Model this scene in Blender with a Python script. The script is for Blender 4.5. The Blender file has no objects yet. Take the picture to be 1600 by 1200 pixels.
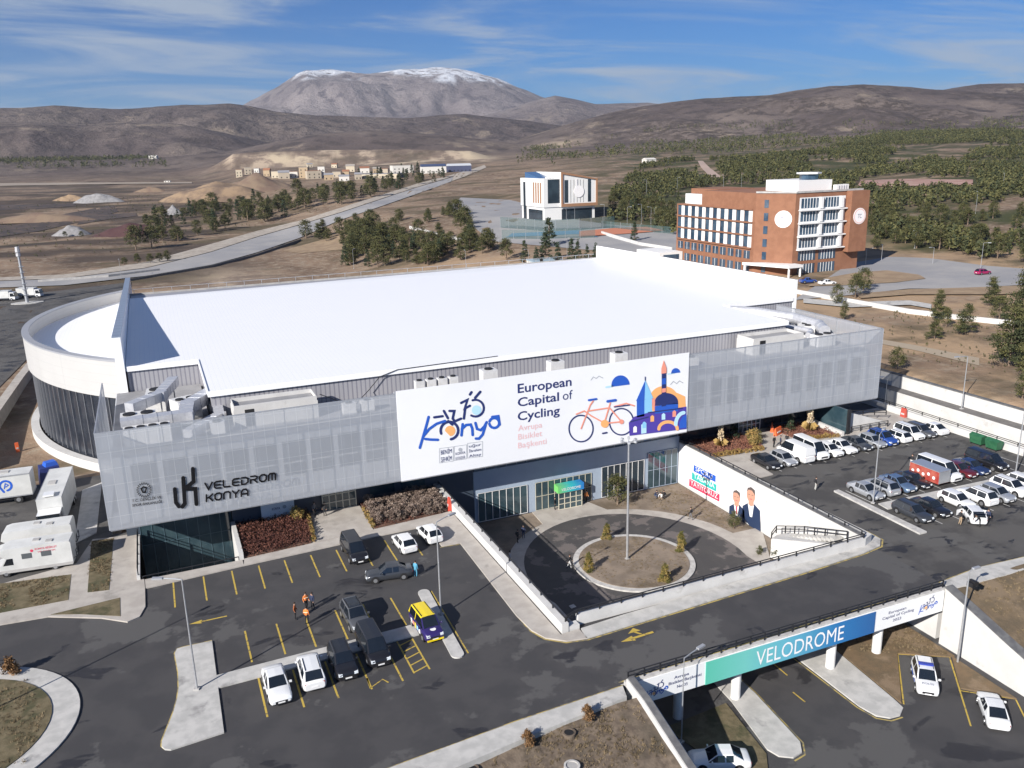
import bpy, bmesh, math, random
import numpy as np
from mathutils import Vector, Matrix
random.seed(7); RNG = np.random.default_rng(11)
C = bpy.context.scene.collection
SC = bpy.context.scene
R_ = math.radians
# ---------------------------------------------------------------- camera solved from the photograph's vanishing lines
FPX = 1319.2; PITCH, ROLL, YAW = 0.26835, 0.02431, 0.39898; CAMH = 40.0
_cy, _sy, _cp, _sp = math.cos(YAW), math.sin(YAW), math.cos(PITCH), math.sin(PITCH)
_f = np.array([_sy*_cp, _cy*_cp, -_sp]); _r = np.array([_cy, -_sy, 0.0]); _d = np.cross(_f, _r)
CR = _r*math.cos(ROLL) + _d*math.sin(ROLL); CD = -_r*math.sin(ROLL) + _d*math.cos(ROLL); CF = _f
CAM = np.array([0.0, 0.0, CAMH])
def ray(px, py): return CR*((px-800)/FPX) + CD*((py-600)/FPX) + CF
def G(px, py, z=0.0):
    d = ray(px, py); t = (z-CAMH)/d[2]; return (float(d[0]*t), float(d[1]*t))
def GY(px, py, Y):
    d = ray(px, py); t = Y/d[1]; return (float(d[0]*t), float(CAMH+d[2]*t))      # X, Z on the vertical plane y = Y
def GX(px, py, X):
    d = ray(px, py); t = X/d[0]; return (float(d[1]*t), float(CAMH+d[2]*t))      # Y, Z on the plane x = X
def GL(lst, z=0.0, off=(0, 0, 1)):
    return [G(off[0]+a*off[2], off[1]+b*off[2], z) for a, b in lst]
cam = bpy.data.cameras.new('camera'); camo = bpy.data.objects.new('camera', cam); C.objects.link(camo)
cam.sensor_width = 36.0; cam.lens = FPX/1600*36; cam.clip_start = 0.5; cam.clip_end = 60000
mx = Matrix(((CR[0], -CD[0], -CF[0], 0), (CR[1], -CD[1], -CF[1], 0), (CR[2], -CD[2], -CF[2], CAMH), (0, 0, 0, 1)))
camo.matrix_world = mx
SC.camera = camo
# ---------------------------------------------------------------- materials
MATS = {}
def _nt(name):
    m = bpy.data.materials.new(name); m.use_nodes = True; nt = m.node_tree
    return m, nt, nt.nodes['Principled BSDF']
def rgb(c): return (c[0], c[1], c[2], 1.0)
def mat(name, col, rough=0.6, col2=None, scale=1.0, bump=0.0, bscale=None, metal=0.0, coat=0.0, spec=0.5, detail=5.0, lo=0.35, hi=0.65, coords='pos', stretch=None, col3=None, scale3=0.1, lo3=.5, hi3=.62, emit=None, stain=None):
    """procedural principled material: two (optionally three) colours mixed by noise, with a bump"""
    if name in MATS: return MATS[name]
    m, nt, b = _nt(name); N, L = nt.nodes, nt.links
    b.inputs['Roughness'].default_value = rough; b.inputs['Metallic'].default_value = metal
    b.inputs['Specular IOR Level'].default_value = spec
    b.inputs['Coat Weight'].default_value = coat; b.inputs['Coat Roughness'].default_value = 0.08
    b.inputs['Base Color'].default_value = rgb(col)
    vec = None
    if col2 is not None or bump or col3 is not None:
        if coords == 'pos': g = N.new('ShaderNodeNewGeometry'); vec = g.outputs['Position']
        else: g = N.new('ShaderNodeTexCoord'); vec = g.outputs['Object']
        if stretch:
            mp = N.new('ShaderNodeMapping'); mp.inputs['Scale'].default_value = stretch
            L.new(vec, mp.inputs['Vector']); vec = mp.outputs['Vector']
    def noise(sc, det=detail, rg=0.6):
        n = N.new('ShaderNodeTexNoise'); n.inputs['Scale'].default_value = sc; n.inputs['Detail'].default_value = det
        n.inputs['Roughness'].default_value = rg; L.new(vec, n.inputs['Vector']); return n
    def ramp(src, a, c):
        r = N.new('ShaderNodeMapRange'); r.interpolation_type = 'SMOOTHSTEP'
        r.inputs['From Min'].default_value = a; r.inputs['From Max'].default_value = c; L.new(src, r.inputs['Value']); return r.outputs['Result']
    def mix(fac, a, c):
        x = N.new('ShaderNodeMix'); x.data_type = 'RGBA'; L.new(fac, x.inputs['Factor'])
        for s, k in ((a, 'A'), (c, 'B')):
            i = x.inputs[6 if k == 'A' else 7]
            if isinstance(s, tuple): i.default_value = rgb(s)
            else: L.new(s, i)
        return x.outputs[2]
    cur = tuple(col)
    if col2 is not None: cur = mix(ramp(noise(scale).outputs['Fac'], lo, hi), cur, tuple(col2))
    if col3 is not None: cur = mix(ramp(noise(scale3, 9, .62).outputs['Fac'], lo3, hi3), cur, tuple(col3))
    if stain:      # dark damp stains and tyre smears, drawn out along one direction
        sc_, ssc, st_, sl, sh, ang = stain
        mp = N.new('ShaderNodeMapping'); mp.inputs['Scale'].default_value = st_; mp.inputs['Rotation'].default_value = (0, 0, ang); L.new(vec, mp.inputs['Vector'])
        q = N.new('ShaderNodeTexNoise'); q.inputs['Scale'].default_value = ssc; q.inputs['Detail'].default_value = 7; q.inputs['Roughness'].default_value = .62; q.inputs['Distortion'].default_value = .6; L.new(mp.outputs['Vector'], q.inputs['Vector'])
        cur = mix(ramp(q.outputs['Fac'], sl, sh), cur, tuple(sc_))
        rr = N.new('ShaderNodeMapRange'); L.new(ramp(q.outputs['Fac'], sl, sh), rr.inputs['Value']); rr.inputs['To Min'].default_value = rough; rr.inputs['To Max'].default_value = .55; L.new(rr.outputs['Result'], b.inputs['Roughness'])
    if not isinstance(cur, tuple): L.new(cur, b.inputs['Base Color'])
    if bump:
        bp = N.new('ShaderNodeBump'); bp.inputs['Strength'].default_value = min(bump, 1); bp.inputs['Distance'].default_value = 0.05
        L.new(noise(bscale or scale*4).outputs['Fac'], bp.inputs['Height']); L.new(bp.outputs['Normal'], b.inputs['Normal'])
    if emit: b.inputs['Emission Color'].default_value = rgb(col); b.inputs['Emission Strength'].default_value = emit
    MATS[name] = m; return m
# ---------------------------------------------------------------- mesh builder
class MB:
    def __init__(s): s.v, s.f, s.m, s.mats = [], [], [], []
    def mi(s, m):
        if m not in s.mats: s.mats.append(m)
        return s.mats.index(m)
    def add(s, vs, fs, m):
        o = len(s.v); k = s.mi(m); s.v += [tuple(map(float, p)) for p in vs]
        for f in fs: s.f.append([i+o for i in f]); s.m.append(k)
        return s
    def box(s, x0, y0, z0, x1, y1, z1, m):
        x0, x1 = sorted((x0, x1)); y0, y1 = sorted((y0, y1)); z0, z1 = sorted((z0, z1))
        vs = [(x0,y0,z0),(x1,y0,z0),(x1,y1,z0),(x0,y1,z0),(x0,y0,z1),(x1,y0,z1),(x1,y1,z1),(x0,y1,z1)]
        return s.add(vs, [[3,2,1,0],[4,5,6,7],[0,1,5,4],[1,2,6,5],[2,3,7,6],[3,0,4,7]], m)
    def rbox(s, cx, cy, z0, z1, lx, ly, ang, m, taper=1.0):
        c, n = math.cos(ang), math.sin(ang); vs = []
        for z, k in ((z0, 1), (z1, taper)):
            for a, b in ((-1,-1),(1,-1),(1,1),(-1,1)):
                x, y = a*lx/2*k, b*ly/2*k; vs.append((cx+x*c-y*n, cy+x*n+y*c, z))
        return s.add(vs, [[3,2,1,0],[4,5,6,7],[0,1,5,4],[1,2,6,5],[2,3,7,6],[3,0,4,7]], m)
    def prism(s, poly, z0, z1, m, ms=None, bottom=True):
        a = sum(poly[i][0]*poly[(i+1)%len(poly)][1]-poly[(i+1)%len(poly)][0]*poly[i][1] for i in range(len(poly)))
        if a < 0: poly = poly[::-1]
        n = len(poly); zz = z1 if hasattr(z1, '__call__') else (lambda x, y: z1)
        vs = [(x, y, z0) for x, y in poly] + [(x, y, zz(x, y)) for x, y in poly]
        s.add(vs, [list(range(n, 2*n))] + ([list(range(n))[::-1]] if bottom else []), m)
        return s.add(vs, [[i, (i+1) % n, n+(i+1) % n, n+i] for i in range(n)], ms or m)
    def sheet(s, poly, z, m):
        a = sum(poly[i][0]*poly[(i+1)%len(poly)][1]-poly[(i+1)%len(poly)][0]*poly[i][1] for i in range(len(poly)))
        if a < 0: poly = poly[::-1]
        return s.add([(x, y, z) for x, y in poly], [list(range(len(poly)))], m)
    def cyl(s, p0, p1, r0, r1, m, n=10, caps=True):
        p0, p1 = Vector(p0), Vector(p1); ax = (p1-p0).normalized()
        u = ax.orthogonal().normalized(); w = ax.cross(u); vs = []
        for p, r in ((p0, r0), (p1, r1)):
            for i in range(n): a = 2*math.pi*i/n; vs.append(p+(u*math.cos(a)+w*math.sin(a))*r)
        fs = [[i, (i+1) % n, n+(i+1) % n, n+i] for i in range(n)]
        if caps: fs += [list(range(n))[::-1], list(range(n, 2*n))]
        return s.add(vs, fs, m)
    def tube(s, pts, r, m, n=8):
        for a, b in zip(pts[:-1], pts[1:]): s.cyl(a, b, r, r, m, n)
        return s
    def ball(s, c, r, m, nu=10, nv=6, sz=(1,1,1)):
        vs = [(c[0], c[1], c[2]-r*sz[2])]
        for j in range(1, nv):
            t = math.pi*j/nv
            for i in range(nu):
                a = 2*math.pi*i/nu; vs.append((c[0]+r*sz[0]*math.sin(t)*math.cos(a), c[1]+r*sz[1]*math.sin(t)*math.sin(a), c[2]-r*sz[2]*math.cos(t)))
        vs.append((c[0], c[1], c[2]+r*sz[2])); T = len(vs)-1; fs = []
        for i in range(nu):
            fs.append([0, 1+(i+1) % nu, 1+i]); fs.append([T, T-nu+i, T-nu+(i+1) % nu])
            for j in range(nv-2): b = 1+j*nu; fs.append([b+i, b+(i+1) % nu, b+nu+(i+1) % nu, b+nu+i])
        return s.add(vs, fs, m)
    def strip(s, line, w, z, m, closed=False):
        """flat painted line of width w along a ground polyline"""
        P = [Vector((x, y)) for x, y in line]; n = len(P); vs = []
        for i in range(n):
            a = P[i-1] if (i > 0 or closed) else P[i]; b = P[(i+1) % n] if (i < n-1 or closed) else P[i]
            d = (b-a).normalized(); q = Vector((-d.y, d.x))*w/2
            vs += [(P[i].x+q.x, P[i].y+q.y, z), (P[i].x-q.x, P[i].y-q.y, z)]
        k = n if closed else n-1
        return s.add(vs, [[2*i+1, 2*((i+1) % n)+1, 2*((i+1) % n), 2*i] for i in range(k)], m)
    def wallline(s, line, w, z0, z1, m, closed=False, mtop=None):
        """upright wall of thickness w along a polyline; z1 may be a list"""
        P = [Vector((x, y)) for x, y in line]; n = len(P); lo = []; hi = []
        z1 = z1 if isinstance(z1, (list, tuple)) else [z1]*n; z0 = z0 if isinstance(z0, (list, tuple)) else [z0]*n
        for i in range(n):
            a = P[i-1] if (i > 0 or closed) else P[i]; b = P[(i+1) % n] if (i < n-1 or closed) else P[i]
            d = (b-a).normalized(); q = Vector((-d.y, d.x))*w/2
            for sg in (1, -1):
                lo.append((P[i].x+sg*q.x, P[i].y+sg*q.y, z0[i])); hi.append((P[i].x+sg*q.x, P[i].y+sg*q.y, z1[i]))
        N2 = 2*n; vs = lo+hi; k = n if closed else n-1; fs = []; ft = []
        for i in range(k):
            a, b = 2*i, 2*((i+1) % n)
            fs += [[b, a, N2+a, N2+b], [a+1, b+1, N2+b+1, N2+a+1], [a, b, b+1, a+1]]; ft += [[N2+a, N2+a+1, N2+b+1, N2+b]]
        if not closed: fs += [[0, 1, N2+1, N2], [N2-1, N2-2, 2*N2-2, 2*N2-1]]
        s.add(vs, fs, m); return s.add(vs, ft, mtop or m)
    def build(s, name, parent=None, smooth=None, world=True, kind=None):
        me = bpy.data.meshes.new(name)
        off = Vector((0, 0, 0)); q = parent if world else None
        while q is not None: off = off+q.location; q = q.parent
        me.from_pydata([(x-off.x, y-off.y, z-off.z) for x, y, z in s.v], [], s.f)
        for m in s.mats: me.materials.append(m)
        me.polygons.foreach_set('material_index', s.m); me.validate(); me.update()
        if smooth:
            me.polygons.foreach_set('use_smooth', [True]*len(me.polygons)); me.set_sharp_from_angle(angle=R_(smooth))
        o = bpy.data.objects.new(name, me); C.objects.link(o)
        if parent is not None: o.parent = parent
        if kind: o['kind'] = kind
        return o
def thing(name, label, cat, loc=(0, 0, 0), rotz=0.0, group=None):
    o = bpy.data.objects.new(name, None); C.objects.link(o); o.empty_display_size = 0.2
    o.location = loc; o.rotation_euler = (0, 0, rotz); o['label'] = label; o['category'] = cat
    if group: o['group'] = group
    return o
def tag(o, label, cat, group=None):
    o['label'] = label; o['category'] = cat
    if group: o['group'] = group
    return o
def struct(o): o['kind'] = 'structure'; return o
def copy_tree(o, parent=None):
    c = o.copy(); C.objects.link(c)
    if parent is not None: c.parent = parent
    for ch in [k for k in CHILD.get(o.name, o.children)]: copy_tree(ch, c)
    return c
CHILD = {}
def place_copy(proto, loc, rotz, label, group=None, scale=None):
    c = copy_tree(proto); c.location = loc; c.rotation_euler = (0, 0, rotz); c['label'] = label
    if group: c['group'] = group
    if scale: c.scale = scale
    return c
# value noise on numpy arrays
_perm = RNG.random((256, 256))
def vnoise(x, y):
    xi = np.floor(x).astype(int); yi = np.floor(y).astype(int); fx = x-xi; fy = y-yi
    fx = fx*fx*(3-2*fx); fy = fy*fy*(3-2*fy); P = lambda a, b: _perm[a & 255, b & 255]
    return (P(xi, yi)*(1-fx)+P(xi+1, yi)*fx)*(1-fy)+(P(xi, yi+1)*(1-fx)+P(xi+1, yi+1)*fx)*fy
def fbm(x, y, o=5, g=0.5):
    s = np.zeros_like(np.asarray(x, float)); a = 1.0; t = 0
    for k in range(o): s = s+a*vnoise(np.asarray(x)*2**k+17.3*k, np.asarray(y)*2**k+9.1*k); t += a; a *= g
    return s/t
def sstep(a, b, x): t = np.clip((np.asarray(x, float)-a)/(b-a), 0, 1); return t*t*(3-2*t)
# ---------------------------------------------------------------- common materials
M_ASPH = mat('asphalt', (.056,.054,.056), .85, (.044,.043,.046), .30, .5, 30, col3=(.082,.080,.080), scale3=.09, lo3=.55, hi3=.575, lo=.40, hi=.60, stain=((.026,.025,.028), .16, (1, 1.7, 1), .605, .64, .3))
M_ASPH2 = mat('asphalt_worn', (.084,.080,.077), .9, (.052,.050,.050), .16, .5, 30, col3=(.092,.089,.086), scale3=.13, lo3=.55, hi3=.58, lo=.45, hi=.60, stain=((.026,.025,.027), .24, (1, 2.2, 1), .575, .61, -.5))
M_ASPHD = mat('asphalt_ring', (.056,.053,.054), .8, (.066,.062,.061), .5, .4, 30, col3=(.135,.118,.112), scale3=.28, lo3=.51, hi3=.56, stretch=(1,1,1))
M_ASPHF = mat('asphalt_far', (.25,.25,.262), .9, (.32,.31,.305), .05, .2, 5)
M_PAVE = mat('concrete_paving', (.40,.395,.38), .85, (.50,.49,.47), .9, .3, 12, col3=(.25,.245,.24), scale3=.35, lo3=.55, hi3=.7)
M_PAVE2 = mat('plaza_paving', (.36,.33,.30), .85, (.43,.40,.365), .7, .3, 12, col3=(.29,.27,.245), scale3=.3, lo3=.58, hi3=.7)
M_KERB = mat('kerb_stone', (.50,.49,.47), .85, (.38,.37,.36), 1.5, .2)
M_YEL = mat('yellow_road_paint', (.46,.33,.06), .85, (.15,.12,.07), 2.6, 0, lo=.54, hi=.66)
M_YELK = mat('yellow_kerb_paint', (.40,.31,.10), .85, (.17,.15,.10), 1.3, 0, lo=.44, hi=.6)
M_WHP = mat('white_road_paint', (.6,.6,.58), .8, (.4,.4,.4), 2.0)
M_WALL = mat('white_render', (.57,.565,.555), .8, (.51,.505,.495), .5, .1, 6, col3=(.44,.43,.415), scale3=.55, lo3=.60, hi3=.72)
M_WALLG = mat('grey_concrete', (.42,.41,.40), .85, (.33,.325,.32), .7, .3, 8)
M_COPE = mat('dark_coping', (.10,.10,.105), .7, (.15,.15,.15), 1.5)
M_RAIL = mat('black_steel', (.025,.026,.03), .45, metal=.3)
M_STEEL = mat('galvanised_steel', (.52,.53,.55), .42, (.45,.46,.48), 3.0, metal=.6)
M_EARTH = mat('dry_earth', (.095,.072,.054), .95, (.165,.128,.095), 1.6, .9, 6, col3=(.075,.062,.045), scale3=.22, lo3=.5, hi3=.68)
M_SOIL = mat('courtyard_soil', (.17,.135,.105), .95, (.245,.195,.15), .5, .8, 7, col3=(.13,.10,.07), scale3=.18, lo3=.5, hi3=.66)
M_GRASS = mat('winter_grass', (.105,.085,.045), .95, (.16,.13,.075), 1.2, .9, 9, col3=(.065,.062,.028), scale3=.5, lo3=.48, hi3=.62)
# ================================================================ terrain, hills, sky, light
def prof(xs, pts):
    a = np.array(pts, float); return np.interp(xs, a[:, 0], a[:, 1])
# elevation tangent of image point (px,py): (z-40)/horizontal distance
def az_of(px, py=237): d = ray(px, py); return math.atan2(d[0], d[1])
_pxs = np.linspace(-900, 2500, 700)
_azs = np.array([az_of(p, 237-.0243*(p-800)) for p in _pxs])
def px_of_az(a): return np.interp(a, _azs, _pxs)
def tan_of(px, py):
    d = CR[None, :]*((px[..., None]-800)/FPX)+CD[None, :]*((py[..., None]-600)/FPX)+CF[None, :]
    return d[..., 2]/np.hypot(d[..., 0], d[..., 1])
RIDGES = [  # crest distance, front width, back width, noise amplitude, skyline in photo pixels
 (1500, 240, 420, .04, [(-900,300),(300,275),(335,258),(365,241),(420,237),(520,235),(640,234),(735,236),(775,247),(840,262),(2500,300)]),
 (2050, 500, 700, .10, [(-900,262),(200,250),(350,238),(430,222),(500,210),(580,203),(640,207),(700,212),(760,218),(830,228),(900,240),(2500,290)]),
 (2600, 1250, 900, .14, [(-900,290),(700,245),(780,228),(830,212),(900,191),(950,178),(1000,168),(1050,161),(1100,155),(1160,152),(1200,150),(1250,142),(1290,136),(1340,134),(1400,137),(1450,141),(1520,146),(1600,150),(1800,165),(2500,200)]),
 (3600, 900, 900, .12, [(-900,260),(900,240),(1300,170),(1420,148),(1480,138),(1520,133),(1600,131),(1750,128),(2000,140),(2500,160)]),
 (2900, 900, 800, .2, [(-900,190),(-300,185),(-60,193),(60,190),(140,197),(210,190),(290,194),(340,205),(420,222),(520,240),(2500,300)]),
 (3900, 900, 1000, .18, [(-900,185),(-300,176),(-60,169),(0,169),(60,167),(100,165),(150,170),(200,172),(250,168),(300,163),(330,164),(370,162),(400,166),(440,174),(500,181),(560,182),(640,184),(690,180),(730,178),(780,184),(830,190),(900,200),(1200,240),(2500,300)]),
 (6800, 1600, 1500, .10, [(-900,300),(600,215),(720,190),(800,170),(835,158),(868,150),(900,156),(930,163),(970,162),(1010,161),(1050,166),(1150,180),(2500,300)]),
 (9600, 3600, 3000, .24, [(-900,300),(200,215),(300,195),(385,167),(410,154),(440,138),(470,121),(490,113),(520,114),(560,116),(600,113),(640,109),(680,106),(720,108),(745,112),(780,124),(820,142),(850,154),(900,166),(1000,185),(2500,300)]),
]
def near_z(X, Y):
    X = np.asarray(X, float); Y = np.asarray(Y, float)
    z = np.full(X.shape, -5.62)
    left = 1-sstep(-10.5, -8.5, X)
    z = z+left*5.45*(1-sstep(117.5, 137, Y))
    right = sstep(109.3, 111.0, X)*(1-sstep(150, 230, Y)) + sstep(60, 135, X)*sstep(150, 230, Y)
    z = z+right*(8.95+.012*np.clip(X-111, 0, 400))
    # the site itself is carried by its own slabs: keep the ground beneath them
    return z
def terrain_z(X, Y, detail=True):
    X = np.asarray(X, float); Y = np.asarray(Y, float)
    r = np.hypot(X, Y)+1e-6; a = np.arctan2(X, Y); px = px_of_az(a)
    rf = sstep(600, 1500, px)
    base = near_z(X, Y) + (.020+.016*rf)*np.clip(r-270, 0, 1e9)*sstep(240, 420, r)
    base = np.minimum(base, 46+20*rf) + (fbm(X/90+5, Y/90, 4)-.5)*7*sstep(230, 600, r) + (fbm(X/22+5, Y/22, 3)-.5)*1.3*sstep(200, 320, r)*(r < 2500)
    z = base
    for rk, wf, wb, na, pts in RIDGES:
        t = tan_of(px, prof(px, pts)); zc = CAMH+rk*t
        w = np.where(r < rk, wf, wb); u = np.clip(np.abs(r-rk)/w, 0, 1)
        sh = (.5+.5*np.cos(np.pi*u))
        if rk == 1500: sh = np.where(r < rk, sstep(.1, .62, 1-u), sh)
        amp = np.clip(zc-10, 0, 1e9)
        g = fbm(X/(rk*.05), Y/(rk*.05), 5, .55)-.5
        gul = np.abs(fbm(X/(rk*.085)+31, Y/(rk*.13)+7, 4, .55)-.5)*2
        zz = (amp*sh)*(1+na*1.4*g*(1-sh*.75)) - amp*na*1.9*(.35-gul)*np.clip(sh*(1-sh)*3.2, 0, 1)+10
        z = np.where(u < 1, np.maximum(z, zz), z)
    return z
def at(px, py, zofs=0.0):
    """where the view ray of a photo pixel meets the terrain"""
    d = ray(px, py); h = math.hypot(d[0], d[1])
    rs = np.concatenate([np.arange(60, 700, 1.5), np.arange(700, 4000, 12), np.arange(4000, 12000, 60)])
    X = d[0]/h*rs; Y = d[1]/h*rs; zr = CAMH+d[2]/h*rs; zt = terrain_z(X, Y)
    k = np.nonzero(zr <= zt)[0]
    if len(k) == 0: return None
    i = k[0]
    if i == 0: return (float(X[0]), float(Y[0]), float(zt[0])+zofs)
    t = (zr[i-1]-zt[i-1])/((zr[i-1]-zt[i-1])-(zr[i]-zt[i])+1e-9)
    x = X[i-1]+(X[i]-X[i-1])*t; y = Y[i-1]+(Y[i]-Y[i-1])*t
    return (float(x), float(y), float(terrain_z(np.array([x]), np.array([y]))[0])+zofs)
def build_terrain():
    az = np.linspace(az_of(-420), az_of(2050), 620)
    rr = [48.0]
    while rr[-1] < 14000: rr.append(rr[-1]+max(.9, min(rr[-1]*.0125, 70)))
    rr = np.array(rr); A, Rr = np.meshgrid(az, rr); X = np.sin(A)*Rr; Y = np.cos(A)*Rr
    Z = terrain_z(X, Y); px = px_of_az(A)
    n, m = A.shape; V = np.stack([X, Y, Z], -1).reshape(-1, 3)
    i = np.arange((n-1)*m).reshape(n-1, m)[:, :-1].ravel()
    F = np.stack([i, i+1, i+m+1, i+m], -1)
    me = bpy.data.meshes.new('terrain'); me.vertices.add(len(V)); me.vertices.foreach_set('co', V.ravel())
    me.loops.add(F.size); me.loops.foreach_set('vertex_index', F.ravel()); me.polygons.add(len(F))
    me.polygons.foreach_set('loop_start', np.arange(0, F.size, 4)); me.polygons.foreach_set('loop_total', np.full(len(F), 4))
    me.update(); me.validate(); me.polygons.foreach_set('use_smooth', [True]*len(me.polygons))
    tn = (Z-CAMH)/Rr; py = 237-.0243*(px-800)-tn*FPX*1.02
    # ground cover masks (what grows or lies where)
    quarry = .92*sstep(1180, 1300, Rr)*(1-sstep(1480, 1560, Rr))*sstep(330, 365, px)*(1-sstep(740, 800, px))*(.05+1.0*sstep(.42, .56, fbm(X/45, Y/45, 4, .6)))
    quarry = np.maximum(quarry, .9*np.exp(-((px-345)/70)**2-((Rr-330)/40)**2))
    quarry = np.maximum(quarry, .8*np.exp(-((px-860)/45)**2-((Rr-1950)/110)**2))
    snow = sstep(770, 850, Z+(fbm(X/260, Y/260, 5)-.5)*330+sstep(590, 690, px)*70)*(Rr > 8000)
    scrub = sstep(1300, 1800, Rr)*(1-sstep(5200, 6500, Rr))*sstep(.40, .56, fbm(X/110+3, Y/110+1, 5, .62))
    scrub = scrub*(.35+.65*sstep(800, 1100, px))
    green = sstep(850, 1000, px)*sstep(240, 330, Rr)*(1-sstep(1150, 1500, Rr))
    dark = (1-sstep(300, 420, px))*sstep(230, 300, Rr)*(1-sstep(1000, 1500, Rr))*sstep(.38, .54, fbm(X/60+8, Y/24, 4))
    tan_ = np.maximum(sstep(106, 116, X)*(1-sstep(280, 360, Rr))*(1-sstep(480, 700, 0*Rr)), sstep(-20, 5, X)*sstep(188, 196, Y)*(1-sstep(300, 345, Rr))*(1-sstep(120, 150, X)))
    for nm, a in (('quarry', quarry), ('snow', snow), ('scrub', scrub), ('green', green), ('dark', dark), ('tan', tan_), ('dist', np.clip(Rr/9000, 0, 1))):
        at_ = me.attributes.new(nm, 'FLOAT', 'POINT'); at_.data.foreach_set('value', np.clip(a, 0, 1).ravel().astype(np.float32))
    mt, nt, b = _nt('terrain_ground'); N, L = nt.nodes, nt.links
    geo = N.new('ShaderNodeNewGeometry').outputs['Position']
    def noise(sc, det=6, st=(1, 1, 1), rg=.6):
        mp = N.new('ShaderNodeMapping'); mp.inputs['Scale'].default_value = st; L.new(geo, mp.inputs['Vector'])
        q = N.new('ShaderNodeTexNoise'); q.inputs['Scale'].default_value = sc; q.inputs['Detail'].default_value = det; q.inputs['Roughness'].default_value = rg
        L.new(mp.outputs['Vector'], q.inputs['Vector']); return q.outputs['Fac']
    def mr(s, a0, a1, b0=0., b1=1.):
        r = N.new('ShaderNodeMapRange'); r.interpolation_type = 'SMOOTHSTEP'; L.new(s, r.inputs['Value'])
        for k, v in (('From Min', a0), ('From Max', a1), ('To Min', b0), ('To Max', b1)): r.inputs[k].default_value = v
        return r.outputs['Result']
    def mix(f, a, c):
        x = N.new('ShaderNodeMix'); x.data_type = 'RGBA'
        if isinstance(f, float): x.inputs['Factor'].default_value = f
        else: L.new(f, x.inputs['Factor'])
        for s, i in ((a, 6), (c, 7)):
            if isinstance(s, tuple): x.inputs[i].default_value = rgb(s)
            else: L.new(s, x.inputs[i])
        return x.outputs[2]
    def attr(nm): q = N.new('ShaderNodeAttribute'); q.attribute_name = nm; return q.outputs['Fac']
    def mul(a, c):
        q = N.new('ShaderNodeMath'); q.operation = 'MULTIPLY'; L.new(a, q.inputs[0])
        if isinstance(c, float): q.inputs[1].default_value = c
        else: L.new(c, q.inputs[1])
        return q.outputs[0]
    near = mix(mr(noise(.045), .38, .62), (.255,.182,.128), (.150,.104,.074))
    near = mix(mr(noise(.35), .45, .7), near, (.30,.245,.185))
    near = mix(mr(noise(.012, 5, (1, 2.2, 1)), .5, .62), near, (.105,.085,.055))
    near = mix(mul(attr('green'), mr(noise(.03), .40, .58)), near, (.055,.060,.028))
    near = mix(mul(attr('dark'), .85), near, (.058,.046,.040))
    near = mix(mul(attr('tan'), mr(noise(.07, 6), .36, .60)), near, (.36,.255,.165))
    far = mix(mr(noise(.0035), .4, .62), (.098,.078,.074), (.150,.122,.108))
    far = mix(mr(noise(.02, 6), .50, .62), far, (.066,.054,.052))
    far = mix(mr(noise(.006, 7, (1, 1, 1), .7), .56, .64), far, (.215,.175,.14))
    col = mix(mr(attr('dist'), .08, .22), near, far)
    col = mix(mul(attr('scrub'), mr(noise(.055, 5, (1, 1, 1), .75), .44, .54)), col, (.060,.048,.042))
    q = mix(mr(noise(.03, 7, (1, 1, .6), .7), .44, .56), (.42,.335,.25), (.20,.155,.125)); q = mix(mr(noise(.011, 5), .52, .60), q, (.47,.385,.275))
    col = mix(attr('quarry'), col, q)
    mtn = mix(mr(noise(.0016), .38, .62), (.150,.128,.130), (.225,.195,.19))
    mtn = mix(mr(noise(.006, 8, (1, 1, .35), .68), .52, .62), mtn, (.095,.08,.085))
    col = mix(mr(attr('dist'), .62, .8), col, mtn)
    sn = mul(attr('snow'), mr(noise(.007, 8, (1, 1, .5), .72), .40, .50)); col = mix(sn, col, (.62,.65,.70))
    L.new(col, b.inputs['Base Color']); b.inputs['Roughness'].default_value = .95; b.inputs['Specular IOR Level'].default_value = .15
    bp = N.new('ShaderNodeBump'); bp.inputs['Strength'].default_value = .6; bp.inputs['Distance'].default_value = .4
    L.new(noise(.8, 6), bp.inputs['Height'])
    b2 = N.new('ShaderNodeBump'); b2.inputs['Strength'].default_value = .8; L.new(noise(.009, 9, (1, 1, 1), .66), b2.inputs['Height'])
    q2 = N.new('ShaderNodeMath'); q2.operation = 'MULTIPLY'; L.new(mr(attr('dist'), .10, .5), q2.inputs[0]); q2.inputs[1].default_value = 75.0; L.new(q2.outputs[0], b2.inputs['Distance'])
    L.new(bp.outputs['Normal'], b2.inputs['Normal']); L.new(b2.outputs['Normal'], b.inputs['Normal'])
    me.materials.append(mt)
    o = bpy.data.objects.new('terrain', me); C.objects.link(o); struct(o)
build_terrain()
# ---------------------------------------------------------------- light
SUN_EL, SUN_AZ = R_(28.0), math.atan2(.5, .866)       # shadows run toward +x, +y
sd = Vector((math.cos(SUN_EL)*math.cos(SUN_AZ), math.cos(SUN_EL)*math.sin(SUN_AZ), -math.sin(SUN_EL)))   # direction light travels
sl = bpy.data.lights.new('sun', 'SUN'); sl.energy = 5.0; sl.angle = R_(.5); sl.color = (1.0, .945, .87)
so = bpy.data.objects.new('sun', sl); C.objects.link(so); so.rotation_euler = sd.to_track_quat('-Z', 'Y').to_euler()
w = bpy.data.worlds.new('World'); SC.world = w; w.use_nodes = True; nt = w.node_tree; N, L = nt.nodes, nt.links
bg = N['Background']; sky = N.new('ShaderNodeTexSky'); sky.sky_type = 'NISHITA'; sky.sun_disc = False
sky.sun_elevation = SUN_EL; sky.sun_rotation = math.atan2(-sd.x, -sd.y); sky.altitude = 1000; sky.air_density = 1.0; sky.dust_density = .15; sky.ozone_density = 4.0
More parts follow.
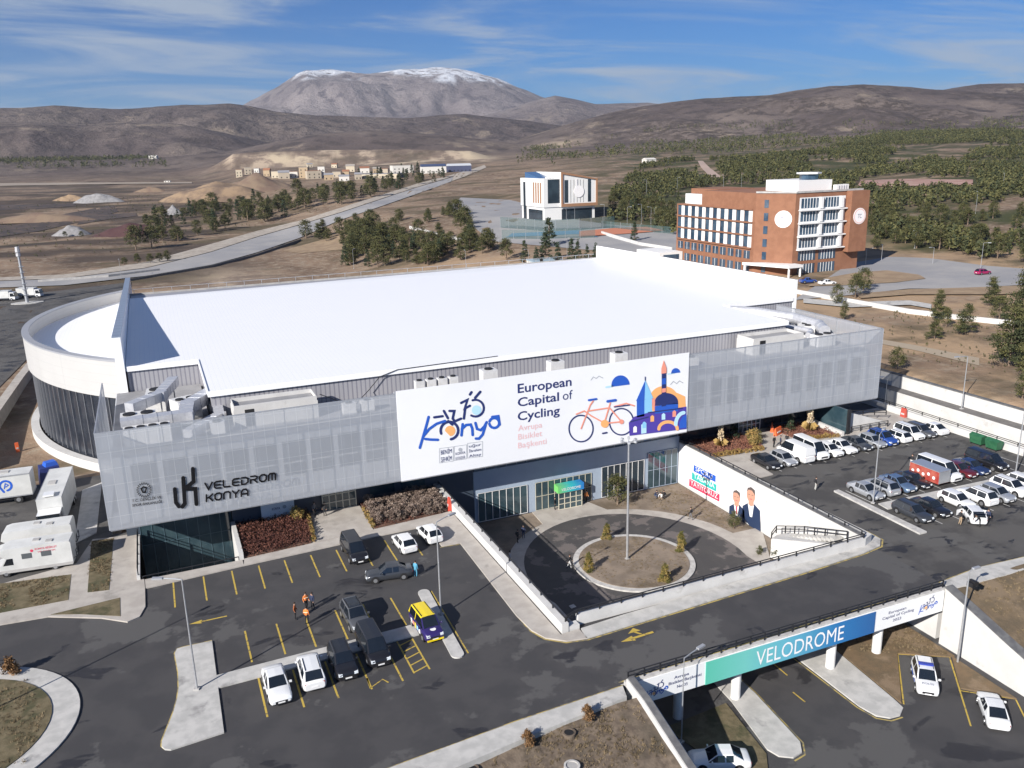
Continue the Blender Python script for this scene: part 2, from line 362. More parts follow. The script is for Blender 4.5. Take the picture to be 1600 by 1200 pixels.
tc = N.new('ShaderNodeTexCoord')
sep = N.new('ShaderNodeSeparateXYZ'); L.new(tc.outputs['Generated'], sep.inputs[0])
def M(op, a, b=None):
    q = N.new('ShaderNodeMath'); q.operation = op
    for i, s in enumerate((a, b)):
        if s is None: continue
        if isinstance(s, (int, float)): q.inputs[i].default_value = s
        else: L.new(s, q.inputs[i])
    return q.outputs[0]
# cirrus on a high flat layer: direction divided by its height above the horizon
zz = M('ADD', M('MAXIMUM', sep.outputs['Z'], 0.0), .10)
cmb = N.new('ShaderNodeCombineXYZ'); L.new(M('DIVIDE', sep.outputs['X'], zz), cmb.inputs[0]); L.new(M('DIVIDE', sep.outputs['Y'], zz), cmb.inputs[1])
mp = N.new('ShaderNodeMapping'); mp.inputs['Rotation'].default_value = (0, 0, R_(14)); mp.inputs['Scale'].default_value = (.42, .80, 1); L.new(cmb.outputs[0], mp.inputs['Vector'])
n1 = N.new('ShaderNodeTexNoise'); n1.inputs['Scale'].default_value = 1.05; n1.inputs['Detail'].default_value = 8; n1.inputs['Roughness'].default_value = .62; n1.inputs['Distortion'].default_value = 1.4; L.new(mp.outputs[0], n1.inputs['Vector'])
mr = N.new('ShaderNodeMapRange'); mr.interpolation_type = 'SMOOTHSTEP'; mr.inputs['From Min'].default_value = .42; mr.inputs['From Max'].default_value = .70; mr.inputs['To Max'].default_value = .78; L.new(n1.outputs['Fac'], mr.inputs['Value'])
mxc = N.new('ShaderNodeMix'); mxc.data_type = 'RGBA'; L.new(mr.outputs[0], mxc.inputs['Factor']); tint = N.new('ShaderNodeMix'); tint.data_type = 'RGBA'; tint.blend_type = 'MULTIPLY'; tint.inputs['Factor'].default_value = 1.0; L.new(sky.outputs[0], tint.inputs[6]); tint.inputs[7].default_value = (.21, .60, 1.04, 1); L.new(tint.outputs[2], mxc.inputs[6])
CLOUD = (5.6, 6.5, 7.6, 1); mxc.inputs[7].default_value = CLOUD
L.new(mxc.outputs[2], bg.inputs['Color']); bg.inputs['Strength'].default_value = .050
SC.view_settings.view_transform = 'Standard'; SC.view_settings.look = 'None'; SC.view_settings.exposure = .66; SC.view_settings.gamma = 1.0
SC.view_settings.use_curve_mapping = False
SC.cycles.max_bounces = 5; SC.cycles.diffuse_bounces = 2; SC.cycles.glossy_bounces = 2; SC.cycles.transparent_max_bounces = 8; SC.cycles.transmission_bounces = 2
# ================================================================ site ground: slabs, roads, pavements, markings
LOW = -5.5
def S(mb, name): return struct(mb.build(name))
K = .12
# upper level carried on closed slabs
S(MB().prism([(-75,46.8),(8,47.2),(29.3,49.2),(29.3,58.2),(28.4,58.2),(28.4,84.2),(-75,84.2)], -6.6, 0, M_ASPH, M_WALLG), 'asphalt_parking_lot')
S(MB().prism([(-75,84.2),(-4.9,84.2),(-4.9,97),(-7.8,97),(-7.8,118),(-75,118)], -6.6, 0, M_ASPH2, M_WALLG), 'asphalt_truck_yard')
S(MB().prism([(4.8,84.2),(28.4,84.2),(28.4,96),(4.8,96)], -6.6, .0, M_PAVE2, M_WALLG), 'plaza_base')
S(MB().prism([(64.45,49.6),(102.4,49.6),(102.4,97),(64.45,97)], -6.6, 0, M_ASPH2, M_WALLG), 'asphalt_visitor_parking')
S(MB().prism([(102.4,40),(140,20),(190,20),(150,49.4),(102.4,58)], -6.6, -.01, M_ASPH2, M_WALLG), 'asphalt_access_road')
# lower level
lowpoly = [(27,15),(66,15),(64.5,49),(64.5,96),(28.2,96),(28.2,50)]
S(MB().sheet(lowpoly, LOW, M_ASPH), 'asphalt_lower_lot')
# banks of dry earth beside the underpass, falling with the retaining walls
def zb(x, y): return -.08 if y > 47.5 else -.08-.27*(47.5-y)
mb = MB(); ys = [12,20,28,34,38,41,44,46,47.5]; xs = [-30,-20,-10,0,5,10,14,18,22,25,27.5,29.7]
def bankgrid(xs, ys, zf, m, name, amp=.25, fine=6):
    X = np.interp(np.linspace(0, len(xs)-1, (len(xs)-1)*fine+1), range(len(xs)), xs); Y = np.interp(np.linspace(0, len(ys)-1, (len(ys)-1)*fine+1), range(len(ys)), ys)
    vs = []; fs = []; nx = len(X)
    for y in Y:
        for x in X: vs.append((x, y, zf(x, y)+amp*(float(fbm(np.array([x*.6]), np.array([y*.6]), 4)[0])-.55)))
    for j in range(len(Y)-1):
        for i in range(nx-1): fs.append([j*nx+i, j*nx+i+1, (j+1)*nx+i+1, (j+1)*nx+i])
    return S(MB().add(vs, fs, m), name)
bankgrid(xs, ys, lambda x, y: zb(x, y), M_EARTH, 'earth_bank')
bankgrid([64.2,66,70,75,80,90,105,130], [12,20,28,34,38,41,44,46,47.5,49.3], lambda x, y: (-.03 if y > 48.5 else -.03-.26*(48.5-y))+.02*max(0, x-66), mat('bank_grass', (.155,.112,.068), .95, (.105,.08,.05), .9, .9, 8, col3=(.19,.14,.09), scale3=.3), 'grass_bank')
# pavement along the near edge of the road
mb = MB(); mb.prism([(-10,44.6),(8,45.0),(20.0,46.7),(28.9,47.7),(29.3,49.0),(20,48.6),(8,47.6),(-10,47.4)], -.5, K, M_PAVE); S(mb, 'pavement_near_road')
mb = MB(); mb.prism([(64.3,48.9),(70,48.6),(80,48.4),(100,47),(100,48.6),(80,50.0),(70,50.7),(64.3,50.2)], -.5, K, M_PAVE); S(mb, 'pavement_by_bank')
# plaza: raised pavement in front of the building, with the pit and the planting beds left out
mb = MB()
mb.prism([(-4.44,82.0),(4.8,82.7),(4.8,84.05),(-4.5,83.9)], -.3, K-.004, M_PAVE2)
mb.prism([(4.8,82.7),(18.9,83.4),(24.4,83.5),(24.4,78.0),(26.4,77.9),(26.0,62.0),(26.2,59.2),(26.8,57.6),(28.2,56.4),(30.0,56.05),(30.0,57.6),(28.2,57.45),(28.2,84.0),(18.9,84.0),(18.85,85.2),(5.0,84.2)], -.3, K, M_PAVE2)
mb.prism([(18.9,84.0),(28.2,84.0),(28.2,86.1),(18.85,85.2)], -.3, K-.004, M_PAVE2)
mb.prism([(12.2,84.9),(18.85,85.2),(19.05,93.0),(13.1,93.0)], -.3, K-.008, M_PAVE2)
S(mb, 'plaza_pavement')
mb = MB(); mb.prism([(29.9,56.05),(35.4,56.3),(53.8,57.2),(62.5,57.8),(65.2,58.3),(66.4,59.4),(66.5,61.6),(66.2,72),(65.9,80),(65.0,80),(65.0,59.6),(62,58.9),(35,58.0),(30.2,57.6)], -.3, K, M_PAVE); S(mb, 'pavement_along_courtyard')
# pavements at the left of the building
mb = MB()
mb.prism([(-20,80.8),(-12.7,80.2),(-8.2,77.8),(-6.0,76.0),(-5.0,76.5),(-4.5,78.2),(-4.5,82.0),(-4.56,84.0),(-5.0,84.05),(-5.2,96.0),(-7.6,96.0),(-9.7,96.4),(-11.0,90.8),(-20,88.6)], -.3, K, M_PAVE2)
S(mb, 'pavement_left_corner')
mb = MB(); mb.prism([(-11.5,96.2),(-9.4,98.2),(-9.4,114.9),(-11.6,113.0)], -.3, K-.03, M_PAVE); S(mb, 'pavement_beside_trucks')
for p in ([(-21,89.7),(-11.3,88.3),(-11.2,82.7),(-21,82.9)], [(-9.8,95.9),(-7.6,95.6),(-7.7,83.1),(-9.6,83.5)], [(-12.5,80.4),(-6.7,81.0),(-6.6,77.3),(-10,79.3)]):
    S(MB().prism(p, -.2, K+.03, M_GRASS), 'grass_strip')
# islands of the left lot
off1 = (0,700,500/1200); off3 = (300,900,.28125)
isl = GL([(655,770),(664,752),(690,745),(795,722),(840,1065),(640,1130),(618,1128),(606,1118),(607,1098),(628,1045),(650,990),(664,940),(670,900),(668,840)], K, off1)
S(MB().prism(isl, -.2, K, M_PAVE), 'traffic_island')
S(MB().strip(GL([(795,722),(690,745),(664,752),(655,770),(668,840),(670,900),(664,940),(650,990),(628,1045),(607,1098),(606,1118),(618,1128),(640,1130),(840,1065)], .01, off1), .16, .012, M_YELK), 'kerb_line')
S(MB().prism([(.55,62.2),(17.2,62.75),(17.2,64.5),(.6,64.0)], -.2, K-.005, M_PAVE), 'parking_median')
cap = [(19.75+.55*math.cos(t), 69.5+.55*math.sin(t)) for t in np.linspace(0, math.pi, 9)]+[(19.2+.55*math.cos(t), 58.55+.55*math.sin(t)) for t in np.linspace(math.pi, 2*math.pi, 9)]
S(MB().prism(cap, -.2, K, M_PAVE), 'parking_island')
S(MB().strip([(20.5,69.6),(20.1,58.4)], .12, .01, M_YEL), 'kerb_line')
# bottom-left roundabout
rc = (-19.2, 64.2); ro, ri = 10.0, 8.1
ring = [(rc[0]+ro*math.cos(t), rc[1]+ro*.93*math.sin(t)) for t in np.linspace(0, 2*math.pi, 64, endpoint=False)]
S(MB().prism(ring, -.2, K, M_PAVE), 'roundabout_kerb')
rin = [(rc[0]+ri*math.cos(t), rc[1]+ri*.93*math.sin(t)) for t in np.linspace(0, 2*math.pi, 48, endpoint=False)]
S(MB().prism(rin, 0, K+.06, M_GRASS), 'roundabout_bed')
# markings of the left lot
mb = MB()
for x in (-1.95, .85, 3.55, 6.17, 8.75, 11.43, 14.1, 16.75, 19.3, 22.0): mb.strip([(x, 82.2), (x-.02, 77.0)], .15, .01, M_YEL)
for x in (3.5, 6.2, 8.75, 11.45, 14.0, 16.65): mb.strip([(x, 70.0), (x, 64.8)], .15, .01, M_YEL)
for x in (3.7, 6.4, 9.0, 11.6, 14.1): mb.strip([(x, 62.3), (x, 57.0)], .15, .01, M_YEL)
mb.strip([(15.2,62.6),(15.2,57.6)], .14, .01, M_YEL); mb.strip([(16.5,62.8),(16.5,57.6)], .14, .01, M_YEL)
for k in range(5): mb.strip([(15.2,57.7+k*1.05),(16.5,58.2+k*1.05)], .13, .013, M_YEL)
mb.strip([(11.6,58.6),(11.5,57.2),(12.7,57.9),(13.0,57.3)], .14, .01, M_YEL)
S(mb, 'parking_line')
def arrow(pts, m, name='road_arrow'):
    mb = MB()
    for p in pts: mb.sheet(p, .014, m)
    return S(mb, name)
arrow([[(2.3,73.22),(2.3,73.40),(.1,73.40),(.1,73.22)], [(.15,73.62),(.15,72.98),(-.95,73.3)]], M_YEL)
arrow([[(35.6,54.45),(35.6,54.72),(33.6,54.62),(33.6,54.35)], [(33.6,54.85),(33.6,54.1),(32.3,54.42)], [(34.6,54.75),(34.35,54.75),(34.0,55.3),(34.25,55.3)], [(33.5,55.25),(34.75,55.25),(34.35,55.85)]], M_YEL)
S(MB().strip([(24.2,77.95),(26.5,77.7),(26.6,72),(26.1,62.2),(26.15,59.2),(26.7,57.55),(28.1,56.3),(30.0,55.9),(35.4,56.15),(53.8,57.05),(62.5,57.65),(65.3,58.15),(66.6,59.3),(66.7,61.6)], .17, .012, M_YELK), 'kerb_line')
S(MB().strip([(-10,47.5),(8,47.75),(15.1,48.3),(20,48.75),(29.4,49.15)], .15, .012, M_YELK), 'kerb_line')
S(MB().strip([(64.3,50.35),(70,50.85),(80,50.15),(100,48.75)], .15, .012, M_YELK), 'kerb_line')
# ---------------------------------------------------------------- sunken courtyard
ci = (46.2, 75.2)
def ell(c, a, b, n=56, t0=0, t1=2*math.pi, rot=0): 
    ts = np.linspace(t0, t1, n, endpoint=(abs(t1-t0) < 6.28)); cr, sr = math.cos(rot), math.sin(rot)
    return [(c[0]+a*math.cos(t)*cr-b*math.sin(t)*sr, c[1]+a*math.cos(t)*sr+b*math.sin(t)*cr) for t in ts]
S(MB().sheet([(29.2,59.0),(64.2,59.0),(64.2,93),(29.2,93)], LOW+.01, M_SOIL), 'courtyard_soil')
mb = MB(); mb.prism(ell((46.4,75.0),14.6,15.0), LOW-.1, LOW+K, M_PAVE2)
mb.prism([(41.2,88.0),(51.0,88.4),(49.6,92.95),(41.6,92.95)], LOW-.1, LOW+K-.004, M_PAVE2)
mb.prism([(58.5,68),(60.6,69.2),(64.2,74.9),(64.2,76.4),(61.0,76.5)], LOW-.1, LOW+K-.008, M_PAVE2)
mb.prism([(33.2,58.95),(60.8,58.95),(60.4,69.5),(34.5,69.5)], LOW-.1, LOW+K-.012, M_PAVE2)
S(mb, 'courtyard_pavement')
S(MB().prism(ell((46.4,74.6),12.7,14.0), LOW, LOW+K+.004, M_ASPHD), 'ring_road')
S(MB().prism([(34.0,59.0),(59.0,59.0),(58.6,72),(34.2,72)], LOW, LOW+K+.002, M_ASPHD), 'ring_road')
S(MB().prism(ell(ci,6.9,6.9), LOW, LOW+.30, M_KERB), 'round_kerb')
S(MB().prism(ell(ci,6.25,6.25), LOW, LOW+.36, M_SOIL), 'round_bed')
# lower lot islands, bays and bank
S(MB().prism([(41.4,58.5),(43.4,58.5),(43.1,50),(42.3,43.6),(41.6,42.6),(40.6,42.4),(39.7,43.0),(39.4,44),(40.6,50)], LOW, LOW+K, M_PAVE), 'lower_island')
S(MB().strip([(43.6,58.4),(43.25,50),(42.5,43.5),(41.7,42.35),(40.5,42.15)], .14, LOW+.012, M_YELK), 'kerb_line')
S(MB().prism([(50.0,58.5),(53.8,58.5),(54.0,52.4),(53.1,44.4),(52.9,43.3),(51.9,42.7),(50.9,42.8),(50.1,43.5),(49.8,45)], LOW, LOW+K, M_PAVE), 'lower_island')
S(MB().strip([(49.75,58.4),(49.6,45),(49.95,43.3),(50.8,42.55),(52.0,42.5)], .14, LOW+.012, M_YELK), 'kerb_line')
S(MB().prism([(53.9,58.6),(63.3,58.6),(63.0,46.8),(62.6,46.9),(58.7,49.35),(53.25,43.8),(54.1,52.4)], LOW, LOW+K+.02, mat('rusty_grass', (.17,.115,.065), .95, (.115,.085,.05), .8, .9, 8, col3=(.21,.15,.095), scale3=.4)), 'lower_grass')
S(MB().prism([(62.75,46.9),(62.35,40.2),(59.4,43.2)], LOW, LOW+K+.024, MATS['rusty_grass']), 'lower_grass')
S(MB().prism([(33.6,49.5),(40.0,50),(39.0,43.6),(37.5,41.5),(35.5,41.8)], LOW, LOW+K, M_GRASS), 'lower_grass')
mb = MB()
mb.strip([(58.6,49.2),(53.4,43.7)], .13, LOW+.016, M_YEL); mb.strip([(62.5,46.9),(56.0,39.4)], .13, LOW+.016, M_YEL); mb.strip([(58.7,49.3),(62.5,47.0)], .13, LOW+.02, M_YEL)
mb.strip([(59.1,43.1),(62.3,40.3)], .12, LOW+.02, M_YEL); mb.strip([(62.3,40.2),(59.5,36.6)], .12, LOW+.016, M_YEL)
mb.strip([(47.5,53.5),(47.4,51.0)], .13, LOW+.016, M_YEL); mb.strip([(46.2,48.9),(46.2,47.4)], .13, LOW+.016, M_YEL)
S(mb, 'parking_line')
# visitor parking on the right
mb = MB(); mb.prism([(65.0,78.6),(68.6,78.8),(69.2,84.4),(86.2,84.9),(101.4,85.6),(101.4,93.8),(65.0,93.8)], -.2, K, M_PAVE2); S(mb, 'plaza_pavement')
S(MB().prism([(70.95,58.5),(71.95,58.5),(72.05,71.3),(71.35,71.3)], -.2, .2, M_KERB), 'parking_median')
S(MB().prism([(73.0,64.7),(101.3,63.9),(101.3,65.5),(73.2,66.3)], -.2, K, M_PAVE), 'parking_median')
mb = MB()
for k in range(13): x = 70.4+k*2.42; mb.strip([(x, 84.2), (x, 79.3)], .11, .01, M_WHP)
for k in range(11): x = 72.9+k*2.6; mb.strip([(x, 71.0), (x, 66.5)], .11, .01, M_WHP)
for k in range(11): x = 75.3+k*2.62; mb.strip([(x, 64.5), (x, 59.4)], .11, .01, M_WHP)
S(mb, 'parking_line')
S(MB().sheet([(53.5,57.35),(53.6,57.5),(53,57.5)], .02, M_YEL), 'kerb_line')
# sunken lane and terraced strip right of the parking
S(MB().prism([(107.0,30),(109.3,30),(109.3,150),(107.0,150)], -6.6, 1.5, mat('strip_gravel', (.16,.15,.145), .95, (.12,.115,.11), 1.0), M_WALL), 'service_strip')
S(MB().sheet([(102.3,30),(107.1,30),(107.1,150),(102.3,150)], -2.2, M_ASPH2), 'sunken_lane')
# ---------------------------------------------------------------- far roads and paved areas, draped on the terrain
def drape(name, near, far, m, n=4, zofs=.22, seg=8):
    """sheet between two photo-pixel edge lines, each laid on the terrain"""
    def res(l, k):
        l = np.array(l, float); d = np.r_[0, np.cumsum(np.hypot(*np.diff(l, axis=0).T))]; t = np.linspace(0, d[-1], k)
        return np.stack([np.interp(t, d, l[:, 0]), np.interp(t, d, l[:, 1])], -1)
    k = seg*(max(len(near), len(far))-1)+1; A = res(near, k); B = res(far, k); vs = []
    for i in range(k):
        a = at(*A[i]); b = at(*B[i])
        for j in range(n+1):
            t = j/n; x = a[0]+(b[0]-a[0])*t; y = a[1]+(b[1]-a[1])*t; vs.append((x, y))
    Vx = np.array(vs); Zt = terrain_z(Vx[:, 0], Vx[:, 1])+zofs
    fs = [[i*(n+1)+j, (i+1)*(n+1)+j, (i+1)*(n+1)+j+1, i*(n+1)+j+1] for i in range(k-1) for j in range(n)]
    o = S(MB().add([(x, y, z) for (x, y), z in zip(vs, Zt)], fs, m), name)
    for p in o.data.polygons: p.use_smooth = True
    return o
M_GRAV = mat('pale_gravel', (.40,.36,.31), .95, (.30,.26,.22), .3, .2)
drape('main_road', [(-40,452),(100,447),(230,432),(330,415),(400,396),(470,372),(530,345),(590,325),(650,304),(705,284)], [(-40,442),(100,437),(230,420),(330,395),(400,372),(470,352),(530,334),(590,314),(650,294),(708,277)], M_ASPHF, zofs=.35)
drape('gravel_shoulder', [(-40,441),(100,436),(230,419),(330,394),(400,371),(470,351),(530,333),(590,313),(650,293),(708,276)], [(-40,436),(100,430),(230,410),(330,382),(400,362),(470,345),(530,326),(590,307),(650,288),(712,272)], M_GRAV, zofs=.30)
drape('far_road', [(705,284),(735,273),(760,262)], [(712,272),(740,264),(757,258)], M_GRAV, zofs=.4)
drape('asphalt_rear_yard', [(-60,690),(-5,610),(44,560),(120,480),(205,462)], [(-60,468),(30,461),(90,455),(205,441)], M_ASPH2, n=8, zofs=.12)
drape('asphalt_hotel_yard', [(1240,470),(1330,462),(1420,452),(1500,452),(1600,446)], [(1330,412),(1390,402),(1450,404),(1540,416),(1640,424)], M_ASPHF, n=6, zofs=.2)
drape('asphalt_office_yard', [(700,325),(735,352),(770,378),(930,392),(1060,402)], [(720,309),(800,313),(905,345),(960,352),(1060,360)], M_ASPHF, n=6, zofs=.2)
drape('concrete_path', [(1255,475),(1330,482),(1420,478),(1455,484)], [(1255,468),(1330,474),(1420,471),(1455,477)], M_PAVE, zofs=.3)
drape('gravel_path', [(1360,535),(1430,548),(1530,572)], [(1360,528),(1430,540),(1530,560)], mat('path_dust', (.34,.28,.21), .95), zofs=.1)
drape('red_terrace', [(1340,292),(1420,292),(1520,290)], [(1345,283),(1420,281),(1520,282)], mat('red_paving', (.30,.17,.14), .9, (.36,.24,.2), .1), zofs=.5)
drape('gravel_path', [(1110,278),(1095,262),(1090,252)], [(1128,278),(1108,262),(1098,252)], mat('red_dust', (.36,.27,.23), .95), zofs=.5)
drape('dirt_track', [(-40,292),(120,289),(300,287)], [(-40,287),(120,286),(300,285)], mat('track_dust', (.30,.25,.2), .95), zofs=.6)
drape('sports_court', [(790,372),(905,367),(935,372)], [(800,366),(905,361),(925,366)], mat('court_blue', (.10,.22,.36), .8), zofs=.4)
drape('sports_court', [(905,372),(990,366),(1040,362)], [(905,363),(960,358),(1010,356)], mat('court_red', (.45,.17,.10), .8), zofs=.5)

M_DUG = mat('dug_soil', (.045,.034,.032), .95, (.085,.06,.048), .12, .6, 1.5, lo=.42, hi=.6)
drape('dug_ground', [(-40,376),(60,362),(130,346),(185,331)], [(-40,352),(60,342),(110,333),(175,321)], M_DUG, n=6, zofs=.25)
drape('dug_ground', [(120,352),(170,343),(215,338)], [(125,345),(170,335),(212,333)], M_DUG, n=5, zofs=.28)
drape('dug_ground', [(-40,330),(60,327),(120,322)], [(-40,321),(50,320),(115,318)], M_DUG, n=5, zofs=.25)
drape('dry_lawn', [(1262,449),(1330,447),(1400,443),(1446,437)], [(1290,436),(1335,428),(1385,424),(1436,431)], mat('tan_lawn', (.30,.22,.14), .95, (.235,.165,.105), .25, .4, 4), n=6, zofs=.34)
drape('dry_lawn', [(1345,468),(1420,462),(1560,462),(1640,458)], [(1335,461),(1420,454),(1520,451),(1640,446)], MATS['tan_lawn'], n=5, zofs=.34)
drape('bare_earth', [(470,396),(560,388),(600,372)], [(440,392),(530,368),(585,352)], MATS['tan_lawn'], n=5, zofs=.15)
# ================================================================ the velodrome
def mat_lines(name, col, dark, axis, period, width, rough=.45, metal=0.0, bump=.4, alpha=None, axis2=None, period2=1.0, col2=None):
    """metal sheet with seams at a regular spacing along a world axis; alpha makes it a perforated mesh"""
    m, nt, b = _nt(name); N, L = nt.nodes, nt.links
    geo = N.new('ShaderNodeNewGeometry'); sp = N.new('ShaderNodeSeparateXYZ'); L.new(geo.outputs['Position'], sp.inputs[0])
    def mth(op, a, c=None):
        q = N.new('ShaderNodeMath'); q.operation = op
        for i, s in enumerate((a, c)):
            if s is None: continue
            if isinstance(s, (int, float)): q.inputs[i].default_value = s
            else: L.new(s, q.inputs[i])
        return q.outputs[0]
    def seam(ax, per, wd):
        src = sp.outputs[ax] if ax != 'XY' else mth('ADD', sp.outputs['X'], sp.outputs['Y'])
        return mth('LESS_THAN', mth('FRACT', mth('DIVIDE', src, per)), wd)
    ln = seam(axis, period, width)
    if axis2: ln = mth('MAXIMUM', ln, seam(axis2, period2, width*period/period2))
    x = N.new('ShaderNodeMix'); x.data_type = 'RGBA'; L.new(ln, x.inputs['Factor'])
    nz = N.new('ShaderNodeTexNoise'); nz.inputs['Scale'].default_value = .25; nz.inputs['Detail'].default_value = 4; L.new(geo.outputs['Position'], nz.inputs['Vector'])
    y = N.new('ShaderNodeMix'); y.data_type = 'RGBA'; L.new(nz.outputs['Fac'], y.inputs['Factor'])
    c2 = col2 or tuple(k*.88 for k in col); y.inputs[6].default_value = rgb(col); y.inputs[7].default_value = rgb(c2)
    L.new(y.outputs[2], x.inputs[6]); x.inputs[7].default_value = rgb(dark); L.new(x.outputs[2], b.inputs['Base Color'])
    b.inputs['Roughness'].default_value = rough; b.inputs['Metallic'].default_value = metal
    if bump:
        bp = N.new('ShaderNodeBump'); bp.inputs['Strength'].default_value = bump; bp.inputs['Distance'].default_value = .05; bp.invert = True
        L.new(ln, bp.inputs['Height']); L.new(bp.outputs['Normal'], b.inputs['Normal'])
    if alpha is not None:
        al = mth('ADD', mth('MULTIPLY', ln, .10), alpha); L.new(al, b.inputs['Alpha'])
    MATS[name] = m; return m
M_ROOF = mat_lines('white_roof_sheet', (.88,.885,.90), (.78,.80,.85), 'X', .62, .08, .42, bump=.15, col2=(.85,.86,.88))
M_CORR = mat_lines('grey_corrugated_cladding', (.40,.40,.43), (.24,.24,.28), 'XY', .55, .3, .5, .2)
M_MESH = mat_lines('perforated_metal_mesh', (.60,.63,.69), (.64,.67,.72), 'XY', 1.15, .035, .5, .35, bump=0, alpha=.44, axis2='Z', period2=1.72)
M_DRUMW = mat_lines('white_drum_cladding', (.48,.475,.47), (.38,.38,.38), 'Z', 1.4, .03, .55, bump=0, axis2='XY', period2=4.0)
M_NAVY = mat('navy_metal_cladding', (.045,.060,.085), .4, (.055,.072,.10), .4, spec=.5)
M_FASC = mat('slate_blue_fascia', (.30,.36,.45), .4, (.34,.41,.50), .3)
M_GLASS = mat('dark_glass', (.018,.028,.040), .07, (.03,.045,.06), .25, spec=.8)
M_GLASSB = mat('teal_glass', (.022,.045,.060), .06, (.05,.085,.10), .3, spec=.9)
M_WFR = mat('white_frame', (.75,.75,.75), .5)
M_WIN = mat('office_window_glass', (.045,.055,.07), .15, (.075,.085,.10), .5, spec=.7)
M_CAP = mat_lines('blue_grey_cap', (.30,.36,.46), (.14,.18,.26), 'Y', 3.2, .1, .35, .3, bump=0)
M_DARK = mat('black_and_shade', (.012,.012,.014), .7)  # own black of fans, doors and windows; also shade painted into open holes
M_TERR = mat('terrace_membrane', (.30,.30,.31), .85, (.24,.24,.25), .5)
M_DGLASS = mat('drum_glass', (.020,.024,.034), .18, (.035,.04,.052), .35, spec=.6)
VEL = thing('velodrome', 'large white roofed indoor cycling arena with grey mesh screens and a curved dark glass end', 'sports arena', (45, 92, 0))
def part(mb, name, parent=VEL, **k): return mb.build(name, parent, **k)
ZE = 14.2
outline = [(4.2,99.6),(87.6,99.6),(87.6,115.5),(102.6,115.5),(102.6,187),(-4.8,187),(-4.8,117.5),(4.2,117.5)]
inner = [(4.35,99.75),(87.45,99.75),(87.45,115.65),(102.45,115.65),(102.45,186.8),(-4.65,186.8),(-4.65,117.65),(4.35,117.65)]
part(MB().prism(inner, -5.6, ZE-.5, M_CORR), 'hall_wall')
mb = MB().prism([(x, y) for x, y in outline if y < 186]+[], ZE-.48, ZE, M_ROOF)
mb = MB(); mb.prism([(4.2,99.6),(87.6,99.6),(87.6,115.5),(102.6,115.5),(102.6,178),(-4.8,178),(-4.8,117.5),(4.2,117.5)], ZE-.48, ZE, M_ROOF)
mb.add([(-4.8,178,ZE),(102.6,178,ZE),(102.6,187,ZE-.35),(-4.8,187,ZE-.95),(-4.8,178,ZE-.5),(102.6,178,ZE-.5),(102.6,187,ZE-.6),(-4.8,187,ZE-1.2)], [[0,1,2,3],[3,2,6,7]], M_ROOF)
roof = part(mb, 'roof')
mb = MB()
mb.box(4.05,99.45,ZE-.55,87.75,99.58,ZE+.12,M_ROOF); mb.box(87.62,99.58,ZE-.55,87.75,115.4,ZE+.12,M_ROOF); mb.box(4.05,99.58,ZE-.55,4.18,117.3,ZE+.12,M_ROOF)
mb.box(-4.7,117.34,ZE-.55,4.18,117.48,ZE+.12,M_ROOF); mb.box(87.75,115.36,ZE-.55,102.5,115.48,ZE+.12,M_ROOF)
part(mb, 'eaves_trim', roof)
mb = MB(); mb.box(-4.9,187.1,ZE-2.2,102.6,187.4,ZE-.2,M_WALLG)
for k in range(30): mb.box(-4+k*3.6,187.15,ZE-.2,-3.92+k*3.6,187.25,ZE+.7,M_STEEL)
mb.box(-4.5,187.16,ZE+.62,102,187.22,ZE+.7,M_STEEL); part(mb, 'roof_guard_rail', roof)
# tapering end wall on the left, straight one on the right
yv = [117.2, 150, 187, 211]; zt_ = [18.4, 16.9, 15.3, 14.4]
mb = MB()
mb.wallline([(-5.35, y) for y in yv], 1.0, 8, [z-.12 for z in zt_], M_ROOF); wl = part(mb, 'end_wall')
mb = MB(); mb.wallline([(-5.35, y) for y in yv], 1.06, [z-.12 for z in zt_], zt_, M_CAP); part(mb, 'wall_cap', wl)
mb = MB(); mb.wallline([(102.95,115.45),(102.95,187.2)], .6, -5.6, [17.35,16.9], M_ROOF, mtop=M_WALLG); part(mb, 'end_wall')
# drum at the left end
DC = (30.5, 170.0); DR = 52.3
def arc(r, a0=-47.6, a1=46, n=60): return [(DC[0]-r*math.cos(R_(a)), DC[1]+r*math.sin(R_(a))) for a in np.linspace(a0, a1, n)]
mb = MB(); mb.wallline(arc(DR-.45), .5, -6.2, 6.3, M_DGLASS); dg = part(mb, 'drum_glazing')
mb = MB()
for a in np.linspace(-46, 44, 44):
    c, s = math.cos(R_(a)), math.sin(R_(a)); p = (DC[0]-(DR-.1)*c, DC[1]+(DR-.1)*s); mb.rbox(p[0], p[1], -4.2, 6.3, .22, .06, R_(180-a), mat('fin_grey',(.24,.25,.27),.5))
part(mb, 'drum_fins', dg)
mb = MB(); mb.wallline(arc(DR), .9, 6.3, 11.9, M_DRUMW); db = part(mb, 'drum_cladding', smooth=30)
mb = MB(); mb.wallline(arc(DR), 1.1, 11.9, 12.15, mat('rim_cap', (.30,.31,.34), .5)); part(mb, 'rim_cap', db)
mb = MB(); mb.wallline(arc(DR+.9), 1.3, -6.5, -4.2, M_WALL); part(mb, 'drum_plinth')
mb = MB(); mb.prism(arc(DR-.3,-47.2,45.8), 9.2, 9.9, M_ROOF); part(mb, 'drum_roof')
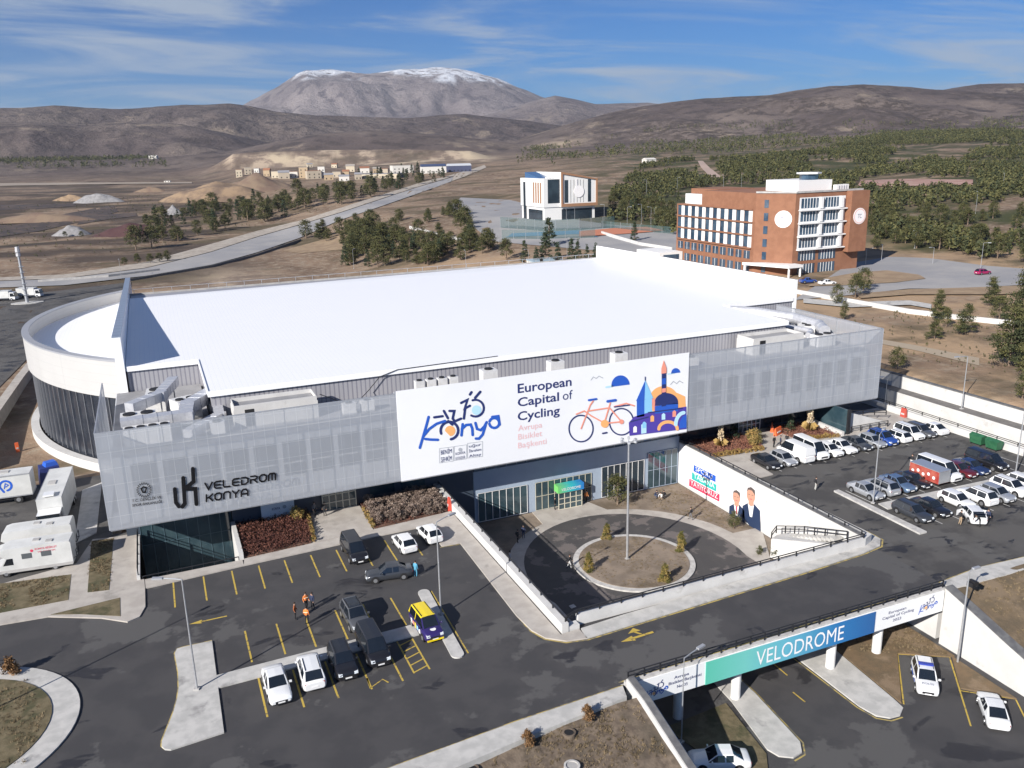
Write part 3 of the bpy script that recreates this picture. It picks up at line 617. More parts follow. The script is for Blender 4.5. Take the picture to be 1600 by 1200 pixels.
# office block behind the screens
BX0, BX1, BY, BZ0, BZ1 = -6.3, 95.0, 90.4, 3.75, 10.9
mb = MB(); mb.box(BX0,BY,BZ0,BX1,99.3,BZ1,mat('office_wall', (.66,.67,.69), .6)); mb.box(BX0,99.3,BZ0,4.0,117.3,BZ1,MATS['office_wall']); mb.box(87.9,99.3,BZ0,BX1,115.3,BZ1,MATS['office_wall'])
blk = part(mb, 'office_block')
mb = MB(); mb.box(BX0+.1,BY+.1,BZ1,BX1-.1,99.4,BZ1+.06,M_TERR); mb.box(BX0+.1,99.4,BZ1,4.0,117.2,BZ1+.06,M_TERR); mb.box(88,99.4,BZ1,BX1-.1,115.2,BZ1+.06,M_TERR); part(mb, 'terrace_floor', blk)
mb = MB(); mb.box(-7.2,89.05,3.62,96,BY+3.4,3.74,mat('soffit', (.30,.31,.33), .7)); part(mb, 'soffit', blk)
for k in range(9):
    x0 = -4.6+k*3.05; mb = MB(); mb.box(x0,BY-.06,6.1,x0+2.45,BY-.01,10.0,M_WIN); mb.box(x0,BY-.10,7.45,x0+2.45,BY-.06,7.6,M_WFR); part(mb, 'office_window', blk)
for k in range(11):
    x0 = 64.4+k*2.75; mb = MB(); mb.box(x0,BY-.06,6.1,x0+1.7,BY-.01,10.0,M_WIN); mb.box(x0,BY-.10,7.45,x0+1.7,BY-.06,7.6,M_WFR); part(mb, 'office_window', blk)
# mesh screens in front, turning the corners
FY, FZ0, FZ1 = 89.0, 3.75, 14.1
for x0, x1, sx, y1 in ((-7.3, 23.35, -7.3, 110.5), (62.45, 96.0, 96.0, 112.0)):
    mb = MB(); mb.box(x0,FY-.04,FZ0,x1,FY+.04,FZ1,M_MESH); mb.box(sx-.04,FY+.05,FZ0,sx+.04,y1,FZ1,M_MESH); sc = part(mb, 'mesh_screen')
    mb = MB()
    for z in (FZ1, FZ1-1.9, FZ0+.05): mb.box(x0,FY+.06,z-.06,x1,FY+.2,z+.06,M_STEEL)
    for z in (FZ1, FZ0+.05): mb.box(sx-.06,FY+.22,z-.06,sx+.06,y1,z+.06,M_STEEL)
    nx = int((x1-x0)/3.05)
    for k in range(nx+1): xx = x0+.1+k*(x1-x0-.2)/nx; mb.box(xx-.05,FY+.21,FZ0,xx+.05,FY+.32,FZ1,M_STEEL); mb.box(xx-.03,FY+.32,12.2,xx+.03,BY,12.26,M_STEEL)
    for k in range(1, 6): yy = FY+k*(y1-FY)/5; mb.box(sx-.06,yy-.06,FZ0,sx+.06,yy+.06,FZ1,M_STEEL)
    part(mb, 'screen_frame', sc)
# ground floor at plaza level
def glazing(x0, x1, y, z0, z1, nx, nz, mg, mf, parent, fw=.07, names=('glazing', 'frame')):
    g = part(MB().box(x0,y,z0,x1,y+.08,z1,mg), names[0], parent); mb = MB()
    for k in range(nx+1): x = x0+(x1-x0)*k/nx; mb.box(x-fw/2,y-.05,z0,x+fw/2,y-.005,z1,mf)
    for k in range(nz+1): z = z0+(z1-z0)*k/nz; mb.box(x0,y-.07,z-fw/2,x1,y-.052,z+fw/2,mf)
    part(mb, names[1], g); return g
mb = MB(); mb.box(4.8,93.0,-5.5,33.6,99,3.6,M_NAVY); mb.box(64.5,94.2,0,88.0,99,3.6,M_NAVY); mb.box(-6.2,95.5,-5.5,4.8,99,3.6,M_NAVY); mb.box(33.6,99.0,-5.5,64.5,99.6,3.6,M_NAVY)
gf = part(mb, 'ground_floor_wall')
for x0, x1 in ((8.0,11.2),(20.5,23.5),(24.3,27.3)): part(MB().box(x0,92.93,.9,x1,92.99,2.7,M_GLASSB), 'shop_window', gf)
M_DFR = mat('pale_gold_frame', (.55,.52,.42), .5)
glazing(14.8,18.7,92.6,.12,3.0,5,3,M_GLASSB,M_DFR,gf,.11,('entrance_door','door_frame'))
glazing(74.8,78.6,93.8,.12,3.1,5,3,M_GLASSB,M_WFR,gf,.11,('entrance_door','door_frame'))
glazing(-4.8,4.7,94.6,-5.4,3.6,8,2,M_GLASSB,mat('teal_frame',(.07,.12,.15),.5),gf,.07,('pit_glazing','pit_frame'))
glazing(65.0,74.0,94.1,.5,3.2,6,1,M_GLASS,M_RAIL,gf); glazing(79.6,87.6,94.1,.5,3.2,5,1,M_GLASS,M_RAIL,gf)
part(MB().box(87.9,86.5,0,88.2,94.1,3.62,M_GLASSB), 'corner_glazing', gf)
part(MB().box(87.85,86.2,.1,88.3,86.5,3.7,M_RAIL), 'corner_post', gf)
# lower wing facing the courtyard
mb = MB(); mb.box(33.7,93.2,-5.5,64.3,99.0,1.45,M_FASC); lw = part(mb, 'lower_wing')
mb = MB(); mb.box(33.62,93.05,-5.4,33.69,98.9,-1.25,M_NAVY); part(mb, 'side_cladding', lw)
glazing(34.2,41.0,93.1,-5.35,-1.5,7,1,M_GLASSB,M_WFR,lw,.06); glazing(42.2,50.4,93.1,-5.35,-1.5,9,2,M_GLASSB,M_DFR,lw,.06); glazing(52.0,58.6,93.1,-5.35,-1.0,7,1,M_GLASS,M_WFR,lw,.06); glazing(59.2,64.0,93.1,-5.35,-.2,5,2,M_GLASSB,M_FASC,lw,.06)
glazing(45.0,48.4,92.0,-5.35,-3.1,4,3,M_GLASSB,M_DFR,lw,.10,('porch_door','door_frame'))
mb = MB(); mb.box(44.9,92.1,-3.08,48.5,93.05,-3.0,M_WFR); part(mb, 'porch_roof', lw)
glazing(34,64.2,98.8,1.5,3.6,20,1,M_GLASS,M_NAVY,lw,.08)
mb = MB()
for k in range(22): x = 34+k*1.43; mb.box(x-.03,93.3,1.45,x+.03,93.36,2.3,M_FASC)
mb.box(33.8,93.29,2.26,64.2,93.37,2.34,M_FASC); mb.box(33.9,93.38,1.46,64.1,93.40,2.25,mat('balustrade_glass',(.10,.14,.18),.1,spec=.8)); part(mb, 'terrace_balustrade', lw)
# rooftop rooms on the terrace
for x0, x1, y0, y1, zt2 in ((6.3,15.6,94.6,98.2,13.5),(77.6,86.8,95.0,98.7,13.4)):
    mb = MB(); mb.box(x0,y0,BZ1+.06,x1,y1,zt2-.5,M_WALL); mb.wallline([(x0+.12,y0+.12),(x1-.12,y0+.12),(x1-.12,y1-.12),(x0+.12,y1-.12)], .24, zt2-.5, zt2, M_WALL, closed=True); rm = part(mb, 'rooftop_room')
    part(MB().box(x0+.25,y0+.25,zt2-.5,x1-.25,y1-.25,zt2-.42,M_TERR), 'room_roof', rm)
    part(MB().box(x0+1.2,y0-.03,BZ1+.1,x0+2.2,y0-.005,BZ1+2.1,M_DARK), 'room_door', rm)
# ---------------------------------------------------------------- plant standing on the roof terrace
M_DUCT = mat('galvanised_duct', (.56,.57,.60), .38, (.48,.49,.53), 2.0, .3, 3, metal=.35)
M_UNIT = mat('air_unit_casing', (.66,.66,.66), .5, (.58,.58,.58), 2.0)
TZ = BZ1+.06
def ahu(loc, lx, ly, h, rot, label, n=3):
    t = thing('air_handling_unit', label, 'air unit', (loc[0], loc[1], TZ), rot, 'air units on the roof terrace')
    mb = MB(); mb.box(-lx/2,-ly/2,.25,lx/2,ly/2,h,M_UNIT); mb.build('casing', t, world=False)
    mb = MB()
    for k in range(1, n): x = -lx/2+lx*k/n; mb.box(x-.02,-ly/2-.02,.3,x+.02,-ly/2-.003,h-.05,M_STEEL)
    mb.box(-lx/2-.03,-ly/2-.03,.05,lx/2+.03,ly/2+.03,.24,M_STEEL); mb.build('base_frame', t, world=False)
    for k in range(n):
        x = -lx/2+lx*(k+.5)/n; mb = MB(); mb.cyl((x,0,h+.005),(x,0,h+.14),min(lx/n,ly)*.36,min(lx/n,ly)*.36,M_DARK,14); mb.build('fan', t, world=False)
    mb = MB(); mb.box(lx/2+.004,-ly*.35,.6,lx/2+.05,ly*.35,h-.3,M_DARK); mb.build('louvre', t, world=False)
    return t
def duct(pts, w, h, label, n=4, rnd=False):
    """rectangular (or round) sheet-metal duct along a path"""
    t = thing('air_duct', label, 'duct', (pts[0][0], pts[0][1], TZ), 0, 'ducts on the roof terrace')
    mb = MB()
    for i, (a, b) in enumerate(zip(pts[:-1], pts[1:])):
        if rnd: mb.cyl(a, b, w/2, w/2, M_DUCT, 16)
        else:
            ang = math.atan2(b[1]-a[1], b[0]-a[0]); L_ = math.hypot(b[0]-a[0], b[1]-a[1])
            if L_ < .05: mb.box(a[0]-w/2+.004,a[1]-w/2+.004,min(a[2],b[2]),a[0]+w/2-.004,a[1]+w/2-.004,max(a[2],b[2]),M_DUCT)
            else: mb.rbox((a[0]+b[0])/2, (a[1]+b[1])/2, a[2]-h/2-.003*i, a[2]+h/2+.003*i, L_+w, w-.004*i, ang, M_DUCT)
    mb.build('duct_run', t)
    for a, b in zip(pts[:-1], pts[1:]):
        L_ = math.hypot(b[0]-a[0], b[1]-a[1]); ang = math.atan2(b[1]-a[1], b[0]-a[0])
        for k in range(1, max(2, int(L_/1.2))):
            mb = MB(); f = k/max(2, int(L_/1.2)); x, y = a[0]+(b[0]-a[0])*f, a[1]+(b[1]-a[1])*f
            if rnd: mb.cyl(tuple(a[i]+(b[i]-a[i])*f for i in range(3)), tuple(a[i]+(b[i]-a[i])*(f+.004) for i in range(3)), w/2+.04, w/2+.04, M_STEEL, 16)
            else: mb.rbox(x, y, a[2]-h/2-.03, a[2]+h/2+.03, .06, w+.06, ang, M_STEEL)
            mb.build('flange', t)
    for p in pts: MB().box(p[0]-.08,p[1]-.08,TZ,p[0]+.08,p[1]+.08,p[2]-h/2,M_STEEL).build('stand', t)
    return t
ahu((-2.6,93.0), 4.6, 2.0, 2.1, .02, 'long pale air unit nearest the left front corner of the roof terrace', 4)
ahu((-3.4,97.4), 3.6, 2.2, 2.4, .0, 'tall air unit behind the long one at the left end of the terrace', 2)
ahu((1.6,101.6), 2.6, 2.6, 2.3, .4, 'squat air unit turned askew below the step of the grey hall wall', 2)
ahu((-1.5,107), 4.2, 2.2, 2.2, 1.5, 'air unit deepest in the left corner beside the mesh screen', 2)
ahu((4.4,93.4), 1.5, 1.3, 1.5, 0, 'small air unit between the duct and the white rooftop room', 1)
ahu((19.0,94.0), 1.5, 1.0, 1.4, 0, 'left one of the two small condensers right of the rooftop room', 1); ahu((21.2,94.2), 1.5, 1.0, 1.4, 0, 'right one of the two small condensers right of the rooftop room', 1)
ahu((65.2,93.6), 3.2, 1.6, 1.5, 0, 'white air unit right of the banner in front of the grey hall wall', 2)
ahu((90.2,94.8), 3.2, 1.8, 1.9, 0, 'air unit beside the right rooftop room under the bent round duct', 2); ahu((92.6,101.0), 2.6, 1.8, 2.0, 1.2, 'air unit beneath the silver round duct at the right end', 2)
for k, x in enumerate((27.2,28.6,30.0,31.4)): ahu((x,92.6), 1.05, .9, 3.35, 0, ['first','second','third','last'][k]+' from the left of four small condensers behind the left end of the banner', 1)
for k, x in enumerate((36.2,45.3,54.5)): ahu((x,93.2), 1.9, 1.4, 3.5, 0, ['left','middle','right'][k]+' one of three white boxes rising behind the top edge of the banner', 1)
duct([(-4.4,95.2,12.9),(1.4,95.4,12.9),(1.8,99.2,12.9),(4.2,103.2,12.9)], 1.5, 1.3, 'bulky square duct turning across the left end of the terrace')
duct([(1.6,92.2,12.0),(4.9,96.8,12.0),(5.0,100.0,12.0)], 1.1, .9, 'narrower square duct in front of the white rooftop room')
duct([(-3.9,100.5,13.4),(-1.0,103.8,13.4),(.6,110,13.4)], 1.2, 1.1, 'high square duct running back beside the left mesh screen')
duct([(87.6,113.5,13.6),(90.4,110.5,13.6),(93.4,104.5,13.3),(93.8,99.5,13.0),(92.2,96.6,12.8)], 1.7, 1.7, 'thick silver round duct bending along the right end of the terrace', rnd=True)
duct([(89.6,104,12.6),(91.0,98.2,12.6),(89.2,96.8,12.4)], .9, .9, 'thinner round duct beside the right rooftop room', rnd=True)
cb = MB().tube([(16,95.2,13.5),(20,96.2,11.2),(22.6,99.3,12.0),(24.2,99.35,13.6),(26.5,99.4,14.2),(40,99.45,14.36)], .05, M_RAIL, 6).build('cable'); tag(cb, 'dark cable climbing the grey hall wall to the roof edge', 'cable')
# ================================================================ signs, banner, poster
def text_geo(s, bold=0.0, font=None):
    """flat filled outline of a string as (verts 2D normalised to its box, faces, aspect)"""
    cu = bpy.data.curves.new('lettering', 'FONT'); cu.body = s; cu.size = 1.0; cu.offset = bold; cu.resolution_u = 3
    o = bpy.data.objects.new('lettering', cu); C.objects.link(o)
    dg = bpy.context.evaluated_depsgraph_get(); me = bpy.data.meshes.new_from_object(o.evaluated_get(dg))
    v = np.array([tuple(p.co)[:2] for p in me.vertices]); f = [list(p.vertices) for p in me.polygons]
    bpy.data.objects.remove(o); bpy.data.curves.remove(cu); bpy.data.meshes.remove(me); return v, f
def text(mb, s, P, x0, x1, yb, yt, m, bold=0.0, ytop=None):
    """string fitted between x0..x1, baseline yb .. cap height yt, through the placing function P(u, v) -> 3D"""
    v, f = text_geo(s, bold); a, b = v[:, 0].min(), v[:, 0].max()
    capv, _ = text_geo('H', bold); ch = capv[:, 1].max()-capv[:, 1].min()
    u = x0+(v[:, 0]-a)/(b-a)*(x1-x0); w = yb+v[:, 1]/ch*(yt-yb)
    mb.add([P(p, q) for p, q in zip(u, w)], f, m); return mb
def ribbon(mb, pts, wd, P, m, caps=True, closed=False):
    """flat stroke of width wd along 2D points with round joints, placed by P"""
    pts = [p for i, p in enumerate(pts) if i == 0 or math.hypot(p[0]-pts[i-1][0], p[1]-pts[i-1][1]) > 1e-6]
    n = len(pts); A = []; B = []; h = wd/2
    for i in range(n):
        a = pts[i-1] if (i > 0 or closed) else None; b = pts[(i+1) % n] if (i < n-1 or closed) else None; p = pts[i]
        u = Vector((p[0]-a[0], p[1]-a[1])).normalized() if a is not None else None
        w_ = Vector((b[0]-p[0], b[1]-p[1])).normalized() if b is not None else None
        u = u or w_; w_ = w_ or u; t = u+w_
        t = t.normalized() if t.length > .2 else u
        nrm = Vector((-t.y, t.x)); c = max(.45, nrm.dot(Vector((-u.y, u.x)))); A.append((p[0]-nrm.x*h/c, p[1]-nrm.y*h/c)); B.append((p[0]+nrm.x*h/c, p[1]+nrm.y*h/c))
    fs = [[i, (i+1) % n, n+(i+1) % n, n+i] for i in range(n if closed else n-1)]
    vs = [P(*q) for q in A+B]
    if caps and not closed:
        for i, j, sg in ((0, 1, -1), (n-1, n-2, 1)):
            d = Vector((pts[i][0]-pts[j][0], pts[i][1]-pts[j][1])).normalized(); s_ = Vector((-d.y, d.x)); o = len(vs)
            for t_ in range(1, 6):
                g_ = math.pi*t_/6; q = (pts[i][0]+h*(s_.x*math.cos(g_)+d.x*math.sin(g_)), pts[i][1]+h*(s_.y*math.cos(g_)+d.y*math.sin(g_))); vs.append(P(*q))
            fs.append(([i, n+i] if i == 0 else [n+i, i])[::1]+[]) if False else None
            first, last = (i, n+i) if i == 0 else (n+i, i)
            fs.append([first]+list(range(o, o+5))+[last])
    mb.add(vs, fs, m)
    return mb
def disc(mb, x, y, r, P, m, n=24, a0=0, a1=360, ry=None):
    ts = np.linspace(R_(a0), R_(a1), n, endpoint=(a1-a0 < 359)); pts = [(x+r*math.cos(t), y+(ry or r)*math.sin(t)) for t in ts]
    return mb.add([P(*p) for p in pts], [list(range(len(pts)))], m)
def poly(mb, pts, P, m): 
    a = sum(pts[i][0]*pts[(i+1)%len(pts)][1]-pts[(i+1)%len(pts)][0]*pts[i][1] for i in range(len(pts)))
    return mb.add([P(*p) for p in (pts if a > 0 else pts[::-1])], [list(range(len(pts)))], m)
def circ(x, y, r, n=36): return [(x+r*math.cos(t), y+r*math.sin(t)) for t in np.linspace(0, 2*math.pi, n, endpoint=False)]
def arcp(x, y, r, a0, a1, n=14): return [(x+r*math.cos(R_(t)), y+r*math.sin(R_(t))) for t in np.linspace(a0, a1, n)]
INK = lambda n, c: mat('print_'+n, c, .5)
I_NAVY, I_BLUE, I_AZ, I_PUR = INK('navy',(.018,.030,.14)), INK('blue',(.02,.10,.50)), INK('azure',(.25,.55,.85)), INK('purple',(.07,.045,.34))
I_PINK, I_PPINK, I_ORA, I_WH, I_LB = INK('coral',(.80,.30,.22)), INK('pale_pink',(.78,.50,.52)), INK('orange',(.85,.42,.16)), INK('white',(.82,.82,.83)), INK('pale_blue',(.45,.70,.88))
I_TEAL, I_RED, I_GR, I_BLK = INK('teal',(.03,.42,.38)), INK('red',(.62,.04,.10)), INK('grey',(.4,.42,.46)), mat('print_black',(.010,.010,.012),.9,spec=.1)
M_BAN = mat('banner_vinyl', (.80,.81,.83), .55, (.77,.78,.81), .15)
def konya_logo(parent, P, D, M_=None):
    """hand-drawn town lettering with a cyclist riding over it; D gives the print planes"""
    W = 13
    def st(name, strokes, w, m, k):
        mb = MB()
        for i, s_ in enumerate(strokes): ribbon(mb, s_, w, lambda u, v: P(u, v, k+.22*i), m)
        return mb.build(name, parent)
    st('letter_k', [[(222,292),(212,330),(196,385),(178,446)],[(196,388),(225,352),(262,326),(304,312)],[(205,402),(232,405),(268,406)]], W, I_BLUE, 2)
    mb = MB(); disc(mb, 330,362,26, lambda u, v: P(u, v, 1), I_ORA, 24, -180, 90); mb.build('orange_wheel', parent)
    st('letter_o', [arcp(326,360,44,-200,80,18)], W, I_NAVY, 2)
    st('letter_n', [[(392,328),(386,384)],[(388,352),(410,332),(432,330),(440,350),(442,382)]], W, I_BLUE, 2)
    st('letter_y', [[(456,322),(464,352),(482,358),(500,340),(512,318)],[(506,334),(492,380),(474,400),(458,400)]], W, I_BLUE, 2)
    st('letter_a', [arcp(550,322,25,-160,170,14),[(540,292),(570,288),(577,330)]], W, I_BLUE, 2)
    mb = MB(); disc(mb, 462,258,24, lambda u, v: P(u, v, 1), I_LB, 24); mb.build('blue_wheel', parent)
    st('front_wheel', [arcp(456,248,42,-110,120,16)], W-2, I_NAVY, 2)
    st('rider', [[(384,222),(416,206),(402,250),(428,236)],[(404,252),(398,300)],[(436,168),(428,180)],[(480,166),(454,196)]], W-1, I_NAVY, 2)
    st('second_rider', [[(250,294),(292,288)],[(298,262),(318,298)],[(326,262),(350,262),(342,300),(352,314),(384,300)],[(320,312),(340,330)]], W-1, I_NAVY, 2)
# ---- the great white banner on the front
bz = lambda a, b: GY(600+a*.3125, 560+b*.3125, 88.9)
def PB(a, b, k=1): x, z = bz(a, b); return (x, 88.86-.012*k, z)
BAN = thing('banner', 'huge white banner with blue lettering, a bicycle and a domed skyline on the front', 'banner', (43, 88.95, 4))
bx0, bx1, bzb, bzt = 23.36, 62.44, 3.7, 14.45
MB().box(bx0,88.87,bzb,bx1,88.97,bzt,M_BAN).build('banner_sheet', BAN)
MB().box(bx0+.05,89.0,bzb+.05,bx1-.05,90.3,bzt-.4,mat('banner_frame',(.33,.34,.36),.6)).build('back_frame', BAN)
MB().box(bx0,88.84,bzb-.12,bx1,90.3,bzb-.01,M_STEEL).build('bottom_rail', BAN)
konya_logo(BAN, PB, None)
def slant_text(s, x0, y0, x1, y1, h, m, name, bold=0.0, parent=BAN, P=PB, k=1):
    """text along a slanted baseline in picture coordinates of the sign: converted to the sign's own plane"""
    ax, az = P(x0, y0, 0)[0], P(x0, y0, 0)[2]; bx_, bz_ = P(x1, y1, 0)[0], P(x1, y1, 0)[2]
    zm = (az+bz_)/2; hh = abs(P(x0, y0-h, 0)[2]-az); yy = P(x0, y0, k)[1]
    mb = MB(); text(mb, s, lambda u, v: (u, yy, v), ax, bx_, zm, zm+hh, m, bold); return mb.build(name, parent)
slant_text('European', 668,172, 937,136, 46, I_NAVY, 'lettering', .016)
slant_text('Capital', 668,240, 874,211, 44, I_NAVY, 'lettering', .016); slant_text('of', 893,208, 942,201, 44, I_NAVY, 'lettering', 0)
slant_text('Cycling', 668,309, 878,280, 44, I_NAVY, 'lettering', .016)
slant_text('Avrupa', 670,362, 790,345, 28, I_PPINK, 'lettering', .006); slant_text('Bisiklet', 670,405, 790,388, 28, I_PPINK, 'lettering', .006); slant_text('Başkenti', 670,447, 812,428, 28, I_PPINK, 'lettering', .006)
for a0, b0, a1, b1, rows in ((277,450,345,522,['BENİM','ŞEHRİM']), (350,440,412,510,['','KONYA','BÜYÜKŞEHİR']), (417,424,492,498,['uğur','İbrahim','Altay'])):
    mb = MB()
    q = [(a0,b0),(a1,b0-9),(a1,b1-9),(a0,b1)]; ribbon(mb, q, 2.2, lambda u, v: PB(u, v, 1), I_GR, closed=True)
    n = len(rows)
    for i, r in enumerate(rows):
        if r: 
            yb = b0+(b1-b0)*(i+.85)/n-4; A = PB(a0+7, yb, 1); Bp = PB(a1-7, yb-7, 1); hh = (b1-b0)/n*.2*.3125*.07
            text(mb, r, lambda u, v: (u, PB(0, 0, 2)[1], v), A[0], Bp[0], A[2]-.1, A[2]+.42 if n == 2 else A[2]+.22, I_NAVY, 0)
        else: disc(mb, (a0+a1)/2, b0+16, 10, lambda u, v: PB(u, v, 1), I_GR, 14)
    mb.build('partner_badge', BAN)
# bicycle drawn on the banner
def strokes(name, ss, w, m, k=2, closed=False):
    mb = MB()
    for i, s_ in enumerate(ss): ribbon(mb, s_, w, lambda u, v: PB(u, v, k+.1*i), m, closed=closed)
    return mb.build(name, BAN)
wh = lambda x, y, rx, ry, n=40: [(x+rx*math.cos(t), y+ry*math.sin(t)) for t in np.linspace(0, 2*math.pi, n, endpoint=False)]
strokes('bicycle_wheel', [wh(984,350,60,66)], 7, I_NAVY, closed=True); strokes('bicycle_wheel', [wh(1186,316,60,66)], 7, I_NAVY, closed=True)
strokes('bicycle_frame', [[(984,350),(1030,232)],[(1022,262),(1126,246)],[(1030,284),(1100,322)],[(1130,222),(1100,322)],[(1126,246),(1186,316)],[(1100,324),(1186,316)],[(1030,232),(1044,212)],[(960,278),(1000,262),(1040,290)],[(1150,240),(1210,224),(1250,236)]], 7, I_PINK, 3)
strokes('handlebar', [[(1022,208),(1060,202)]], 10, I_BLUE, 4); strokes('saddle', [[(1116,214),(1156,208)]], 13, I_BLUE, 4); strokes('luggage_rack', [[(1150,242),(1226,232)]], 6, I_NAVY, 4); strokes('pedal', [[(1092,374),(1112,370)]], 8, I_NAVY, 4)
mb = MB(); disc(mb, 1102,326,20, lambda u, v: PB(u, v, 4), I_ORA, 20); disc(mb, 1186,316,12, lambda u, v: PB(u, v, 4), I_PINK, 16); mb.build('crank', BAN)
def pol(name, pts, m, k): mb = MB(); poly(mb, [(p[0], p[1]) for p in pts], lambda u, v: PB(u, v, k), m); return mb.build(name, BAN)
def pol2(name, pts, m, k):
    mb = MB(); mb.add([PB(u, v, k) for u, v in pts], [list(range(len(pts)))], m); return mb.build(name, BAN)
pol2('cloud_sun', [(1136,142),(1228,130)]+[(1182+46*math.cos(R_(t)), 134-50*math.sin(R_(t))) for t in range(5, 180, 12)], I_BLUE, 1); strokes('cloud', [[(1110,144),(1140,138)]], 9, I_LB, 1)
pol2('cloud_sun', [(1434,76),(1480,70)]+[(1458+23*math.cos(R_(t)), 73-25*math.sin(R_(t))) for t in range(5, 180, 15)], I_BLUE, 1); strokes('cloud', [[(1418,78),(1450,74)]], 5, I_LB, 1)
strokes('bird', [[(1034,108),(1046,92),(1060,100),(1074,88),(1094,98)]], 4, I_GR, 1); strokes('bird', [[(1432,130),(1446,114),(1462,126),(1476,112),(1494,122)]], 4, I_GR, 1)
pol2('orange_sun', [(1330,196)]+[(1398+70*math.cos(R_(t)), 200-62*math.sin(R_(t))) for t in range(180, 20, -10)]+[(1505,190),(1510,262),(1430,300),(1340,260)], I_ORA, 1)
pol2('sky_haze', [(1330,200),(1400,196),(1420,250),(1350,262)], I_PINK, 2)
pol2('tower_body', [(1262,208),(1338,200),(1338,282),(1262,294)], I_AZ, 3); pol2('tower_shade', [(1262,208),(1300,204),(1300,288),(1262,294)], I_BLUE, 4)
pol2('tower_roof', [(1258,212),(1304,108),(1344,198)], I_AZ, 5); pol2('tower_roof_shade', [(1258,212),(1304,108),(1300,206)], I_BLUE, 6); strokes('finial', [[(1304,108),(1304,92)]], 5, I_NAVY, 5)
pol2('hall_body', [(1226,386),(1222,320),(1250,290),(1320,270),(1510,240),(1510,352)], I_PUR, 4)
pol2('dome', [(1352,236),(1354,214)]+[(1410+58*math.cos(R_(t)), 218-46*math.sin(R_(t))) for t in range(175, 0, -10)]+[(1468,226)], I_NAVY, 5); pol2('dome_drum', [(1352,238),(1468,222),(1468,262),(1352,276)], I_BLUE, 5)
pol2('minaret', [(1386,240),(1386,60),(1408,56),(1408,236)], I_NAVY, 6); pol2('minaret_band', [(1384,76),(1384,50),(1396,8),(1410,46),(1410,72)], I_PINK, 7); pol2('minaret_band', [(1387,100),(1387,130),(1407,127),(1407,97)], I_BLUE, 7); pol2('minaret_band', [(1387,150),(1387,170),(1407,167),(1407,147)], I_PINK, 7)
for i, (a, b) in enumerate(((1244,340),(1290,318),(1330,286),(1386,276),(1440,262))): pol2('arched_window', [(a,b+30),(a,b+4),(a+9,b-4),(a+18,b+2),(a+18,b+28)], (I_WH, I_AZ, I_ORA, I_LB, I_PINK)[i], 6)
pol2('doorway', [(1284,376),(1284,330),(1310,322),(1310,372)], I_LB, 5)
strokes('arch', [[(1372+46*math.cos(R_(t))+46, 352-36*math.sin(R_(t))) for t in range(0, 181, 15)]], 16, I_ORA, 6); strokes('arch', [[(1500+44*math.cos(R_(t)), 330-60*math.sin(R_(t))) for t in range(95, 190, 12)]], 18, I_LB, 7)
pol2('blue_quarter', [(1474,350),(1474,320),(1490,290),(1510,280),(1510,346)], I_BLUE, 6)
strokes('cornice', [[(1230,316),(1320,292)],[(1320,270),(1490,248)]], 6, I_NAVY, 5)
# ---- cut-out sign on the left screen
sz_ = lambda a, b: GY(150+a*.3125, 540+b*.3125, 88.86)
def PS(a, b, k=1): x, z = sz_(a, b); return (x, 88.90-.03*k, z)
SG = thing('building_sign', 'black cut-out lettering and looping emblem on the left grey mesh screen', 'sign', (5, 88.9, 4.5))
def sgn(name, ss, w, cl=False):
    mb = MB()
    for i, s_ in enumerate(ss): ribbon(mb, s_, w, lambda u, v: PS(u, v, 1+.2*i), I_BLK, closed=cl)
    return mb.build(name, SG)
sgn('emblem', [[(394,718),(400,785),(414,804)],[(436,662),(444,790),(432,806)],[(484,616),(488,680),(444,716)],[(448,716),(496,716),(502,792)]], 20)
def ptext(s, x0, y0, x1, y1, h, m, name, par, P, bold, zf=1.0, k=1):
    A = P(x0, y0, k); B_ = P(x1, y1, k); H_ = P(x0, y0-h, k); mb = MB(); v, f = text_geo(s, bold); a, b = v[:, 0].min(), v[:, 0].max()
    ch = text_geo('H', bold)[0][:, 1].max(); A, B_, H_ = Vector(A), Vector(B_), Vector(H_)
    mb.add([A+(B_-A)*((p-a)/(b-a))+(H_-A)*(q/ch) for p, q in v], f, m); return mb.build(name, par)
GLY = {'V':[[(0,1),(.5,0),(1,1)]],'E':[[(.95,1),(.3,1),(.06,.8),(.06,.2),(.3,0),(.95,0)],[(.1,.5),(.85,.5)]],'L':[[(.04,1),(.04,.22),(.2,0),(.95,0)]],'D':[[(.06,0),(.6,0),(.94,.26),(.94,.74),(.6,1),(.06,1)],[(.06,.06),(.06,.66)]],
 'R':[[(.06,1),(.7,1),(.94,.84),(.94,.68),(.7,.5),(.06,.5),(.06,0)],[(.5,.46),(.95,0)]],'O':[[(.3,0),(.7,0),(.96,.24),(.96,.76),(.7,1),(.3,1),(.04,.76),(.04,.24),(.3,0)]],'M':[[(.02,0),(.02,.76),(.2,1),(.8,1),(.98,.76),(.98,0)],[(.5,.94),(.5,.05)]],
 'K':[[(.06,1),(.06,0)],[(.95,1),(.45,.56),(.14,.5)],[(.5,.5),(.95,0)]],'N':[[(.04,0),(.04,.76),(.24,1),(.72,1),(.96,.76),(.96,0)]],'Y':[[(.02,1),(.5,.48),(.98,1)],[(.5,.42),(.5,0)]],'A':[[(.02,0),(.02,.6),(.3,1),(.7,1),(.98,.6),(.98,0)],[(.1,.32),(.9,.32)]]}
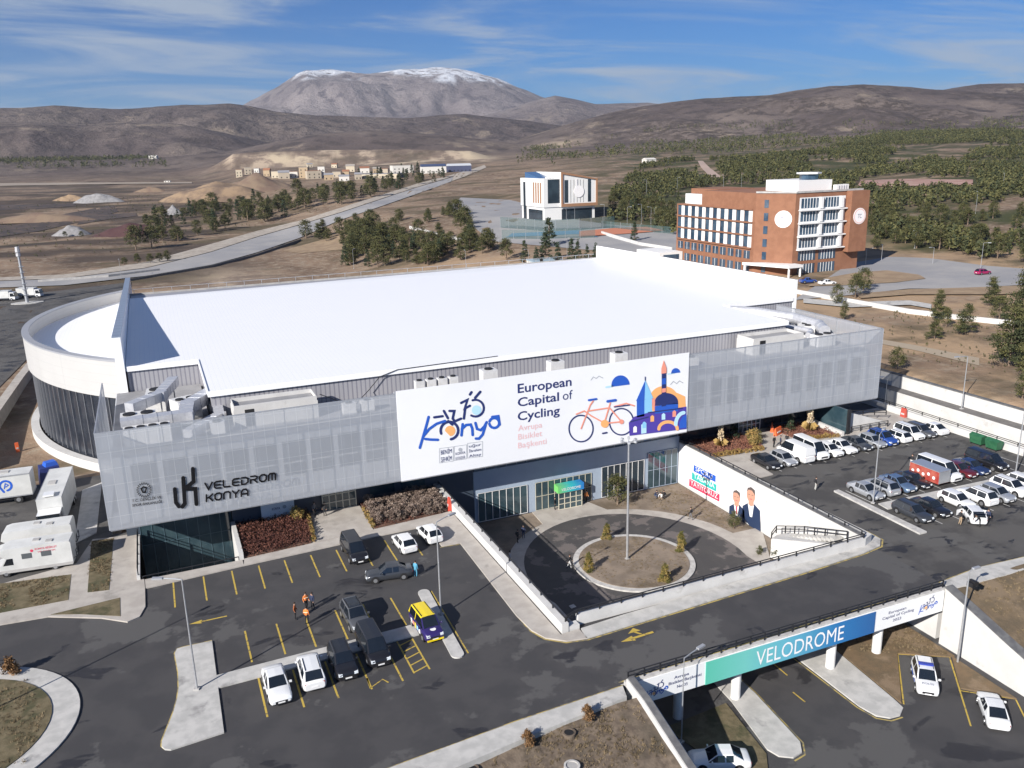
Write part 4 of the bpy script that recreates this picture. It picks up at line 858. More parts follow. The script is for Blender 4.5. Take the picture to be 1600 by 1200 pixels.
def sign_word(wd, x0, y0, x1, y1, h, w):
    n = len(wd); cell = (x1-x0)/(n-.22)
    for j, ch in enumerate(wd):
        mb = MB(); ox = x0+j*cell; cw = cell*.78
        for i, st_ in enumerate(GLY[ch]): ribbon(mb, [(ox+u*cw, y0+(ox+u*cw-x0)/(x1-x0)*(y1-y0)-v*h) for u, v in st_], w, lambda u, v: PS(u, v, 1+.2*i), I_BLK)
        mb.build('letter', SG)
sign_word('VELEDROM', 545,722, 898,670, 33, 8.5); sign_word('KONYA', 550,780, 760,749, 33, 8.5)
MS = thing('ministry_emblem', 'small ray-ringed emblem with two lines of lettering low on the left mesh screen', 'sign', (0, 88.9, 5))
mb = MB()
for t in range(0, 360, 18): c_, s_ = math.cos(R_(t)), math.sin(R_(t)); ribbon(mb, [(240+28*c_, 722+28*s_), (240+38*c_, 722+38*s_)], 5, lambda u, v: PS(u, v, 1), I_BLK, caps=False)
ribbon(mb, [(226,716),(238,706),(252,712),(246,734),(234,734)], 7, lambda u, v: PS(u, v, 1), I_BLK, closed=True); mb.build('rays', MS)
ptext('T.C. GENÇLİK VE', 180,784, 326,764, 13, I_BLK, 'lettering', MS, PS, .01); ptext('SPOR BAKANLIĞI', 182,806, 328,786, 13, I_BLK, 'lettering', MS, PS, .012)
# white notice board beside the left entrance
NB = thing('notice_board', 'white notice board with small logos beside the left entrance', 'board', (9.5, 92.8, .2))
MB().box(7.9,92.74,.25,11.6,92.86,2.9,M_BAN).build('board', NB)
mb = MB(); text(mb, 'KONYA', lambda u, v: (u, 92.72, v), 9.1, 10.0, 1.3, 1.6, I_NAVY, .01); mb.build('lettering', NB); mb = MB(); disc(mb, 10.5,1.5,.22, lambda u, v: (u, 92.72, v), I_GR, 14); mb.build('logo', NB)
mb = MB(); text(mb, 'AVRUPA BİSİKLET BAŞKENTİ', lambda u, v: (u, 92.72, v), 8.2, 11.3, 2.35, 2.5, I_NAVY); mb.build('lettering', NB)
# blue-green fascia over the courtyard porch: colours run from green to blue on the print itself
def mat_grad(name, axis, a, b, stops, rough=.5):
    m, nt, bs = _nt(name); N, L = nt.nodes, nt.links; g = N.new('ShaderNodeNewGeometry'); sp = N.new('ShaderNodeSeparateXYZ'); L.new(g.outputs['Position'], sp.inputs[0])
    r = N.new('ShaderNodeMapRange'); r.inputs['From Min'].default_value = a; r.inputs['From Max'].default_value = b; L.new(sp.outputs[axis], r.inputs['Value'])
    cr = N.new('ShaderNodeValToRGB'); L.new(r.outputs[0], cr.inputs[0]); e = cr.color_ramp.elements
    e[0].position, e[0].color = stops[0][0], rgb(stops[0][1]); e[1].position, e[1].color = stops[-1][0], rgb(stops[-1][1])
    for p, c in stops[1:-1]: q = e.new(p); q.color = rgb(c)
    L.new(cr.outputs[0], bs.inputs['Base Color']); bs.inputs['Roughness'].default_value = rough; return m
PF = thing('porch_sign', 'green to blue printed fascia over the courtyard entrance porch', 'sign', (46.6, 91.9, -2.6))
MB().box(44.8,91.75,-2.98,48.6,92.95,-2.05,mat_grad('porch_print','X',44.8,48.6,[(0,(.16,.50,.14)),(.5,(.03,.42,.45)),(1,(.02,.16,.50))])).build('fascia', PF)
mb = MB(); text(mb, 'VELODROME', lambda u, v: (u, 91.72, v), 45.3, 48.1, -2.7, -2.35, I_WH); mb.build('lettering', PF)
# ---- poster on the courtyard wall (faces -x)
XW = 64.28
def PP(a, b, k=1): y, z = GX(1050+a*.1875, 640+b*.1875, XW); return (XW-.05-.012*k, y, z)
PO = thing('poster', 'wide white wall poster with slogan blocks and two men in dark suits', 'poster', (XW, 84, -3))
yA, yB = PP(60, 400)[1], PP(752, 700)[1]
MB().box(XW-.05,yB,-5.15,XW-.01,yA,.42,mat('poster_vinyl',(.78,.77,.78),.55)).build('poster_sheet', PO)
def pq(name, pts, m, k): mb = MB(); mb.add([PP(u, v, k) for u, v in pts], [list(range(len(pts)))], m); return mb.build(name, PO)
pq('slogan_block', [(185,460),(368,552),(366,605),(182,512)], I_BLUE, 1); pq('slogan_block', [(170,520),(374,626),(372,684),(168,578)], I_TEAL, 1); pq('slogan_block', [(148,574),(400,706),(398,768),(145,634)], I_RED, 1)
ptext('SPORU', 200,508, 340,580, 36, I_WH, 'lettering', PO, PP, .0, k=2); ptext('TABANA', 185,568, 358,658, 38, I_WH, 'lettering', PO, PP, .0, k=2); ptext('YAYIYORUZ', 158,624, 385,745, 40, I_WH, 'lettering', PO, PP, .0, k=2)
SKIN_P, HAIR_P = INK('skin',(.52,.28,.20)), INK('hair',(.10,.08,.075))
def bust(cx, cy, s, tie, dy=0):
    def q(pts): return [(cx+a*s, cy+b*s+dy*a*s) for a, b in pts]
    pq('suit', q([(-60,210),(-58,130),(-20,98),(0,150),(24,92),(66,128),(70,300),(10,270)]), INK('suit_cloth',(.018,.035,.085)), 2)
    pq('shirt', q([(-20,98),(24,92),(10,190),(-6,190)]), I_WH, 3)
    if tie: pq('tie', q([(-3,112),(9,110),(10,170),(0,180)]), I_RED, 4)
    pq('face', q([(24*math.cos(t)*1.25+2, 40+50*math.sin(t)) for t in np.linspace(0, 2*math.pi, 20, endpoint=False)]+[]), SKIN_P, 4)
    pq('neck', q([(-14,75),(20,72),(22,104),(2,118),(-16,104)]), SKIN_P, 3.5)
    pq('hair', q([(-26,18),(-20,-10),(4,-22),(30,-8),(34,34),(26,20),(10,2),(-14,2)]), HAIR_P, 5)
    pq('features', q([(-16,32),(-4,32),(-4,36),(-16,36)]), HAIR_P, 5); pq('features', q([(8,32),(20,32),(20,36),(8,36)]), HAIR_P, 5); pq('features', q([(-6,62),(12,62),(10,67),(-4,67)]), I_RED, 5)
bust(540,690,1.02,True,.3); bust(660,668,1.18,False,.3)
# ---- printed cladding of the bridge is built with the bridge
# ================================================================ bridge, retaining walls, railings
def railing(name, line, z, label, h=1.0, step=2.2, group=None, zs=None, top=True):
    """black steel railing: posts and two rails along a polyline"""
    t = thing(name, label, 'railing', (line[0][0], line[0][1], z), 0, group)
    P = [Vector((x, y, (zs[i] if zs else z))) for i, (x, y) in enumerate(line)]
    for hh in ((h, h*.55) if top else (h,)):
        mb = MB().tube([(p.x, p.y, p.z+hh) for p in P], .055, M_RAIL, 6); mb.build('rail', t)
    n = 0
    for a, b in zip(P[:-1], P[1:]):
        L_ = (b-a).length; k = max(1, round(L_/step))
        for i in range(k):
            p = a.lerp(b, i/k); MB().box(p.x-.05,p.y-.05,p.z,p.x+.05,p.y+.05,p.z+h,M_RAIL).build('post', t)
    p = P[-1]; MB().box(p.x-.05,p.y-.05,p.z,p.x+.05,p.y+.05,p.z+h,M_RAIL).build('post', t)
    return t
# bridge
BR = thing('road_bridge', 'road bridge over the underpass with teal to blue printed cladding on round white columns', 'bridge', (46.5, 54, 0))
MB().prism([(29.3,49.35),(64.45,49.6),(64.45,58.3),(29.3,58.3)], -.9, 0, M_ASPH, M_WALLG).build('deck', BR)
MB().box(29.6,49.02,-.15,63.6,49.34,.28,M_KERB).build('edge_beam', BR)
MB().strip([(29.3,49.62),(63.9,50.1)], .15, .012, M_YELK).build('kerb_line', BR)
MB().box(30.6,48.86,-1.95,63.3,49.0,.12,mat('cladding_white',(.76,.77,.78),.5)).build('cladding', BR)
xg0, xg1 = 36.9, 54.9
MB().box(xg0,48.80,-1.95,xg1,48.85,.12,mat_grad('bridge_print','X',xg0,xg1,[(0,(.10,.50,.38)),(.22,(.16,.52,.48)),(.45,(.12,.42,.55)),(.75,(.02,.17,.42)),(1,(.015,.10,.30))])).build('printed_cladding', BR)
mb = MB(); text(mb, 'VELODROME', lambda u, v: (u, 48.77, v), 41.9, 51.3, -1.62, -.25, I_WH, 0); mb.build('lettering', BR)
def mini(a, b, k, x0, z0, s): return (x0+(a-170)*s, 48.85-.012*k, z0-(b-450)*s)
k1 = bpy.data.objects.new('town_logo', None); C.objects.link(k1); k1.parent = BR
def sub_logo(x0, z0, s):
    e = MB()
    def st(ss, w, m, k):
        for i, q in enumerate(ss): ribbon(e, q, w, lambda u, v: mini(u, v, k+.2*i, x0, z0, s), m)
    st([[(222,292),(196,385),(178,446)],[(196,388),(262,326),(304,312)],[(205,402),(268,406)]], 15, I_BLUE, 2); st([arcp(326,360,44,-200,80,14)], 15, I_NAVY, 2)
    st([[(392,328),(386,384)],[(388,352),(432,330),(442,382)],[(456,322),(464,352),(500,340)],[(512,318),(492,380),(458,400)],arcp(550,322,25,-160,170,10),[(540,292),(577,330)]], 14, I_BLUE, 2)
    st([arcp(456,248,42,-110,120,12),[(384,222),(416,206),(402,250)],[(404,252),(398,300)],[(480,166),(454,196)],[(250,294),(292,288)],[(326,262),(350,262),(342,300),(384,300)]], 13, I_NAVY, 2)
    disc(e, 330,362,26, lambda u, v: mini(u, v, 1, x0, z0, s), I_ORA, 18); return e.build('town_logo', BR)
bpy.data.objects.remove(k1)
sub_logo(31.2, -1.75, .0052); sub_logo(60.2, -1.55, .0056)
for s_, x0, x1, zb_ in (('Avrupa',33.9,35.3,-.55),('Bisiklet Başkenti',33.4,36.5,-.98),('No: 35',34.2,35.2,-1.45)):
    mb = MB(); text(mb, s_, lambda u, v: (u, 48.84, v), x0, x1, zb_, zb_+.26, I_NAVY, .01); mb.build('lettering', BR)
for s_, x0, x1, zb_ in (('European',56.5,58.6,-.55),('Capital of Cycling',55.8,59.6,-.98),('2023',57.1,58.1,-1.45)):
    mb = MB(); text(mb, s_, lambda u, v: (u, 48.84, v), x0, x1, zb_, zb_+.26, I_NAVY, .01); mb.build('lettering', BR)
M_COL = mat('column_white', (.72,.72,.71), .7, (.62,.62,.61), 1.0)
for x in (35.4, 41.2, 51.6, 57.1):
    MB().cyl((x,50.3,LOW-.1),(x,50.3,-.9),.42,.42,M_COL,20,False).build('column', BR, smooth=40); MB().cyl((x,57.2,LOW-.1),(x,57.2,-.9),.42,.42,M_COL,20,False).build('column', BR, smooth=40)
MB().box(33,50.0,-1.25,60,50.7,-.9,M_WALLG).build('cross_beam', BR); MB().box(33,56.9,-1.25,60,57.6,-.9,M_WALLG).build('cross_beam', BR)
railing('bridge_railing', [(29.9,49.2),(63.4,49.2)], .28, 'black railing along the printed edge of the road bridge', .75, 1.45)
# walls; the walls that slope with the banks
def wall_thing(name, label, line, w, z0, z1, m=None, cope=.12, cw=.1):
    t = thing(name, label, 'wall', (line[0][0], line[0][1], 0))
    z1 = z1 if isinstance(z1, (list, tuple)) else [z1]*len(line)
    MB().wallline(line, w, z0, z1, m or M_WALL).build('wall_face', t)
    if cope: MB().wallline(line, w+cw, [z+.005 for z in z1], [z+cope for z in z1], M_COPE).build('coping', t)
    return t
wall_thing('ramp_wall', 'sloping white wall with dark top left of the underpass', [(30.0,49.0),(30.0,46.6),(30.0,42),(30.0,34),(29.8,26)], .75, -6.6, [.62,.25,-1.1,-3.2,-5.2], cope=.1, cw=-.2)
wall_thing('ramp_wall', 'sloping white wall with dark top right of the underpass', [(63.9,49.0),(63.85,46),(63.7,42),(63.5,36),(63.3,28)], .7, -6.6, [.35,-.55,-1.75,-3.3,-5.2], cope=.1, cw=.3)
wall_thing('abutment_wall', 'white wall below the left end of the road bridge', [(29.65,49.4),(29.65,58.2)], .5, -6.6, -.93, cope=0)
wall_thing('abutment_wall', 'white wall below the right end of the road bridge', [(64.15,49.7),(64.15,58.4)], .5, -6.6, -.93, cope=0)
cw1 = wall_thing('courtyard_wall', 'white parapet wall down the left side of the sunken courtyard', [(28.7,57.6),(28.7,93.0)], .62, -6.6, .95, cope=0)
cw2 = wall_thing('courtyard_wall', 'white parapet wall between the road and the sunken courtyard', [(30.3,58.55),(63.7,59.05),(65.0,59.6)], .45, -1.2, .95, cope=0)
cw3 = wall_thing('courtyard_wall', 'tall white wall with the poster right of the sunken courtyard', [(64.55,59.9),(64.55,94.2)], .5, -6.6, .6, cope=.1)
MB().box(29.0,57.66,-6.6,30.1,58.4,.5,M_WALL).build('corner_block', cw2)
railing('courtyard_railing', [(28.85,57.9),(28.85,92.5)], .95, 'black railing on the left parapet of the sunken courtyard', .38, 2.4, top=False)
railing('courtyard_railing', [(29.0,57.95),(30.3,58.45),(63.6,59.0)], .95, 'black railing between the road and the sunken courtyard', .5, 2.2)
railing('courtyard_railing', [(64.55,60.2),(64.55,93.5)], .7, 'black railing above the poster wall', .42, 2.4, top=False)
# stairs out of the courtyard at its right corner
ST = thing('courtyard_stairs', 'white sided outdoor stairs climbing from the courtyard to the road corner', 'stairs', (62.5, 71, LOW))
MB().prism([(60.9,69.6),(62.6,70.6),(64.2,70.6),(64.2,61.2),(63.2,61.0)], LOW, lambda x, y: LOW+1.6+max(0, min(1, (72-y)/10))*3.2, M_WALL).build('side_wall', ST)
mb = MB()
for i in range(14): z = LOW+1.7+i*.25; mb.box(62.9,70.3-i*.62,z-.2,64.1,70.9-i*.62,z+.12,M_PAVE)
mb.build('steps', ST)
railing('stair_railing', [(61.0,69.7),(62.6,70.8),(63.2,67),(63.9,61.5)], 0, 'black railing of the courtyard stairs', .9, 1.6, zs=[LOW+2.2,LOW+2.2,LOW+3.6,LOW+5.2])
# sunken pit at the left
wall_thing('pit_wall', 'grey wall on the left edge of the sunken stair pit', [(-5.05,84.0),(-5.05,94.4)], .3, -6, .55, M_WALL, 0)
wall_thing('pit_wall', 'white wall between the sunken stair pit and the red planting bed', [(4.75,84.3),(4.75,92.9)], .45, -6, .75, M_WALL, 0)
S(MB().sheet([(-4.9,84.0),(4.6,84.0),(4.6,95),(-4.9,95)], LOW+.02, M_PAVE), 'pit_floor')
railing('pit_railing', [(-5.05,84.3),(-5.05,94.0)], .55, 'black railing on the left edge of the sunken stair pit', .8, 2.4)
railing('pit_railing', [(-4.7,84.15),(4.5,84.4)], .0, 'low black railing along the front of the sunken stair pit', .35, 2.4, top=False)
# right side of the visitor parking
wall_thing('parking_parapet', 'long white parapet on the far right edge of the visitor parking', [(101.95,58),(101.95,140)], .5, -6.6, .95, cope=0)
railing('parking_railing', [(102.0,58.5),(102.0,138)], .95, 'long black railing on the parapet beyond the green bins', .5, 3.0)
wall_thing('retaining_wall', 'upper white retaining wall below the brown hillside', [(109.6,35),(109.6,150)], .6, -6, [3.35,3.6], cope=.16)
SR = thing('ramp_wall', 'low white ramp wall right of the dark corner glazing', 'wall', (92, 87, 0))
MB().add([(88.6,86.9,0),(95.6,86.7,0),(95.6,86.7,.75),(88.6,86.9,3.1),(88.6,87.25,0),(95.6,87.05,0),(95.6,87.05,.75),(88.6,87.25,3.1)], [[0,1,2,3],[7,6,5,4],[3,2,6,7],[0,3,7,4],[1,5,6,2]], M_WALL).build('wall_face', SR)
railing('ramp_railing', [(88.9,86.5),(95.6,86.3)], .12, 'black hand railing along the white ramp wall', .9, 1.8)
railing('ramp_railing', [(91.5,91.5),(97.5,88.5)], 1.0, 'short black railing behind the white ramp wall', .7, 1.8)
wall_thing('planter_wall', 'low white planter wall beside the right planting bed', [(86.9,86.0),(87.2,93.4)], .4, 0, .75, cope=0)
# walls further off
def px_wall(name, label, pts, w, h, m=None):
    P = [at(*p) for p in pts]; t = thing(name, label, 'wall', P[0])
    MB().wallline([(p[0], p[1]) for p in P], w, [p[2]-2.5 for p in P], [p[2]+h for p in P], m or M_WALL).build('wall_face', t); return t
t = thing('yard_wall', 'thick pale concrete wall beside the curved glass end', 'wall', (-27, 190, -5))
wl_ = [(-29.2,143),(-29.4,170),(-28.6,200),(-27.6,222)]
MB().wallline(wl_, 1.7, -8, [-2.4,-3.0,-3.4,-3.7], M_PAVE2).build('wall_face', t)
px_wall('boundary_wall', 'long white boundary wall crossing the dry field on the right', [(1240,458),(1330,474),(1420,490),(1500,500),(1610,512)], .5, 1.05)
px_wall('boundary_wall', 'low white wall between the pines and the pale office yard', [(640,357),(700,372),(745,382)], .4, 1.3)
px_wall('boundary_wall', 'low white wall behind the sports courts', [(940,366),(1000,384),(1050,392)], .4, 1.3)
px_wall('boundary_wall', 'long low dark wall along the far side of the main road', [(60,442),(170,434),(250,424)], .3, 1.2, M_WALLG)
px_wall('road_barrier', 'dark guard rail along the near edge of the main road', [(200,440),(330,418),(400,400),(470,376)], .5, .9, M_COPE)
# ================================================================ vehicles
def paint(name, c, rough=.28, metal=0.0): return mat('paint_'+name, c, rough, coat=.6, metal=metal, spec=.5)
P_WH, P_BK, P_GR, P_SV, P_DG, P_NB, P_BL = paint('white',(.72,.73,.74)), paint('black',(.012,.012,.015)), paint('grey',(.12,.125,.135),.3,.4), paint('silver',(.45,.47,.50),.3,.5), paint('dark_grey',(.05,.055,.065),.3,.3), paint('navy',(.015,.028,.085)), paint('blue',(.02,.06,.26))
P_SB, P_RD, P_YE, P_PU, P_CR = paint('steel_blue',(.13,.20,.32),.3,.4), paint('red',(.10,.012,.016)), paint('yellow',(.80,.62,.01)), paint('purple',(.028,.018,.11)), paint('crimson',(.30,.01,.08))
M_TYRE, M_RIM, M_CGL = mat('tyre_rubber',(.014,.014,.015),.85), mat('alloy_rim',(.42,.43,.45),.35,metal=.7), mat('car_glass',(.010,.014,.020),.04,spec=.9)
M_TRIM, M_HL, M_TL, M_PL = mat('black_trim',(.016,.016,.018),.5), mat('headlamp_glass',(.62,.66,.70),.12,spec=.9), mat('tail_lamp',(.30,.012,.012),.2), mat('number_plate',(.75,.75,.75),.5)
KINDS = {  # L, W, H, belt, cowl, roof front, roof rear, tail, hood z, deck z, wheel r, front and rear axle
 'sedan': (4.55,1.80,1.46,.93,.29,.44,.70,.87,.88,1.0,.32,.19,.79), 'hatch': (4.05,1.76,1.48,.94,.25,.41,.84,.965,.90,1.02,.31,.18,.80),
 'suv': (4.45,1.86,1.68,1.05,.25,.40,.87,.975,1.02,1.10,.36,.19,.80), 'wagon': (4.6,1.8,1.52,.95,.27,.43,.88,.98,.90,1.02,.32,.19,.79),
 'minivan': (5.1,1.94,1.92,1.10,.16,.32,.95,.99,1.05,1.15,.34,.18,.79), 'van': (5.5,2.0,2.25,1.2,.12,.27,.97,.995,1.12,1.2,.35,.17,.78), 'mpv': (4.4,1.82,1.80,1.08,.20,.35,.92,.985,1.02,1.12,.32,.18,.80)}
def car(kind, m, label, roofm=None, group='parked cars', cat='car', name='parked_car', blind=False, hoodm=None, roof_dark=False, extras=None):
    L_, W, H, zb, c0, c1, c2, c3, zh, zd, wr, fa, ra = KINDS[kind]; hw = W/2; y0 = -L_/2
    t = thing(name, label, cat, (0, 0, 0), 0, group); Y = lambda f: y0+f*L_
    # lower body lofted from nose (-y) to tail
    st = [(0,.74,zh*.62,.34),(.006,.80,zh*.70,.28),(.03,.90,zh*.84,.22),(.08,.965,zh*.925,.19),(c0*.6,.99,zh*.97,.18),(c0,1,zh+.02,.18),(c1,1,zb,.18),((c1+c2)/2,1,zb+.01,.18),(c2,1,zb+.03,.18),(min(c3,.93),.99,max(zd-.04,zb+.02),.19),(.97,.94,zd-.05,.24),(.994,.86,zd-.14,.30),(1,.80,zd-.24,.36)]
    mb = MB(); rings = []
    for f, k, zt, z0 in st:
        h = zt-z0; w_ = hw*k
        half = [(0,z0),(w_*.82,z0),(w_*.95,z0+h*.13),(w_,z0+h*.42),(w_*.985,z0+h*.72),(w_*.93,z0+h*.93),(w_*.80,zt),(w_*.4,zt+.025),(0,zt+.03)]
        rings.append([(x, Y(f), z) for x, z in half]+[(-x, Y(f), z) for x, z in half[-2:0:-1]])
    n = len(rings[0]); vs = [p for r in rings for p in r]; fs = []; fh = []
    for i in range(len(rings)-1):
        for j in range(n):
            q = [i*n+j, i*n+(j+1) % n, (i+1)*n+(j+1) % n, (i+1)*n+j]
            (fh if (hoodm and st[i+1][0] <= c0+.001 and 5 <= j <= 10) else fs).append(q)
    fs += [list(range(n)), list(range((len(rings)-1)*n, len(rings)*n))[::-1]]
    mb.add(vs, fs, m)
    if fh: mb.add(vs, fh, hoodm)
    # cabin frame: roof, pillars; glass is built as parts of its own
    wb, wt = hw*.93, hw*.74; gs = []
    b1 = c1+(c2-c1)*.44; b2 = b1+.022
    for f, up in ((c0,0),(c1,1),(b1,1),(b2,1),(c2,1),(c3,0)):
        if up:
            e = .035*(1-((f-c1)/(c2-c1)-.45)**2*2)
            h = [(wb,zb-.01),(wt,H-.075),(wt-.085,H-.02),(0,H+e-.02)]
        else:
            zz = (zh+.02 if f == c0 else zd-.03); h = [(wb*.98,zz-.015),(wb*.94,zz),(wb*.80,zz+.02),(0,zz+.045)]
        gs.append([(x, Y(f), z) for x, z in h])
    body, ws, rw, sg = ([], [], [], {1: [], -1: []})
    for i in range(5):
        for j in range(3):
            for sgn_ in (1, -1):
                q = [(gs[i][j][0]*sgn_,)+gs[i][j][1:], (gs[i+1][j][0]*sgn_,)+gs[i+1][j][1:], (gs[i+1][j+1][0]*sgn_,)+gs[i+1][j+1][1:], (gs[i][j+1][0]*sgn_,)+gs[i][j+1][1:]]
                if sgn_ < 0: q = q[::-1]
                if j == 2: (ws if i == 0 else rw if (i == 4 and not blind) else body).append((q, 'r'))
                elif j == 0 and i in (0,1,3) and not (blind and i == 3): sg[sgn_].append((q, 's'))
                else: body.append((q, 'p'))
    for q, k in body: mb.add(q, [[0,1,2,3]], (roofm or m) if (k == 'r' or roofm is not None and q[0][2] > H-.1) else m)
    bo = mb.build('body', t, world=False, smooth=62)
    def gl(lst, nm):
        g = MB()
        for q, k in lst: g.add(q, [[0,1,2,3]], M_CGL)
        return g.build(nm, t, world=False)
    gl(ws, 'windscreen')
    if rw: gl(rw, 'rear_window')
    for s_ in (1, -1): gl(sg[s_], 'side_windows')
    # trim, grille, lamps, plates, mirrors
    g = MB(); g.box(-hw*.50,Y(0)-.012,zh*.40,hw*.50,Y(.012),zh*.60,M_TRIM); g.box(-hw*.72,Y(.004)-.02,.24,hw*.72,Y(.02),.34,M_TRIM); g.build('grille', t, world=False)
    for s_ in (1, -1):
        a, b = sorted((s_*hw*.50, s_*hw*.83)); g = MB()
        g.add([(a,Y(.004 if s_<0 else -.002)-.012,zh*.60),(b,Y(-.002 if s_<0 else .004)-.012,zh*.60),(b,Y(.018)-.02,zh*.78),(a,Y(.018)-.02,zh*.78),(a,Y(.06),zh*.60),(b,Y(.06),zh*.60),(b,Y(.07),zh*.86),(a,Y(.07),zh*.86)], [[0,1,2,3],[3,2,6,7],[0,3,7,4],[1,5,6,2]], M_HL); g.build('headlight', t, world=False)
        g = MB(); g.box(a,Y(.955),zd-.38,b,Y(.997),zd-.17,M_TL); g.build('tail_light', t, world=False)
        g = MB(); g.box(s_*hw*.96,Y(c0+.05)-.05,zb-.02,s_*(hw+.17),Y(c0+.05)+.06,zb+.12,m); g.build('wing_mirror', t, world=False)
        for f in (fa, ra):
            yy = Y(f); x1_ = s_*(hw+.012); x0_ = s_*(hw-.22)
            g = MB(); g.cyl((s_*(hw*.93),yy,wr+.03),(s_*(hw+.004),yy,wr+.03),wr+.075,wr+.075,M_TRIM,16); g.build('wheel_arch', t, world=False)
            g = MB(); g.cyl((x0_,yy,wr),(x1_,yy,wr),wr,wr,M_TYRE,16); wo = g.build('wheel', t, world=False)
            g = MB(); g.cyl((s_*(hw-.02),yy,wr),(x1_+s_*.012,yy,wr),wr*.66,wr*.62,M_RIM,12); g.build('rim', wo, world=False)
    for yy, zz in ((Y(0)-.035, .36), (Y(1)+.012, .52)): g = MB(); g.box(-.26,yy-.01,zz,.26,yy+.012,zz+.11,M_PL); g.build('number_plate', t, world=False)
    if roof_dark: g = MB(); g.box(-wt*.72,Y(c1+.03),H+.012,wt*.72,Y(c2-.05),H+.022,M_CGL); g.build('glass_roof', t, world=False)
    if kind in ('suv','wagon','mpv'):
        for s_ in (1,-1): g = MB(); g.box(s_*(wt-.10),Y(c1+.04),H-.01,s_*(wt-.15),Y(c2-.03),H+.035,M_TRIM); g.build('roof_rail', t, world=False)
    if extras: extras(t, (L_,W,H,zb,hw,Y,zh,zd,wt,c0,c1,c2))
    return t
PROTO = {}
def put(kind, m, x, y, rot, label, z=0.0, group='parked cars', key=None, **k):
    kk = (kind, m.name, key, tuple(sorted(k.keys())))
    if kk in PROTO:
        t = place_copy(PROTO[kk], (x, y, z), rot, label, group)
    else:
        t = car(kind, m, label, group=group, **k); t.location = (x, y, z); t.rotation_euler = (0, 0, rot); PROTO[kk] = t
    return t
PI = math.pi
F, B_ = 0.0, PI          # nose toward the camera side of the site / nose away from it
# left lot
g1 = 'cars in the left lot'
put('sedan', P_WH, 4.85, 60.05, F+.02, 'white saloon in the front row nearest the left traffic island', group=g1)
put('suv', P_WH, 7.6, 60.6, B_-.03, 'white utility car standing tail-out between the white saloon and a black car', group=g1)
put('suv', P_BK, 10.2, 60.9, F, 'black utility car between the white one and the long black van', group=g1)
put('minivan', P_BK, 12.95, 61.9, F+.02, 'long black people carrier in the front row with its silver strip', group=g1)
put('suv', P_GR, 12.7, 67.3, F+.05, 'grey car with dark glass roof parked just behind the long black van', group=g1, roof_dark=True)
put('minivan', P_BK, 15.6, 80.2, F+.03, 'black people carrier with papers on its dashboard in the row by the plaza', group=g1, key='b')
put('hatch', P_WH, 20.8, 79.6, B_+.06, 'left one of two white hatchbacks parked nose to the plaza', group=g1)
put('hatch', P_WH, 23.9, 80.6, B_+.08, 'right one of two white hatchbacks parked nose to the plaza', group=g1)
put('sedan', P_DG, 17.6, 73.9, PI*1.5-.16, 'dark grey saloon driving across the lane behind the parked rows', group=g1)
def livery(t, d):
    L_,W,H,zb,hw,Y,zh,zd,wt,c0,c1,c2 = d
    g = MB()
    for s_ in (1,-1):
        for k in range(5): g.box(s_*(hw+.004),Y(.28+.11*k),.45+.08*(k%2),s_*(hw+.012),Y(.36+.11*k),.85+.05*(k%3),(I_WH,I_AZ,P_YE,I_PINK,I_WH)[k])
    g.build('printed_panels', t, world=False)
    g = MB(); g.box(-hw*.8,Y(.0)-.06,.26,hw*.8,Y(.03),.40,P_YE); g.build('bumper', t, world=False)
    g = MB(); disc(g, 0,Y(.12),.26, lambda u, v: (u, v, zh+.02), I_WH, 16); g.build('bonnet_badge', t, world=False)
put('mpv', P_PU, 18.0, 63.2, F+.06, 'purple and yellow printed car with a bright yellow roof by the small island', group=g1, roofm=P_YE, extras=livery)
# lower lot
g2 = 'cars in the lower lot'
def police(t, d):
    L_,W,H,zb,hw,Y,zh,zd,wt,c0,c1,c2 = d
    g = MB(); g.box(-.6,Y(.52),H+.02,.6,Y(.60),H+.15,mat('blue_light_bar',(.02,.04,.30),.2)); g.build('light_bar', t, world=False)
    for s_ in (1,-1): g = MB(); g.box(s_*(hw+.003),Y(.3),.55,s_*(hw+.010),Y(.8),.78,I_BLUE); g.build('door_stripe', t, world=False)
    g = MB(); text(g, 'POLİS', lambda u, v: (u, Y(.10)+v*.5, zh+.035), -.45, .45, 0, .5, I_NAVY); g.build('lettering', t, world=False)
put('suv', P_WH, 57.3, 45.1, F-.72, 'white police car with a blue light bar in the lower lot', z=LOW, group=g2, extras=police, key='police')
put('sedan', P_WH, 58.7, 39.6, B_-.70, 'white saloon with a dark sunroof below the sloping white wall', z=LOW, group=g2, roof_dark=False, key='s')
put('sedan', P_WH, 35.0, 44.2, -2.0, 'white car half in the shade of the underpass at the picture bottom', z=LOW, group=g2)
# visitor parking, row against the plaza
g3 = 'cars in the row by the right plaza'
row = [('sedan',P_BK,F,'black saloon first from the left in the row by the right plaza'),('hatch',P_SV,F,'silver hatchback second from the left beside the black saloon'),('van',P_WH,B_,'white panel van showing its rear doors in the row by the right plaza'),('van',P_WH,F,'white minibus with dark side windows next to the panel van'),('hatch',P_WH,F,'smaller white hatchback right of the white minibus'),('sedan',P_WH,F,'white saloon in front of the red planting bed and golden hedge'),
 ('sedan',P_DG,F,'dark grey saloon between two white cars in the plaza row'),('hatch',P_SV,F,'pale silver hatchback left of the dark blue car'),('suv',P_BL,F,'deep blue car in the plaza row near the ramp wall'),('wagon',P_WH,B_,'white estate with dark rear glass right of the deep blue car'),('mpv',P_WH,F,'tall white car with a bluish windscreen near the row end'),('wagon',P_GR,F,'grey estate second from the right end of the plaza row'),('sedan',P_WH,B_,'white saloon last at the right end of the plaza row')]
xs_ = [70.0,72.55,75.2,77.7,80.2,82.6,85.3,87.8,89.9,92.4,94.8,97.1,99.4]
